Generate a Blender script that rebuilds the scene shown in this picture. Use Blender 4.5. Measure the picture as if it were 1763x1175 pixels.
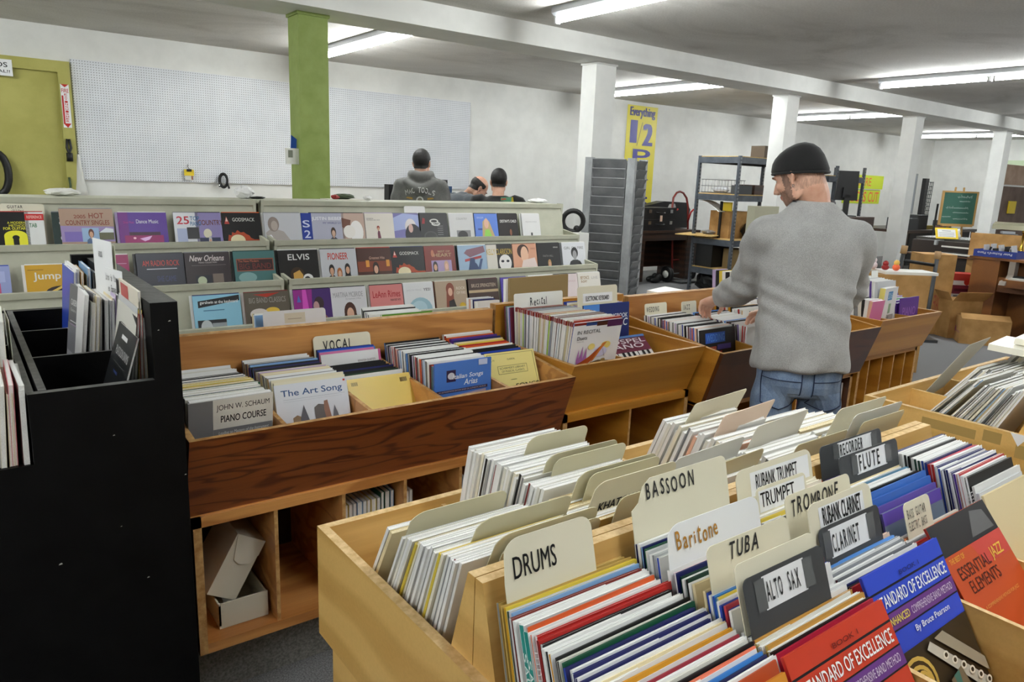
import bpy, bmesh, math, random
from mathutils import Vector as V, Matrix as M
for o in list(bpy.data.objects): bpy.data.objects.remove(o)
S = bpy.context.scene
COL = S.collection
rnd = random.Random(11)
PI = math.pi
# ------------------------------------------------------------ camera
cam_d = bpy.data.cameras.new('camera'); cam = bpy.data.objects.new('camera', cam_d); COL.objects.link(cam)
S.camera = cam
def set_camera(f=1272.7, yaw=.648178, pitch=.216968, roll=-.0390246):
    cy, sy, cp, sp = math.cos(yaw), math.sin(yaw), math.cos(pitch), math.sin(pitch)
    fwd = V((sy*cp, cy*cp, -sp)); right = V((cy, -sy, 0)); down = fwd.cross(right)
    cr, sr = math.cos(roll), math.sin(roll)
    r2 = cr*right + sr*down; d2 = -sr*right + cr*down
    m = M((r2, -d2, -fwd)).transposed().to_4x4(); m.translation = (0, 0, 1.55)
    cam.matrix_world = m
    cam_d.sensor_width = 36; cam_d.lens = f/1763*36; cam_d.clip_start = .02; cam_d.clip_end = 100
set_camera()
# ------------------------------------------------------------ view and world
S.view_settings.view_transform = 'Standard'; S.view_settings.look = 'None'
S.view_settings.gamma = 1; S.view_settings.use_curve_mapping = False
S.view_settings.exposure = 1.75
TUBE = 34
w = bpy.data.worlds.new('world'); S.world = w; w.use_nodes = True
w.node_tree.nodes['Background'].inputs[0].default_value = (.8, .9, 1, 1); w.node_tree.nodes['Background'].inputs[1].default_value = .02
S.cycles.use_denoising = True
S.cycles.max_bounces = 8; S.cycles.diffuse_bounces = 5; S.cycles.glossy_bounces = 3
S.cycles.sample_clamp_indirect = 6; S.cycles.caustics_reflective = False; S.cycles.caustics_refractive = False
# ------------------------------------------------------------ materials
def lin(c):
    return tuple((x/255/12.92 if x <= 10 else ((x/255+.055)/1.055)**2.4) for x in c)
MATS = {}
def mat(c, rough=.6, metal=0, spec=None):
    k = (tuple(c), rough, metal)
    if k in MATS: return MATS[k]
    m = bpy.data.materials.new('paint_%d_%d_%d' % tuple(c)); m.use_nodes = True
    b = m.node_tree.nodes['Principled BSDF']
    b.inputs['Base Color'].default_value = (*lin(c), 1); b.inputs['Roughness'].default_value = rough; b.inputs['Metallic'].default_value = metal
    MATS[k] = m; return m
def nodes(name, rough=.6):
    m = bpy.data.materials.new(name); m.use_nodes = True
    nt = m.node_tree; b = nt.nodes['Principled BSDF']; b.inputs['Roughness'].default_value = rough
    tc = nt.nodes.new('ShaderNodeTexCoord')
    return m, nt, b, tc
def mapping(nt, tc, sc, out='Object', rot=(0, 0, 0)):
    n = nt.nodes.new('ShaderNodeMapping'); n.inputs['Scale'].default_value = sc; n.inputs['Rotation'].default_value = rot
    nt.links.new(tc.outputs[out], n.inputs['Vector']); return n.outputs['Vector']
def noise(nt, vec, scale, detail=4, rough=.5, dist=0):
    n = nt.nodes.new('ShaderNodeTexNoise'); n.inputs['Scale'].default_value = scale; n.inputs['Detail'].default_value = detail
    n.inputs['Roughness'].default_value = rough; n.inputs['Distortion'].default_value = dist
    nt.links.new(vec, n.inputs['Vector']); return n.outputs['Fac']
def ramp(nt, fac, stops):
    n = nt.nodes.new('ShaderNodeValToRGB'); r = n.color_ramp
    while len(r.elements) < len(stops): r.elements.new(.5)
    for e, (p, c) in zip(r.elements, stops): e.position = p; e.color = (*lin(c), 1)
    nt.links.new(fac, n.inputs['Fac']); return n.outputs['Color']
def bump(nt, b, fac, strength, dist=.002):
    n = nt.nodes.new('ShaderNodeBump'); n.inputs['Strength'].default_value = strength; n.inputs['Distance'].default_value = dist
    nt.links.new(fac, n.inputs['Height']); nt.links.new(n.outputs['Normal'], b.inputs['Normal'])
def mix(nt, fac, a, b_, mode='MIX'):
    n = nt.nodes.new('ShaderNodeMix'); n.data_type = 'RGBA'; n.blend_type = mode
    for s, x in ((n.inputs[0], fac), (n.inputs[6], a), (n.inputs[7], b_)):
        if hasattr(x, 'node'): nt.links.new(x, s)
        elif isinstance(x, (int, float)): s.default_value = x
        else: s.default_value = (*lin(x), 1)
    return n.outputs[2]
def wood(name, dark, light, sc=(1.2, 9, 9), wave=9, dist=6, rough=.38, fine=.25, lo=.35, hi=.75, coat=.15):
    m, nt, b, tc = nodes(name, rough)
    v = mapping(nt, tc, sc)
    n1 = noise(nt, v, .9, 3, .5, .6)
    wv = nt.nodes.new('ShaderNodeTexWave'); wv.wave_type = 'BANDS'; wv.bands_direction = 'Z'
    wv.inputs['Scale'].default_value = wave/10; wv.inputs['Distortion'].default_value = dist; wv.inputs['Detail'].default_value = 2.0; wv.inputs['Detail Scale'].default_value = .7
    nt.links.new(v, wv.inputs['Vector'])
    c = ramp(nt, wv.outputs['Fac'], [(lo, dark), (hi, light)])
    v2 = mapping(nt, tc, (3, 90, 90)); n2 = noise(nt, v2, 1.5, 3, .6)
    c2 = mix(nt, fine, c, ramp(nt, n2, [(.35, dark), (.65, light)]))
    c3 = mix(nt, .18, c2, ramp(nt, n1, [(.3, dark), (.7, light)]))
    nt.links.new(c3, b.inputs['Base Color']); b.inputs['Coat Weight'].default_value = coat; b.inputs['Coat Roughness'].default_value = .3
    bump(nt, b, n2, .08, .001)
    return m
def speck(name, a, b_, scale, rough=.8, bmp=.3, lo=.35, hi=.65, detail=4, dist=.002):
    m, nt, b, tc = nodes(name, rough)
    f = noise(nt, mapping(nt, tc, (1, 1, 1)), scale, detail, .6)
    nt.links.new(ramp(nt, f, [(lo, a), (hi, b_)]), b.inputs['Base Color'])
    if bmp: bump(nt, b, f, bmp, dist)
    return m
MAPLE = wood('maple_plywood', (196, 152, 82), (222, 182, 110), (1.0, 5, 5), 5, 5, .35, .25)
MAPLE2 = wood('amber_plywood', (166, 110, 34), (196, 138, 52), (1.0, 5, 5), 5, 5, .35, .25)
def figured(name, dark, light, sc, rings, rough=.36, lo=.3, hi=.6):
    # plain-sliced plywood: contour rings of a stretched noise field give the cathedral figure
    m, nt, b, tc = nodes(name, rough)
    f = noise(nt, mapping(nt, tc, sc), 1.0, 2.2, .5, .5)
    mu = nt.nodes.new('ShaderNodeMath'); mu.operation = 'MULTIPLY'; mu.inputs[1].default_value = rings; nt.links.new(f, mu.inputs[0])
    pp = nt.nodes.new('ShaderNodeMath'); pp.operation = 'PINGPONG'; pp.inputs[1].default_value = 1; nt.links.new(mu.outputs[0], pp.inputs[0])
    c = ramp(nt, pp.outputs[0], [(lo, dark), (hi, light)])
    n2 = noise(nt, mapping(nt, tc, (4, 110, 110)), 1.5, 3, .6)
    c2 = mix(nt, .22, c, ramp(nt, n2, [(.35, dark), (.65, light)]))
    n3 = noise(nt, mapping(nt, tc, (.8, 2, 2)), 1.6, 3, .6)
    nt.links.new(mix(nt, .25, c2, ramp(nt, n3, [(.3, dark), (.7, light)])), b.inputs['Base Color'])
    b.inputs['Coat Weight'].default_value = .2; b.inputs['Coat Roughness'].default_value = .3; bump(nt, b, n2, .08, .001); return m
OAK = figured('stained_fir_plywood', (70, 24, 8), (140, 76, 30), (2.0, 7, 15), 11, .36, .1, .42)
OAKL = figured('stained_fir_light', (158, 100, 46), (208, 150, 86), (1.5, 5, 9), 8, .38, .2, .55)
OAKD = figured('red_brown_plywood', (62, 30, 12), (92, 50, 20), (1.5, 5, 7), 5)
WALNUT = wood('walnut_veneer', (92, 52, 22), (150, 96, 46), (5, 5, 1.0), 6, 5, .35, .2)
EDGE = speck('plywood_edge', (196, 160, 104), (226, 196, 144), 60, .6, 0)
EDGED = speck('worn_dark_edge', (150, 104, 52), (196, 156, 100), 40, .6, 0)
WALL = speck('painted_plaster', (222, 222, 218), (232, 232, 228), 3, .75, .05)
def ceiling_mat():
    m, nt, b, tc = nodes('stained_ceiling_plaster', .9)
    v = mapping(nt, tc, (.55, .9, 1)); f = noise(nt, v, 1.1, 6, .62, .8)
    c1 = ramp(nt, f, [(.26, (160, 156, 148)), (.48, (204, 201, 195)), (.75, (222, 220, 214))])
    v2 = mapping(nt, tc, (1, 1, 1)); f2 = noise(nt, v2, 60, 3, .6)
    c2 = mix(nt, .2, c1, ramp(nt, f2, [(.35, (140, 136, 128)), (.65, (214, 212, 206))]))
    nt.links.new(c2, b.inputs['Base Color']); bump(nt, b, f2, .35, .004); return m
CEIL = ceiling_mat()
CARPET = speck('grey_loop_carpet', (92, 92, 94), (146, 146, 148), 190, .95, .6, .35, .65, 3, .003)
CARPETD = speck('carpeted_plinth', (104, 104, 102), (146, 146, 142), 150, .95, .5)
GREYRACK = speck('sage_grey_paint', (176, 177, 158), (188, 188, 170), 7, .55, .04)
BLACKP = speck('black_painted_wood', (2, 2, 3), (7, 7, 8), 14, .5, .06); BLACKP.node_tree.nodes['Principled BSDF'].inputs['Specular IOR Level'].default_value = .18
BLACKT = speck('worn_lit_black_edge', (64, 64, 64), (98, 98, 96), 30, .45, .04)
STEEL = speck('grey_sheet_metal', (96, 98, 100), (120, 121, 122), 5, .42, .02)
SHELFST = speck('slate_blue_steel', (58, 64, 72), (78, 84, 92), 9, .45, .02)
CHIP = speck('chipboard', (176, 142, 84), (206, 174, 112), 90, .8, .1)
CARD = speck('corrugated_cardboard', (158, 118, 66), (184, 142, 86), 6, .8, .05)
MANILA = mat((222, 216, 192), .6); MANILA2 = mat((206, 200, 170), .6); WHITE = mat((236, 237, 238), .55); PAPER = mat((240, 240, 238), .7); INK = mat((22, 22, 24), .6)
BLACK = mat((10, 10, 11), .5); LAMPG = mat((150, 152, 154), .4); SHADEBACK = mat((34, 20, 12), .7); DKGREY = mat((62, 64, 66), .45); CHROME = mat((200, 200, 200), .2, 1); BRASS = mat((196, 160, 70), .25, 1); CREAM = mat((232, 220, 190), .7)
OFFW = mat((228, 228, 222), .5); RED = mat((176, 34, 32), .45); YEL = mat((226, 196, 40), .5)
PAGES = speck('page_edges', (218, 217, 213), (242, 242, 240), 700, .8, 0, .3, .6)
PAGESC = speck('cream_page_edges', (206, 190, 150), (236, 224, 190), 300, .8, 0, .3, .6)
def emit(name, c, s):
    m = bpy.data.materials.new(name); m.use_nodes = True; b = m.node_tree.nodes['Principled BSDF']
    b.inputs['Base Color'].default_value = (1, 1, 1, 1); b.inputs['Emission Color'].default_value = (*c, 1); b.inputs['Emission Strength'].default_value = s; return m
GLOW = emit('fluorescent_tube', (.96, 1.0, 1.0), TUBE)
# ------------------------------------------------------------ mesh builder
TXT = {}
def text_geo(s, wt=.02):
    if s in TXT: return TXT[s]
    c = bpy.data.curves.new('t', 'FONT'); c.body = s; c.size = 1; c.resolution_u = 3; c.offset = 0 if 'M' in s or 'W' in s else .011
    o = bpy.data.objects.new('t', c); COL.objects.link(o)
    dg = bpy.context.evaluated_depsgraph_get(); me = bpy.data.meshes.new_from_object(o.evaluated_get(dg))
    vs = [(v.co.x, v.co.y) for v in me.vertices]; fs = [tuple(p.vertices) for p in me.polygons]
    bpy.data.objects.remove(o); bpy.data.meshes.remove(me); bpy.data.curves.remove(c)
    xs = [a for a, b in vs] or [0, 1]; ys = [b for a, b in vs] or [0, 1]
    TXT[s] = (vs, fs, min(xs), max(xs), min(ys), max(ys)); return TXT[s]
class MB:
    def __init__(s): s.v = []; s.f = []; s.m = []; s.mats = []; s.sm = []
    def mi(s, m):
        if m not in s.mats: s.mats.append(m)
        return s.mats.index(m)
    def add(s, vs, fs, m, smooth=False, T=None):
        b = len(s.v)
        s.v += [tuple(T @ V(p)) if T else tuple(p) for p in vs]
        i = s.mi(m)
        for f in fs: s.f.append(tuple(b+k for k in f)); s.m.append(i); s.sm.append(smooth)
    def box(s, a, b, m, T=None, edge=None, ax=None):
        (x0, y0, z0), (x1, y1, z1) = a, b
        vs = [(x0, y0, z0), (x1, y0, z0), (x1, y1, z0), (x0, y1, z0), (x0, y0, z1), (x1, y0, z1), (x1, y1, z1), (x0, y1, z1)]
        fs = [(0, 3, 2, 1), (4, 5, 6, 7), (0, 1, 5, 4), (2, 3, 7, 6), (1, 2, 6, 5), (3, 0, 4, 7)]
        if edge is None: s.add(vs, fs, m, T=T)
        else:
            big = {'x': (4, 5), 'y': (2, 3), 'z': (0, 1)}[ax]
            s.add(vs, [fs[i] for i in big], m, T=T); s.add(vs, [fs[i] for i in range(6) if i not in big], edge, T=T)
        return s
    def prism(s, pts, axis, lo, hi, m, edge=None, T=None, es=(0,)):
        # polygon in the two other axes: x -> (y,z), y -> (x,z), z -> (x,y)
        def p3(p, k): return {'x': (k, p[0], p[1]), 'y': (p[0], k, p[1]), 'z': (p[0], p[1], k)}[axis]
        n = len(pts); vs = [p3(p, lo) for p in pts]+[p3(p, hi) for p in pts]
        ar = sum(pts[i][0]*pts[(i+1) % n][1]-pts[(i+1) % n][0]*pts[i][1] for i in range(n))
        flip = (ar > 0) != (axis == 'y')
        caps = [tuple(range(n))[::-1], tuple(range(n, 2*n))]; sides = [(i, (i+1) % n, n+(i+1) % n, n+i) for i in range(n)]
        if not flip: caps = [c[::-1] for c in caps]; sides = [c[::-1] for c in sides]
        k0 = len(s.v); s.add(vs, caps, m, T=T)
        for i, q in enumerate(sides): s.f.append(tuple(k0+a for a in q)); s.m.append(s.mi(edge if edge and i in es else m)); s.sm.append(False)
        return s
    def tube(s, path, r, m, n=8, cap=True, closed=False):
        path = [V(p) for p in path]; k = len(path); rs = r if isinstance(r, (list, tuple)) else [r]*k
        vs = []; fs = []; up = None
        for i, p in enumerate(path):
            a = path[(i-1) % k] if (closed or i) else p; b = path[(i+1) % k] if (closed or i < k-1) else p
            t = (b-a).normalized()
            if up is None: up = V((0, 0, 1)) if abs(t.z) < .9 else V((1, 0, 0))
            u = t.cross(up); u = u.normalized() if u.length > 1e-6 else V((1, 0, 0)); v_ = u.cross(t).normalized(); up = v_
            for j in range(n):
                q = 2*PI*j/n; vs.append(tuple(p+rs[i]*(math.cos(q)*u+math.sin(q)*v_)))
        for i in range(k if closed else k-1):
            for j in range(n): fs.append((i*n+j, i*n+(j+1) % n, ((i+1) % k)*n+(j+1) % n, ((i+1) % k)*n+j))
        if cap and not closed: fs += [tuple(range(n))[::-1], tuple(range((k-1)*n, k*n))]
        s.add(vs, fs, m, True); return s
    def loft(s, rings, m, cap=True, smooth=True):
        n = len(rings[0]); vs = [tuple(p) for r in rings for p in r]; fs = []
        for i in range(len(rings)-1):
            for j in range(n): fs.append((i*n+j, i*n+(j+1) % n, (i+1)*n+(j+1) % n, (i+1)*n+j))
        if cap: fs += [tuple(range(n))[::-1], tuple(range((len(rings)-1)*n, len(rings)*n))]
        s.add(vs, fs, m, smooth); return s
    def ell(s, c, r, m, nu=16, nv=10, R=None):
        c = V(c); vs = []; fs = []
        for i in range(nv+1):
            th = PI*i/nv
            for j in range(nu):
                ph = 2*PI*j/nu; p = V((r[0]*math.sin(th)*math.cos(ph), r[1]*math.sin(th)*math.sin(ph), r[2]*math.cos(th)))
                vs.append(tuple(c+(R @ p if R else p)))
        for i in range(nv):
            for j in range(nu): fs.append((i*nu+j, (i+1)*nu+j, (i+1)*nu+(j+1) % nu, i*nu+(j+1) % nu))
        s.add(vs, fs, m, True); return s
    def lathe(s, prof, c, m, n=20, axis=2):
        c = V(c); vs = []; fs = []; k = len(prof)
        for r, h in prof:
            for j in range(n):
                q = 2*PI*j/n; p = [r*math.cos(q), r*math.sin(q)]; p.insert(axis, h); vs.append(tuple(c+V(p)))
        for i in range(k-1):
            for j in range(n): fs.append((i*n+j, i*n+(j+1) % n, (i+1)*n+(j+1) % n, (i+1)*n+j))
        fs += [tuple(range(n))[::-1], tuple(range((k-1)*n, k*n))]
        s.add(vs, fs, m, True); return s
    def flat(s, pts, O, u, v, m, lift=0):
        O, u, v = V(O), V(u).normalized(), V(v).normalized(); n = u.cross(v)
        vs = [tuple(O+u*a+v*b+n*lift) for a, b in pts]; s.add(vs, [tuple(range(len(pts)))], m); return s
    def text(s, t, O, u, v, m, box=None, h=None, lift=0, shear=0):
        # box = (u0, v0, u1, v1) fits the string into that rectangle of the plane
        O, u, v = V(O), V(u).normalized(), V(v).normalized(); n = u.cross(v)
        vs, fs, a0, a1, b0, b1 = text_geo(t)
        if box: u0, v0, u1, v1 = box; su = (u1-u0)/(a1-a0 or 1); sv = (v1-v0)/(b1-b0 or 1)
        out = [tuple(O+u*(u0+(a-a0)*su+shear*(b-b0)*sv)+v*(v0+(b-b0)*sv)+n*lift) for a, b in vs]
        s.add(out, fs, m); return s
    def obj(s, name, parent=None, label=None, cat=None, group=None, kind=None, at=None):
        me = bpy.data.meshes.new(name); vs = s.v
        loc = V((0, 0, 0))
        if parent is not None: base = V(parent.get('_o', (0, 0, 0)))
        elif at is not None: base = V(at); loc = base
        else:
            xs, ys, zs = zip(*vs); base = V(((min(xs)+max(xs))/2, (min(ys)+max(ys))/2, min(zs))); loc = base
        me.from_pydata([(a-base.x, b-base.y, c-base.z) for a, b, c in vs], [], s.f)
        for m_ in s.mats: me.materials.append(m_)
        me.polygons.foreach_set('material_index', s.m); me.polygons.foreach_set('use_smooth', s.sm); me.update()
        o = bpy.data.objects.new(name, me); COL.objects.link(o); o.location = loc
        if parent is not None: o.parent = parent; o['_o'] = tuple(base)
        else: o['_o'] = tuple(base)
        tag(o, label, cat, group, kind); return o
def tag(o, label=None, cat=None, group=None, kind=None):
    for k, x in (('label', label), ('category', cat), ('group', group), ('kind', kind)):
        if x: o[k] = x
    return o
def thing(name, label, cat, loc, group=None):
    o = bpy.data.objects.new(name, None); COL.objects.link(o); o.location = loc; o['_o'] = tuple(loc); o.empty_display_size = .05
    return tag(o, label, cat, group)
def bx(a, b, m, **k): return MB().box(a, b, m, **k)
def rotz(a, c=(0, 0, 0)): c = V(c); return M.Translation(c) @ M.Rotation(a, 4, 'Z') @ M.Translation(-c)
ORD = 'first second third fourth fifth sixth seventh eighth ninth tenth eleventh twelfth thirteenth fourteenth fifteenth sixteenth seventeenth eighteenth nineteenth twentieth twenty-first twenty-second twenty-third twenty-fourth twenty-fifth twenty-sixth twenty-seventh twenty-eighth twenty-ninth thirtieth thirty-first thirty-second thirty-third thirty-fourth thirty-fifth thirty-sixth thirty-seventh thirty-eighth thirty-ninth fortieth forty-first forty-second forty-third forty-fourth'.split()
# ------------------------------------------------------------ setting
def struct(name, mb, label=None, parent=None): return mb.obj(name, parent, label, kind='structure')
struct('floor', bx((-4, -5, -.1), (20.4, 9.35, 0), CARPET))
struct('ceiling', bx((-4, -5, 2.89), (20.4, 9.35, 2.99), CEIL))
struct('wall_back', bx((-4, 9.25, 0), (20.4, 9.35, 2.89), WALL))
struct('wall_right', bx((20.3, -5, 0), (20.4, 9.25, 2.89), WALL))
struct('wall_left', bx((-4.1, -5, 0), (-4, 9.35, 2.89), WALL))
struct('wall_front', bx((-4, -5.1, 0), (20.4, -5, 2.89), WALL))
struct('trim_1', bx((-4, 5.48, 2.703), (20.3, 5.93, 2.89), WALL), 'long white boxed ceiling beam carried by the row of columns')
GREENP = speck('olive_green_paint', (128, 146, 68), (140, 157, 82), 8, .6, .08)
GREEND = speck('yellow_green_door_paint', (166, 161, 84), (178, 173, 96), 4, .6, .05)
i = 2
for x0, x1, m_, lb in ((2.2, 2.433, GREENP, 'olive green square column behind the sage display racks'), (5.22, 5.49, WALL, 'white square column behind the tall grey pocket rack'), (8.46, 8.71, WALL, 'white square column behind the man in the beanie'),
                       (11.8, 12.04, WALL, 'white square column right of the man, before the neon sale sign'), (15.12, 15.39, WALL, 'farthest white square column, beside the green chalkboard')):
    mb = bx((x0, 5.69, 0), (x1, 5.9, 2.703), m_)
    mb.box((x0-.012, 5.68, 2.68), (x1+.012, 5.91, 2.703), m_)
    struct('trim_%d' % i, mb, lb); i += 1
# door in the back wall with its frame
d = thing('door_1', 'yellow-green painted flush door in a wide matching frame', 'door', (.45, 9.25, 0)); del d['category']; d['kind'] = 'structure'
bx((-.05, 9.215, 0), (1.0, 9.23, 2.43), GREEND).obj('door_panel', d, kind='structure')
mb = bx((1.0, 9.17, 0), (1.11, 9.25, 2.54), GREEND); mb.box((-.16, 9.17, 0), (-.05, 9.25, 2.54), GREEND); mb.box((-.05, 9.17, 2.43), (1.0, 9.25, 2.54), GREEND)
mb.obj('door_frame', d, kind='structure')
# ------------------------------------------------------------ ceiling lights
def light(x, y0, y1, label):
    t = thing('ceiling_light', label, 'ceiling light', (x, (y0+y1)/2, 2.80), 'fluorescent strip lights on the ceiling')
    c = (y0+y1)/2
    mb = MB(); mb.prism([(x-.055, 2.89), (x-.055, 2.845), (x-.03, 2.825), (x+.03, 2.825), (x+.055, 2.845), (x+.055, 2.89)], 'y', y0, y1, LAMPG); mb.obj('housing', t)
    for a, b in ((y0, c), (c, y1)):
        MB().tube([(x, a+.045, 2.792), (x, b-.045, 2.792)], .019, GLOW, 10).obj('tube', t)
    for a in (y0+.012, c, y1-.012):
        mb = bx((x-.022, a-.011, 2.768), (x+.022, a+.011, 2.826), WHITE); mb.obj('lamp_holder', t)
names = {3.5: 'strip light nearest the green column, beyond the beam', 7.95: 'strip light between the second and third columns', 12.55: 'strip light between the third and fourth columns', 17.6: 'farthest strip light, above the chalkboard corner', -1.0: 'strip light near the left wall, beyond the beam'}
for x, lb in names.items(): light(x, 5.95, 8.39, lb)
for x, lb in {4.03: 'strip light cut off by the top edge of the picture', 9.13: 'strip light at the top right, on the near side of the beam', 14.3: 'strip light at far right on the near side of the beam', -1.2: 'strip light over the black cabinet'}.items(): light(x, 2.46, 4.9, lb)
for x, lb in {-2.6: 'strip light behind the camera at left', 1.6: 'strip light above the front bins', 5.6: 'strip light above the right maple bin', 9.13: 'strip light behind the camera at right', 14.3: 'strip light at the far right behind the camera'}.items(): light(x, -1.3, 1.14, lb)  # row out of view, moved off the lamp grid to brighten the foreground
# ------------------------------------------------------------ pegboards
def peg_mat():
    m, nt, b, tc = nodes('white_pegboard', .55)
    sep = nt.nodes.new('ShaderNodeSeparateXYZ'); nt.links.new(mapping(nt, tc, (1/.0254,)*3), sep.inputs[0])
    def op(o, a, bb=None):
        n = nt.nodes.new('ShaderNodeMath'); n.operation = o
        for i, x in enumerate((a, bb)):
            if x is None: continue
            if hasattr(x, 'node'): nt.links.new(x, n.inputs[i])
            else: n.inputs[i].default_value = x
        return n.outputs[0]
    fx = op('SUBTRACT', op('FRACT', sep.outputs[0]), .5); fz = op('SUBTRACT', op('FRACT', sep.outputs[2]), .5)
    d2 = op('ADD', op('MULTIPLY', fx, fx), op('MULTIPLY', fz, fz)); hole = op('LESS_THAN', d2, .028)
    f = noise(nt, mapping(nt, tc, (1, 1, 1)), 2.2, 4, .6)
    base = ramp(nt, f, [(.3, (214, 217, 222)), (.7, (230, 232, 236))])
    nt.links.new(mix(nt, hole, base, (92, 94, 98)), b.inputs['Base Color']); return m
PEG = peg_mat()
bx((1.13, 9.222, 1.36), (3.6, 9.248, 2.58), PEG).obj('pegboard', None, 'white pegboard between the green door and the green column', 'pegboard')
bx((3.603, 9.222, 1.36), (6.08, 9.248, 2.58), PEG).obj('pegboard', None, 'white pegboard right of the green column behind the hooded man', 'pegboard')
# ------------------------------------------------------------ generic bins
def row_bin(name, label, x0, x1, divs, zr, zs, zb, W, WB, WI, zbot=.632, yf=1.88, yr=2.40, post=None, cubs=(), plinth=None, group='wooden browser bins in the middle row', fd=.865, dd=.02, basefront=1.95):
    t = thing(name, label, 'bin', ((x0+x1)/2, 2.1, 0), group)
    T = .018; q = .08
    def side(xa, xb, zf, zk, mat_, nm, edge):
        # both halves of the double-sided unit, front and back
        pr = [(yf+T, zf), (yr, zk), (yr+.04, zk), (2*yr+.04-yf-T, zf), (2*yr+.04-yf-q-T, zbot), (yf+q+T, zbot)]
        MB().prism(pr, 'x', xa, xb, mat_, edge, es=(0, 1, 2)).obj(nm, t)
    side(x0, x0+T, zr, zs, WI, 'side_panel', EDGED); side(x1-T, x1, zr, zs, WI, 'side_panel', EDGED)
    for x in divs: side(x-.006, x+.006, zr-.012, zs-.03, WI, 'divider', EDGED)
    MB().prism([(yf, zr), (yf+T, zr), (yf+q+T, zbot), (yf+q, zbot)], 'x', x0, x1, W, EDGED).obj('front_panel', t)
    MB().prism([(2*yr+.04-yf-T, zr), (2*yr+.04-yf, zr), (2*yr+.04-yf-q, zbot), (2*yr+.04-yf-q-T, zbot)], 'x', x0, x1, W, EDGED).obj('rear_panel', t)
    bx((x0, yr, zbot), (x1, yr+.019, zb), WB, edge=EDGED, ax='y').obj('back_board', t)
    bx((x0, yr+.021, zbot), (x1, yr+.04, zb), WB, edge=EDGED, ax='y').obj('back_board', t)
    bx((x0, yf+q, zbot-.004), (x1, 2*yr+.04-yf-q, zbot+.012), WI).obj('bin_floor', t)
    # open base below
    b0 = basefront; b1 = 2*yr+.04-yf-.16; z0 = .245
    for xa, xb in ((x0+.012, x0+.034), (x1-.034, x1-.012)): bx((xa, b0, z0-.03), (xb, b1, zbot-.004), W if W is not OAK else OAKL, edge=EDGED, ax='x').obj('base_side', t)
    bx((x0+.012, b0, zbot-.034), (x1-.012, b0+.02, zbot-.004), OAKL if W is OAK else MAPLE2).obj('front_rail', t)
    bx((x0+.034, b0, z0-.03), (x1-.034, b1, z0), OAKL if W is OAK else MAPLE2).obj('base_shelf', t)
    bx((x0+.034, yr, z0), (x1-.034, yr+.012, zbot-.004), SHADEBACK).obj('base_back', t)  # gloom inside the cubbies put into a dark brown back colour
    for c in cubs:
        th = .011
        bx((c-th/2, b0+.004, z0), (c+th/2, yr, zbot-.034), OAKL if W is OAK else MAPLE2, edge=EDGED, ax='x').obj('base_divider', t)
    for (pa, pb) in (plinth or ((x0+.05, x1-.05),)): bx((pa, 2.07, 0), (pb, b1-.1, z0-.03), CARPETD).obj('plinth', t)
    return t
row_bin('browser_bin', 'dark stained plywood browser bin with five slots behind the VOCAL card', .42, 1.715, (.68, .94, 1.187, 1.447), .87, .93, 1.03, OAK, OAKL, OAKL, cubs=(.657, .865, 1.075, 1.285, 1.495), plinth=((.44, .868), (1.1, 1.66)))
row_bin('browser_bin', 'honey coloured plywood browser bin holding the Recital books', 1.728, 2.455, (2.03,), .90, .905, 1.046, MAPLE2, MAPLE2, MAPLE2, zbot=.70, yf=1.905, cubs=(2.10,), basefront=1.965)
row_bin('browser_bin', 'red brown plywood browser bin with WEDDING and JAZZ cards', 2.49, 3.775, (2.77, 3.03, 3.28, 3.53), .875, .94, 1.03, OAKD, OAKL, MAPLE2, yf=1.84, cubs=(2.75, 3.0, 3.26, 3.52), zbot=.62)
row_bin('browser_bin', 'honey plywood browser bin at the far right end of the row', 3.80, 4.47, (3.97, 4.2), .90, .905, 1.0, MAPLE2, MAPLE2, MAPLE2, zbot=.69, yf=1.85, cubs=(3.93, 4.07, 4.2, 4.33))
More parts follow.
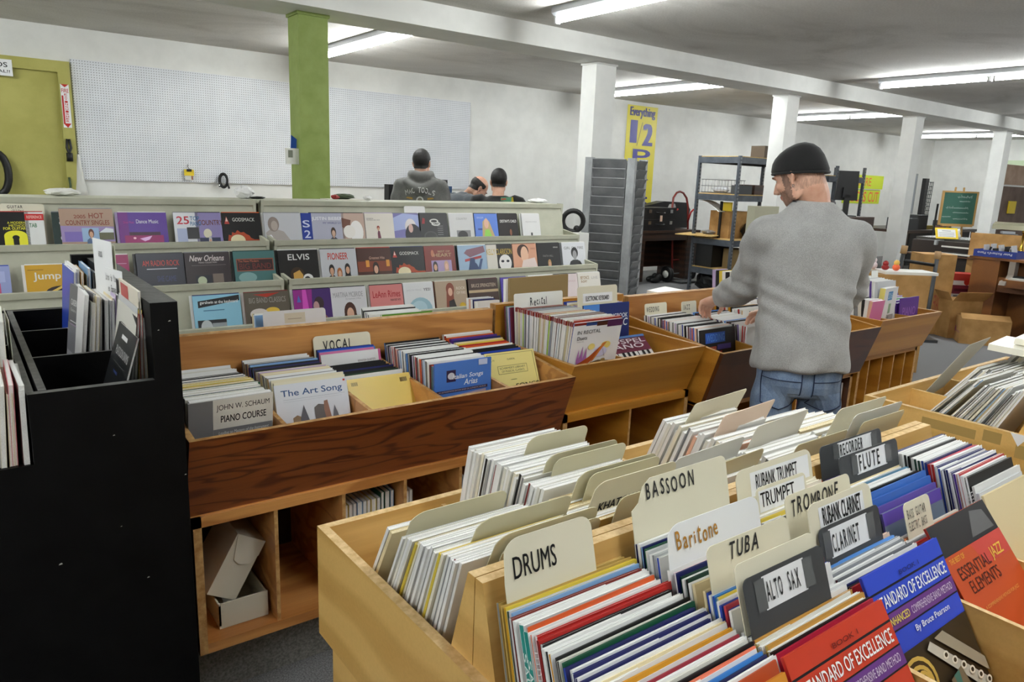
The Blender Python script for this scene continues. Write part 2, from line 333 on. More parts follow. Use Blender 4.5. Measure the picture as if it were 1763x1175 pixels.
# ------------------------------------------------------------ double-sided front bins
def table_bin(label, x0, x1, divs, yfr, yr, yw, zr, zw, W, rear_divs):
    t = thing('browser_bin', label, 'bin', ((x0+x1)/2, (yfr+yr)/2, 0), 'maple browser bins in the front')
    T = .018; zb = zr-.235; R = yr+T; x_ = x1+T
    bx((x0-T, yfr-T, zb), (x0, R, zr), W, edge=EDGE, ax='x').obj('side_panel', t); bx((x1, yfr-T, zb), (x_, R, zr), W, edge=EDGE, ax='x').obj('side_panel', t)
    bx((x0, yr, zb), (x1, R, zr), W, edge=EDGE, ax='y').obj('back_panel', t); bx((x0, yfr-T, zb), (x1, yfr, zr), W, edge=EDGE, ax='y').obj('front_panel', t)
    bx((x0, yfr, zb), (x1, yr, zb+.05), W).obj('bin_floor', t)
    # the A-shaped backrest running along the middle, two boards on a core
    k = .285; h = zw-zb-.012
    mb = MB(); mb.prism([(yw-.001, zw), (yw-.018, zw), (yw-.018-k*h, zb+.012), (yw-.001, zb+.012)], 'x', x0, x1, W, EDGE); mb.obj('backrest', t)
    mb = MB(); mb.prism([(yw+.018, zw), (yw+.001, zw), (yw+.001, zb+.012), (yw+.018+k*h, zb+.012)], 'x', x0, x1, W, EDGE); mb.obj('backrest', t)
    for x in divs: MB().prism([(yfr, zr), (yw-.03-k*(zw-zr)-.005, zr), (yw-.03-k*h-.004, zb+.012), (yfr, zb+.012)], 'x', x-.005, x+.005, W, EDGE).obj('divider', t)
    for x in rear_divs: MB().prism([(yw+.03+k*(zw-zr)+.005, zr-.015), (yr, zr-.015), (yr, zb+.012), (yw+.03+k*h+.004, zb+.012)], 'x', x-.005, x+.005, W, EDGE).obj('divider', t)
    i_ = .02
    for a, b in (((x0-T+i_, yfr-T+i_, .06), (x0+i_, R-i_, zb)), ((x1-i_, yfr-T+i_, .06), (x_-i_, R-i_, zb)), ((x0+i_, R-i_-T, .06), (x1-i_, R-i_, zb)), ((x0+i_, yfr-T+i_, .06), (x1-i_, yfr+i_, zb))):
        bx(a, b, W).obj('base_panel', t)
    bx((x0+.06, yfr+.06, 0), (x1-.06, yr-.06, .06), BLACKP).obj('toe_kick', t)
    return t
table_bin('pale maple bin in the foreground with band method books and instrument cards', .53, 1.838, (.793, 1.057, 1.325, 1.58), .243, 1.267, .763, .87, 1.008, MAPLE, (.79, 1.05, 1.32, 1.58))
TB = table_bin('pale maple bin with taped side and unsorted sheet music at right', 2.463, 3.62, (2.75, 3.03, 3.32), .18, 1.198, .70, .87, 1.0, MAPLE, (2.75, 3.03, 3.32))
TAPE = mat((170, 142, 84), .35)
mb = bx((2.4445, .86, .82), (2.4452, 1.02, .85), TAPE); mb.box((2.4445, .79, .825), (2.4452, .84, .86), TAPE); mb.box((2.4445, .4, .8), (2.4452, .75, .84), TAPE); mb.obj('tape_strip', TB)
mb = MB(); mb.prism([(.72, .872), (.77, .872), (.745, .835)], 'x', 2.4438, 2.4444, WHITE); mb.obj('paper_scrap', TB)
# ------------------------------------------------------------ black cabinet
t = thing('record_cabinet', 'tall black painted sheet music cabinet with open slots at left', 'cabinet', (-.1, 2.4, 0))
MB().prism([(1.85, 1.235), (2.83, 1.235), (2.83, 0), (1.85, 0)], 'x', .345, .405, BLACKP, BLACKT).obj('side_panel', t)  # top face greyed for wear and for the light it reflects
bx((.30, 2.83, 0), (.405, 2.86, 1.245), BLACKP).obj('rear_post', t)
bx((-.6, 1.85, 0), (.345, 1.872, .89), BLACKP).obj('front_panel', t)
bx((.09, 1.85, .89), (.345, 1.872, 1.051), BLACKP, edge=BLACKT, ax='y').obj('front_panel', t)
bx((.112, 1.872, .6), (.128, 2.95, 1.052), BLACKP, edge=BLACKT, ax='x').obj('divider', t)
bx((.09, 1.872, .6), (.105, 2.95, 1.045), BLACKP, edge=BLACKT, ax='x').obj('divider', t)
for y in (2.216, 2.582, 2.95): bx((.128, y-.006, .6), (.345, y+.006, 1.05), BLACKP, edge=BLACKT, ax='y').obj('partition', t)
for y in (2.4, 2.95): bx((-.6, y-.006, .6), (.09, y+.006, 1.05), BLACKP, edge=BLACKT, ax='y').obj('partition', t)
bx((-.6, 1.872, .8), (.345, 2.95, .815), BLACKP).obj('cabinet_floor', t)
bx((-.6, 2.956, 0), (.3, 2.975, 1.05), BLACKP).obj('back_panel', t)
CHIPW = mat((190, 190, 180), .7); mb = MB()
for x, z, r in ((.385, 1.19, .003), (.36, 1.17, .002), (.25, .93, .0025), (.12, .64, .004), (.3, .55, .003), (.2, .28, .006), (.215, .285, .004), (.18, .27, .003), (.395, .2, .003), (.4, .8, .0025), (.25, .7, .002)): mb.flat([(x-r, z-r*.5), (x+r, z-r*.3), (x+r*.7, z+r*.6), (x-r*.4, z+r*.4)], (0, 1.8495, 0), (1, 0, 0), (0, 0, 1), CHIPW)
mb.obj('paint_chips', t)
# ------------------------------------------------------------ books, sheet music and divider cards
PAL = {'white': (232, 232, 230), 'off-white': (218, 216, 206), 'cream': (222, 206, 164), 'pale grey': (196, 198, 200), 'grey': (128, 130, 134), 'black': (18, 18, 20), 'navy': (26, 30, 92), 'blue': (34, 66, 168), 'light blue': (128, 170, 214),
       'sky blue': (58, 128, 204), 'red': (176, 36, 32), 'dark red': (116, 26, 30), 'maroon': (92, 22, 44), 'orange': (206, 84, 28), 'amber': (206, 146, 30), 'yellow': (220, 196, 70), 'tan': (196, 164, 90), 'green': (22, 82, 56), 'dark green': (18, 58, 44), 'lime': (150, 186, 40),
       'teal': (26, 140, 130), 'purple': (78, 42, 132), 'lilac': (186, 168, 206), 'pink': (214, 120, 168), 'brown': (106, 52, 26), 'peach': (224, 176, 150), 'ivory': (232, 226, 206)}
def book_mb(w, h, t, cover, spine=None, pages=None, art=None, tc=.0008):
    cm = mat(cover, .32) if not isinstance(cover, bpy.types.Material) else cover
    sm_ = cm if spine is None else mat(spine, .4); pg = pages or PAGES
    b = MB(); t = max(t, .0026)
    b.box((0, 0, 0), (w, tc, h), cm); b.box((0, t-tc, 0), (w, t, h), cm); b.box((0, tc, 0), (.0012, t-tc, h), sm_)
    b.box((.0012, tc, .001), (w-.002, t-tc, h-.0016), pg)
    return b
def set_pose(o, x, ytop, ztop, lean, h, yaw=0, zf=None):
    # lean > 0: the top leans away from the viewer
    o.location = (x, ytop-h*math.sin(lean), ztop-h*math.cos(lean) if zf is None else zf)
    o.rotation_euler = (-lean, 0, yaw)
def mesh_obj(mb, name, label=None, cat=None, group=None, parent=None):
    o = mb.obj(name, parent, label, cat, group, at=(0, 0, 0) if parent is None else None); return o
def art_mb(items, w, h, y=-.0003, step=.00022):
    b = MB(); O = V((0, 0, 0)); U = (1, 0, 0); W_ = (0, 0, 1)
    for i, it in enumerate(items):
        k = it[0]; lf = -y+step*i; c = mat(it[-1] if k != 't' else it[6], .33)
        if k == 'r': pts = [(it[1], it[2]), (it[3], it[2]), (it[3], it[4]), (it[1], it[4])]
        elif k == 'e': pts = [(it[1]+it[3]*math.cos(q*PI/10), it[2]+it[4]*math.sin(q*PI/10)) for q in range(20)]
        elif k == 'p': pts = it[1]
        if k == 't': b.text(it[1], O, U, W_, c, box=(it[2]*w, it[3]*h, it[4]*w, it[5]*h), lift=lf, shear=it[7] if len(it) > 7 else 0)
        else: b.flat([(p*w, q*h) for p, q in pts], O, U, W_, c, lf)
    return b
def featured(name, label, cat, w, h, t, cover, items, pose, spine=None, group=None, part='cover_print', pages=None):
    o = mesh_obj(book_mb(w, h, t, cover, spine, pages), name, label, cat, group)
    if items: mesh_obj(art_mb(items, w, h), part, parent=o)
    set_pose(o, *pose[:4], h, *(pose[4:])); return o
def squash(items, k):
    # moves the print towards the top edge of the cover
    q = lambda v: 1-(1-v)*k; out = []
    for it in items:
        it = list(it)
        if it[0] == 'r': it[2] = q(it[2]); it[4] = q(it[4])
        elif it[0] == 'e': it[2] = q(it[2]); it[4] *= k
        elif it[0] == 'p': it[1] = [(a, q(b)) for a, b in it[1]]
        elif it[0] == 't': it[3] = q(it[3]); it[5] = q(it[5])
        out.append(tuple(it))
    return out
def lerp(a, b, s): return a+(b-a)*s
def fill(where, name, cat, x0, x1, A, B, n, lean, zf, seq, group, sgn=1, jit=.0025, t=None, start=0, total=None, hmax=None, frm='from the back', wj=.008, ymin=None):
    # A, B: (ytop, ztop) of the rearmost and frontmost item; lean: (rear, front) in degrees
    objs = []
    dy = abs(B[0]-A[0])/max(n-1, 1)
    for i in range(n):
        s = i/max(n-1, 1); yt = lerp(A[0], B[0], s); zt = lerp(A[1], B[1], s)+rnd.uniform(-jit, jit); ln = math.radians(lerp(lean[0], lean[1], s))*sgn
        c = seq[i % len(seq)]
        if isinstance(c, str): c = (c, PAL[c], None, 1)
        nm, cov, sp, tk = c
        zt0 = zt if hmax is None else min(zt, zf+hmax*math.cos(ln))
        if ymin is not None and yt-(zt0-zf)*math.tan(ln) < ymin: ln = math.atan((yt-ymin)/(zt0-zf))
        h = (zt0-zf)/math.cos(ln); th = (t or dy*math.cos(ln)*.86)*tk; xl = x0+rnd.uniform(0, wj)
        w_ = (x1-x0)-rnd.uniform(wj*.6, wj*2.2)
        lb = f'{nm} {cat}, {ORD[min(start+i, 43)]} {frm} {where}'
        while len(lb.split()) > 16: lb = lb.replace(' from the back', ' back') if ' from the back' in lb else lb.rsplit(' ', 1)[0]
        o = mesh_obj(book_mb(w_, h, th, cov, sp, PAGESC if nm in ('cream', 'tan', 'yellow') else None), name, lb, cat, group)
        set_pose(o, xl, yt, zt0, ln, h, rnd.uniform(-.012, .012), zf); objs.append(o)
    return objs
def letters(b, text, x, z, ch, m, jitter=0, gap=.12, aspect=.62, y=-.0014, shear=0, slope=0):
    # separate letters, a little uneven when written by hand
    for i, c in enumerate(text):
        if c != ' ':
            vs, fs, a0, a1, b0, b1 = text_geo(c); hh = ch*(1 if c.isupper() or c in 'tlbkhdf' else (.66 if c not in 'gpyq' else .9)); wd = ch*aspect*(a1-a0)/.6*(.95+rnd.uniform(-.1, .1)*bool(jitter))
            dz = rnd.uniform(-jitter, jitter)*ch+slope*(x) - (ch*.25 if c in 'gpyq' else 0); r = rnd.uniform(-jitter, jitter)*.9
            O = V((x, y, z+dz)); u = V((math.cos(r), 0, math.sin(r))); v = V((-math.sin(r)+shear, 0, math.cos(r)))
            b.text(c, O, u, v, m, box=(0, 0, wd, hh)); x += wd+ch*gap
        else: x += ch*.45
    return x
def thicken(o, d):
    return o
def card_outline(w, h, r, kind):
    pts = [(0, 0), (w, 0)]
    def arc(cx, cz, a0, a1, rr): return [(cx+rr*math.cos(math.radians(a0+(a1-a0)*i/5)), cz+rr*math.sin(math.radians(a0+(a1-a0)*i/5))) for i in range(6)]
    pts += arc(w-r, h-r, 0, 90, r)
    if kind == 'notch': pts += [(w*.2, h-.001), (w*.12, h-.012), (w*.07, h-.035), (0, h-.045)]
    elif kind == 'tabright': pts += [(w*.42, h), (w*.40, h-.01), (w*.37, h-.03), (w*.3, h-.036), (.004, h-.037), (0, h-.04)]
    elif kind == 'shoulder': pts += arc(r*1.6, h-r*1.6, 90, 150, r*1.6)+[(0, h-.06)]
    else: pts += arc(r, h-r, 90, 180, r)
    return pts
def card(label, x, w, ytop, ztop, lean, zf, color, text=None, strip=None, kind='round', r=.012, sgn=1, group='divider cards in the bins', yaw=0, name='divider_card', tape=False):
    ln = math.radians(lean)*sgn; h = (ztop-zf)/math.cos(ln)
    b = MB(); b.prism(card_outline(w, h, r, kind), 'y', 0, .0013, color)
    o = mesh_obj(b, name, label, 'divider card', group)
    if strip:
        s0, z0, s1, z1 = strip; sb = MB(); sb.flat([(s0, h+z0), (s1, h+z0), (s1, h+z1), (s0, h+z1)], (0, 0, 0), (1, 0, 0), (0, 0, 1), WHITE, .0004)
        mesh_obj(sb, 'label_strip', parent=o)
        if tape:
            tb = MB(); tm = mat((96, 98, 98), .25)
            tb.flat([(s0-.018, h+z0+.002), (s0+.004, h+z0+.002), (s0+.004, h+z1-.002), (s0-.018, h+z1-.002)], (0, 0, 0), (1, 0, 0), (0, 0, 1), tm, .0007); mesh_obj(tb, 'clear_tape', parent=o); tb = MB(); tb.flat([(s1-.004, h+z0+.002), (s1+.02, h+z0+.002), (s1+.02, h+z1-.002), (s1-.004, h+z1-.002)], (0, 0, 0), (1, 0, 0), (0, 0, 1), tm, .0007); mesh_obj(tb, 'clear_tape', parent=o)
    if text:
        tb = MB()
        for tx in text:
            st = tx.get('style', 'print'); m_ = mat(tx.get('c', (22, 22, 24)), .6)
            if st == 'hand': letters(tb, tx['s'], tx['x'], h+tx['z'], tx['h'], m_, tx.get('j', .08), tx.get('gap', .14), tx.get('a', .62), shear=tx.get('sh', 0))
            else:
                for k in range(2 if tx.get('bold') else 1):
                    tb.text(tx['s'], (0, 0, 0), (1, 0, 0), (0, 0, 1), m_, box=(tx['x']+k*.0004, h+tx['z'], tx['x1']+k*.0004, h+tx['z']+tx['h']), lift=.0009)
        bulk = mesh_obj(tb, 'lettering', parent=o)
    set_pose(o, x, ytop, ztop, ln, h, yaw, zf); return o
def T(s, x, x1, z, h, bold=True): return dict(s=s, x=x, x1=x1, z=z, h=h, bold=bold)
def H(s, x, z, h, **k): return dict(s=s, x=x, z=z, h=h, style='hand', **k)
# ---- foreground bin, near side
ZF = .686; G = 'booklets in the foreground bin'
SEQ = [('tan', PAL['tan'], PAL['grey'], 1), ('tan', PAL['tan'], None, .7), ('yellow', PAL['yellow'], PAL['amber'], .8), ('pale grey', PAL['pale grey'], PAL['dark green'], 1), ('light blue', PAL['light blue'], None, .7), ('dark red', (120, 36, 22), PAL['pale grey'], 1), 'white', 'white',
       ('pale grey', PAL['pale grey'], PAL['teal'], 1.75), ('orange', PAL['orange'], PAL['pale grey'], .45), ('teal', PAL['white'], PAL['teal'], 1.75), ('white', PAL['white'], PAL['orange'], .6), ('red', PAL['red'], (225, 225, 225), 1), ('dark red', PAL['red'], PAL['dark red'], .8), ('black', PAL['black'], PAL['pale grey'], 1), 'white', ('white', PAL['white'], PAL['black'], 1), ('amber', PAL['white'], PAL['amber'], .8), ('black', PAL['black'], None, .8), ('off-white', PAL['off-white'], PAL['black'], .8), ('green', PAL['green'], None, 1.15),
       ('navy', PAL['navy'], PAL['blue'], .8), 'white', ('navy', PAL['navy'], PAL['white'], .8), ('white', PAL['white'], PAL['navy'], .8), ('navy', PAL['navy'], PAL['orange'], .7), ('white', PAL['white'], PAL['black'], .8), ('cream', PAL['cream'], PAL['cream'], 1.4), 'white', ('amber', PAL['amber'], PAL['black'], .7), 'white', ('dark red', (150, 30, 50), None, .7), 'white', ('off-white', PAL['off-white'], PAL['black'], 1), ('black', PAL['black'], None, .7), ('orange', (226, 120, 90), None, .7), 'white', ('sky blue', PAL['sky blue'], None, .7), ('navy', (40, 40, 84), None, .8), 'white', ('orange', (190, 80, 40), None, .8)]
SEQ = [c if isinstance(c, str) else (c[0], c[1], c[2], c[3]*(.55 if sum(c[1]) < 560 and c[2] is None else 1.05)) for c in SEQ]
dr = fill('in the DRUMS slot', 'music_booklet', 'booklet', .537, .792, (.722, .985), (.452, .962), 41, (15, 27), ZF, SEQ, G, jit=.0012)
SP = mat((226, 240, 236), .5)
for k in (8, 10):
    o = dr[k]; hh = o.dimensions.z; tb = MB(); L_ = 'SAUL GOODMAN'; z = .272
    for c in L_:
        if c != ' ': tb.text(c, (-.0004, .0095, z), (0, 0, -1), (0, -1, 0), SP, box=(0, 0, .0125, .0078))
        z -= .0165
    mesh_obj(tb, 'spine_lettering', parent=o)
def spiral(o, x, h, t, m, pitch=.007, y0=None):
    n = int(h/pitch)*8; r = t/2+.003
    MB().tube([(x+.0015*math.cos(i*PI/4)-.001, t/2+r*math.sin(i*PI/4), .006+i*pitch/8) if False else (x+r*.55*math.cos(i*PI/4), t/2+r*math.sin(i*PI/4), .006+i*pitch/8) for i in range(n)], .0007, m, 4).obj('spiral_binding', o)
spiral(dr[12], 0, .29, .006, mat((230, 232, 232), .4))
featured('music_booklet', 'orange and red method book facing out at the front of the DRUMS slot', 'booklet', .235, .31, .004, (206, 128, 36), [('r', 0, 0, 1, .82, (168, 40, 28)), ('r', 0, .84, 1, 1, (216, 142, 44)), ('t', 'BOOK 2', .6, .915, .92, .955, (150, 40, 20)), ('t', 'CONCERT SNARE DRUM', .05, .86, .6, .9, (60, 30, 20)), ('e', .8, .7, .16, .1, (226, 180, 60))], (.545, .437, .948, .50, 0, ZF), group=G)
card('cream divider card printed DRUMS', .552, .165, .738, 1.066, 15, ZF, MANILA, [T('DRUMS', .016, .092, -.056, .031)], kind='shoulder', r=.02)
W5 = ['white', ('navy', PAL['navy'], PAL['white'], .7), 'white', 'pale grey', ('blue', PAL['blue'], PAL['blue'], .8), ('green', PAL['green'], None, .9), ('pale grey', PAL['pale grey'], PAL['grey'], 1), 'white']
fill('behind the Baritone card', 'music_booklet', 'booklet', .797, 1.05, (.718, 1.003), (.672, .998), 8, (15, 16), ZF, [('navy', PAL['navy'], PAL['blue'], .7), 'white', ('navy', PAL['navy'], PAL['light blue'], .7), ('green', PAL['green'], None, .9), 'pale grey', 'white', ('pale grey', PAL['pale grey'], PAL['grey'], 1), ('blue', PAL['white'], PAL['blue'], 1)], G)
card('large cream divider card hand-lettered BASSOON', .80, .236, .742, 1.094, 14, ZF, MANILA, [H('BASSOON', .034, -.034, .026, a=.5, gap=.2)], kind='notch')
card('white divider card lettered Baritone in brown ink', .80, .226, .664, 1.052, 16, ZF, WHITE, [H('Baritone', .02, -.04, .028, c=(170, 118, 30), a=.5)], r=.02, kind='shoulder')
fill('behind the TUBA card', 'music_booklet', 'booklet', .797, 1.05, (.645, .992), (.603, .988), 8, (17, 18), ZF, ['white', ('pink', (224, 200, 204), None, .7), ('navy', PAL['navy'], PAL['white'], .8), ('green', PAL['dark green'], None, .9), 'white', ('green', PAL['dark green'], PAL['black'], .9), 'white', 'cream'], G)
card('cream divider card hand-lettered TUBA', .806, .196, .592, 1.05, 17, ZF, MANILA, [H('TUBA', .045, -.03, .025, a=.55, gap=.2, sh=.2)])
fill('behind the ALTO SAX card', 'music_booklet', 'booklet', .797, 1.05, (.583, .988), (.535, .982), 10, (18, 20), ZF, ['cream', ('blue', PAL['blue'], None, .9), 'white', ('sky blue', PAL['sky blue'], PAL['blue'], 1), ('yellow', PAL['yellow'], PAL['sky blue'], .8), 'white', ('blue', PAL['blue'], None, .9), ('red', (190, 60, 70), None, .9), ('blue', PAL['blue'], PAL['navy'], 1), 'white'], G)
card('dark grey card with taped strip lettered ALTO SAX', .803, .192, .527, 1.032, 20, ZF, DKGREY, [H('ALTO SAX', .045, -.042, .027, a=.27, gap=.1, j=.03)], strip=(.04, -.052, .14, -.006), tape=True)
card('cream card peeping above the ALTO SAX card', .80, .19, .541, 1.048, 20, ZF, MANILA)
al = fill('in front of the ALTO SAX card', 'music_booklet', 'booklet', .797, 1.05, (.514, .958), (.462, .958), 10, (22, 28), ZF, ['white', ('navy', PAL['navy'], PAL['blue'], .8), 'white', ('amber', (190, 140, 60), PAL['maroon'], .9), ('off-white', PAL['off-white'], (190, 170, 90), 1), 'white', ('amber', (190, 140, 60), (190, 170, 90), .9), 'white', ('black', PAL['black'], None, .8), ('dark red', (176, 34, 60), PAL['red'], .8)], G)
spiral(al[4], 0, .3, .006, mat((196, 172, 90), .3, .6)); spiral(al[6], 0, .3, .006, mat((196, 172, 90), .3, .6))
def band(c1, c2):
    I = [('r', 0, 0, 1, .55, (52, 42, 30))]
    I += [('p', [(0, .56), (1, .56), (1, 1), (0, 1)], c1), ('r', 0, .885, 1, .897, (20, 14, 24)), ('p', [(0, .675), (1, .675), (1, .765), (0, .765)], (104, 52, 132)), ('r', 0, .765, 1, .773, (20, 14, 24)), ('r', 0, .667, 1, .675, (20, 14, 24)),
          ('t', 'STANDARD OF EXCELLENCE', .06, .795, .96, .865, (244, 244, 244)), ('t', 'ENHANCED', .1, .70, .36, .742, (232, 210, 90)), ('t', 'COMPREHENSIVE BAND METHOD', .39, .70, .95, .742, (222, 208, 226)), ('t', 'By Bruce Pearson', .36, .60, .82, .645, (240, 240, 240)), ('t', 'BOOK 1', .4, .92, .66, .945, c2)]
    # brass and woodwind on the lower half: crooks, tubes and keys
    for (a, b_, r1, r2) in ((.2, .36, .2, .15), (.2, .36, .15, .105), (.24, .3, .1, .13)):
        I += [('e', a, b_, r1, r2, (206, 172, 84)), ('e', a, b_, r1-.03, r2-.022, (66, 50, 28))]
    I += [('p', [(.38, .5), (.44, .53), (.98, .16), (.9, .12)], (196, 190, 176)), ('p', [(.5, .53), (.62, .54), (1, .28), (1, .2)], (160, 150, 130))]
    for k in range(6): I += [('e', .56+.075*k, .42-.05*k, .035, .022, (228, 222, 206)), ('e', .56+.075*k, .42-.05*k, .018, .012, (60, 50, 36))]
    I += [('p', [(.5, .3), (.66, .33), (.78, .02), (.52, .02)], (120, 106, 84)), ('p', [(.54, .31), (.62, .32), (.60, .16), (.575, .16)], (70, 120, 110)), ('e', .66, .1, .1, .08, (206, 202, 190)), ('e', .66, .1, .075, .06, (150, 146, 136)), ('p', [(.86, .06), (.93, .1), (.97, .03), (.88, .0)], (214, 184, 60))]
    return squash(I, .84)
featured('music_booklet', 'red band method book facing out before the ALTO SAX slot', 'booklet', .247, .33, .005, (196, 56, 34), band((200, 60, 34), (120, 20, 16)), (.795, .450, .976, .57, 0, ZF-.0), spine=(190, 30, 30), group=G)
# third column
card('cream divider card with bold trumpet method label', 1.068, .236, .74, 1.055, 14, ZF, MANILA, [T('RUBANK TRUMPET', .055, .185, -.044, .028)], strip=(.04, -.054, .225, -.01), r=.02)
fill('behind the short TRUMPET card', 'music_booklet', 'booklet', 1.06, 1.315, (.727, 1.0), (.712, 1.0), 3, (15, 16), ZF, ['ivory', ('ivory', PAL['ivory'], PAL['black'], 1), 'ivory'], G)
card('cream divider card printed TRUMPET', 1.078, .152, .702, 1.035, 15, ZF, MANILA, [T('TRUMPET', .01, .112, -.036, .026)], strip=(.006, -.044, .146, -.006))
fill('in front of the TRUMPET card', 'music_booklet', 'booklet', 1.06, 1.315, (.692, .99), (.648, .984), 7, (16, 17), ZF, [('red', (196, 40, 70), PAL['red'], .9), 'white', ('yellow', PAL['yellow'], PAL['dark red'], .8), 'white', ('black', PAL['black'], PAL['peach'], .8), 'white', ('green', PAL['green'], None, .9)], G)
card('cream divider card hand-lettered TROMBONE', 1.066, .202, .639, 1.047, 16, ZF, MANILA, [H('TROMBONE', .014, -.036, .028, a=.5, gap=.18, sh=.1)])
fill('in front of the TROMBONE card', 'music_booklet', 'booklet', 1.06, 1.315, (.628, .97), (.61, .97), 3, (17, 18), ZF, ['pink', ('navy', PAL['navy'], None, .9), 'white'], G)
card('cream divider card with bold clarinet method label', 1.07, .198, .60, 1.045, 17, ZF, MANILA, [T('RUBANK CLARINET', .04, .16, -.042, .03)], strip=(.03, -.05, .17, -.01), r=.02)
card('dark grey card with white strip lettered CLARINET', 1.084, .192, .583, 1.006, 18, ZF, DKGREY, [H('CLARINET', .034, -.046, .03, a=.3, gap=.12, j=.03)], strip=(.028, -.054, .15, -.006), tape=True)
cl = fill('in front of the CLARINET card', 'music_booklet', 'booklet', 1.06, 1.315, (.568, .946), (.505, .945), 11, (20, 27), ZF, [('peach', (226, 196, 176), (226, 196, 176), 1), ('sky blue', (90, 150, 220), (226, 196, 176), .7), ('grey', PAL['grey'], PAL['maroon'], .9), 'white', ('grey', PAL['grey'], PAL['maroon'], .9), 'white', ('grey', (90, 92, 96), PAL['maroon'], .9), 'white', ('navy', PAL['navy'], PAL['white'], .8), ('black', PAL['black'], None, .8), ('red', PAL['red'], PAL['black'], .8)], G)
for k, s_ in ((2, 'THE BUG'), (4, 'THE BUG'), (6, 'THE BUG')):
    tb = MB(); tb.text(s_, (-.0004, .0045, .27), (0, 0, -1), (0, -1, 0), mat((230, 226, 226), .5), box=(0, 0, .06, .0034)); mesh_obj(tb, 'spine_lettering', parent=cl[k])
featured('music_booklet', 'blue band method book facing out, right of the red one', 'booklet', .247, .33, .005, (38, 66, 190), band((44, 72, 196), (20, 30, 110)), (1.062, .492, .966, .53, 0, ZF), spine=(30, 40, 150), group=G)
# fourth column
card('dark grey card with strip lettered RECORDER', 1.34, .24, .741, 1.048, 14, ZF, DKGREY, [H('RECORDER', .072, -.03, .024, a=.36, gap=.14, j=.05)], strip=(.065, -.036, .2, -.003), tape=True)
fill('behind the FLUTE card', 'music_booklet', 'booklet', 1.335, 1.57, (.725, .985), (.712, .985), 3, (15, 15), ZF, [('orange', PAL['orange'], None, 1), 'purple', 'white'], G)
card('dark grey card with strip lettered FLUTE', 1.345, .23, .702, 1.038, 15, ZF, DKGREY, [H('FLUTE', .072, -.04, .032, a=.42, gap=.2, j=.03)], strip=(.062, -.046, .18, -.004), tape=True)
fill('in front of the FLUTE card', 'music_booklet', 'booklet', 1.33, 1.575, (.692, .982), (.648, .982), 7, (16, 18), ZF, ['white', 'cream', 'white', ('teal', (70, 120, 150), None, .9), 'white', 'white', ('black', PAL['black'], PAL['white'], .9)], G)
BL = (60, 110, 190)
featured('music_booklet', 'blue lesson book behind the purple and grey ones in the FLUTE slot', 'booklet', .236, .32, .004, BL, [('r', 0, .9, 1, .905, (150, 190, 230)), ('t', 'BOOK ONE', .8, .93, .96, .948, (200, 220, 240))], (1.333, .632, .985, .32, 0, ZF), group=G)
featured('music_booklet', 'second blue lesson book, just behind the purple one', 'booklet', .236, .312, .004, (54, 102, 184), [('t', 'BOOK TWO', .76, .9, .94, .92, (200, 220, 240))], (1.336, .622, .978, .33, 0, ZF), group=G)
featured('music_booklet', 'purple topped lesson book in the FLUTE slot', 'booklet', .234, .302, .004, (92, 74, 160), [('r', 0, 0, 1, .9, (104, 116, 140))], (1.338, .61, .968, .34, 0, ZF), spine=(70, 50, 140), group=G)
featured('music_booklet', 'grey lesson book with purple band, before the FLUTE slot', 'booklet', .234, .295, .004, (110, 124, 142), [('r', 0, .92, 1, 1, (96, 72, 168)), ('r', 0, 0, 1, .46, (14, 14, 16)), ('t', 'Flute', .06, .38, .16, .41, (220, 220, 220)), ('t', 'FLUTE', .84, .48, .97, .51, (200, 200, 200))], (1.338, .60, .960, .36, 0, ZF), spine=(80, 60, 150), group=G)
card('small cream tab card lettered BASS GUITAR', 1.35, .1, .572, .99, 19, ZF, MANILA, [H('BASS GUITAR', .008, -.030, .017, a=.26, gap=.16, j=.02), H('ELECTRIC BASS', .008, -.052, .016, a=.24, gap=.14, j=.02)])
fill('in front of the BASS GUITAR card', 'music_booklet', 'booklet', 1.335, 1.575, (.562, .93), (.527, .926), 7, (22, 27), ZF, ['off-white', ('orange', (200, 120, 70), PAL['white'], .9), 'white', ('grey', PAL['grey'], PAL['black'], 1), ('red', PAL['red'], None, .8), ('dark red', (150, 30, 24), PAL['red'], .9), ('red', PAL['red'], None, .9)], G)
jz = [('r', 0, .84, 1, 1, (40, 38, 40)), ('p', [(.55, .86), (.7, .98), (.9, .96), (.95, .86)], (96, 96, 96)), ('r', 0, 0, 1, .84, (190, 76, 34)), ('p', [(.45, .84), (1, .84), (1, .72), (.55, .72)], (196, 70, 60)), ('t', 'THE BEST OF', .06, .80, .3, .825, (226, 170, 60)), ('t', 'ESSENTIAL', .1, .715, .62, .775, (84, 34, 22)), ('t', 'ELEMENTS', .16, .64, .66, .70, (84, 34, 22)), ('t', 'JAZZ', .66, .715, .88, .785, (226, 186, 70)), ('t', 'A COMPREHENSIVE METHOD FOR JAZZ', .2, .55, .8, .57, (226, 170, 90)), ('r', 0, 0, 1, .12, (130, 20, 20)), ('r', .38, .12, 1, .26, (70, 50, 34))]
for k in range(5): jz += [('p', [(.42+.11*k, .13), (.46+.11*k, .24), (.5+.11*k, .13)], [(190, 190, 200), (70, 60, 130), (60, 90, 60), (200, 60, 60), (180, 150, 110)][k])]
featured('music_booklet', 'orange jazz method book facing out at the right', 'booklet', .236, .36, .005, (190, 76, 34), jz, (1.338, .522, .936, .68, 0, ZF), spine=(150, 24, 20), group=G)
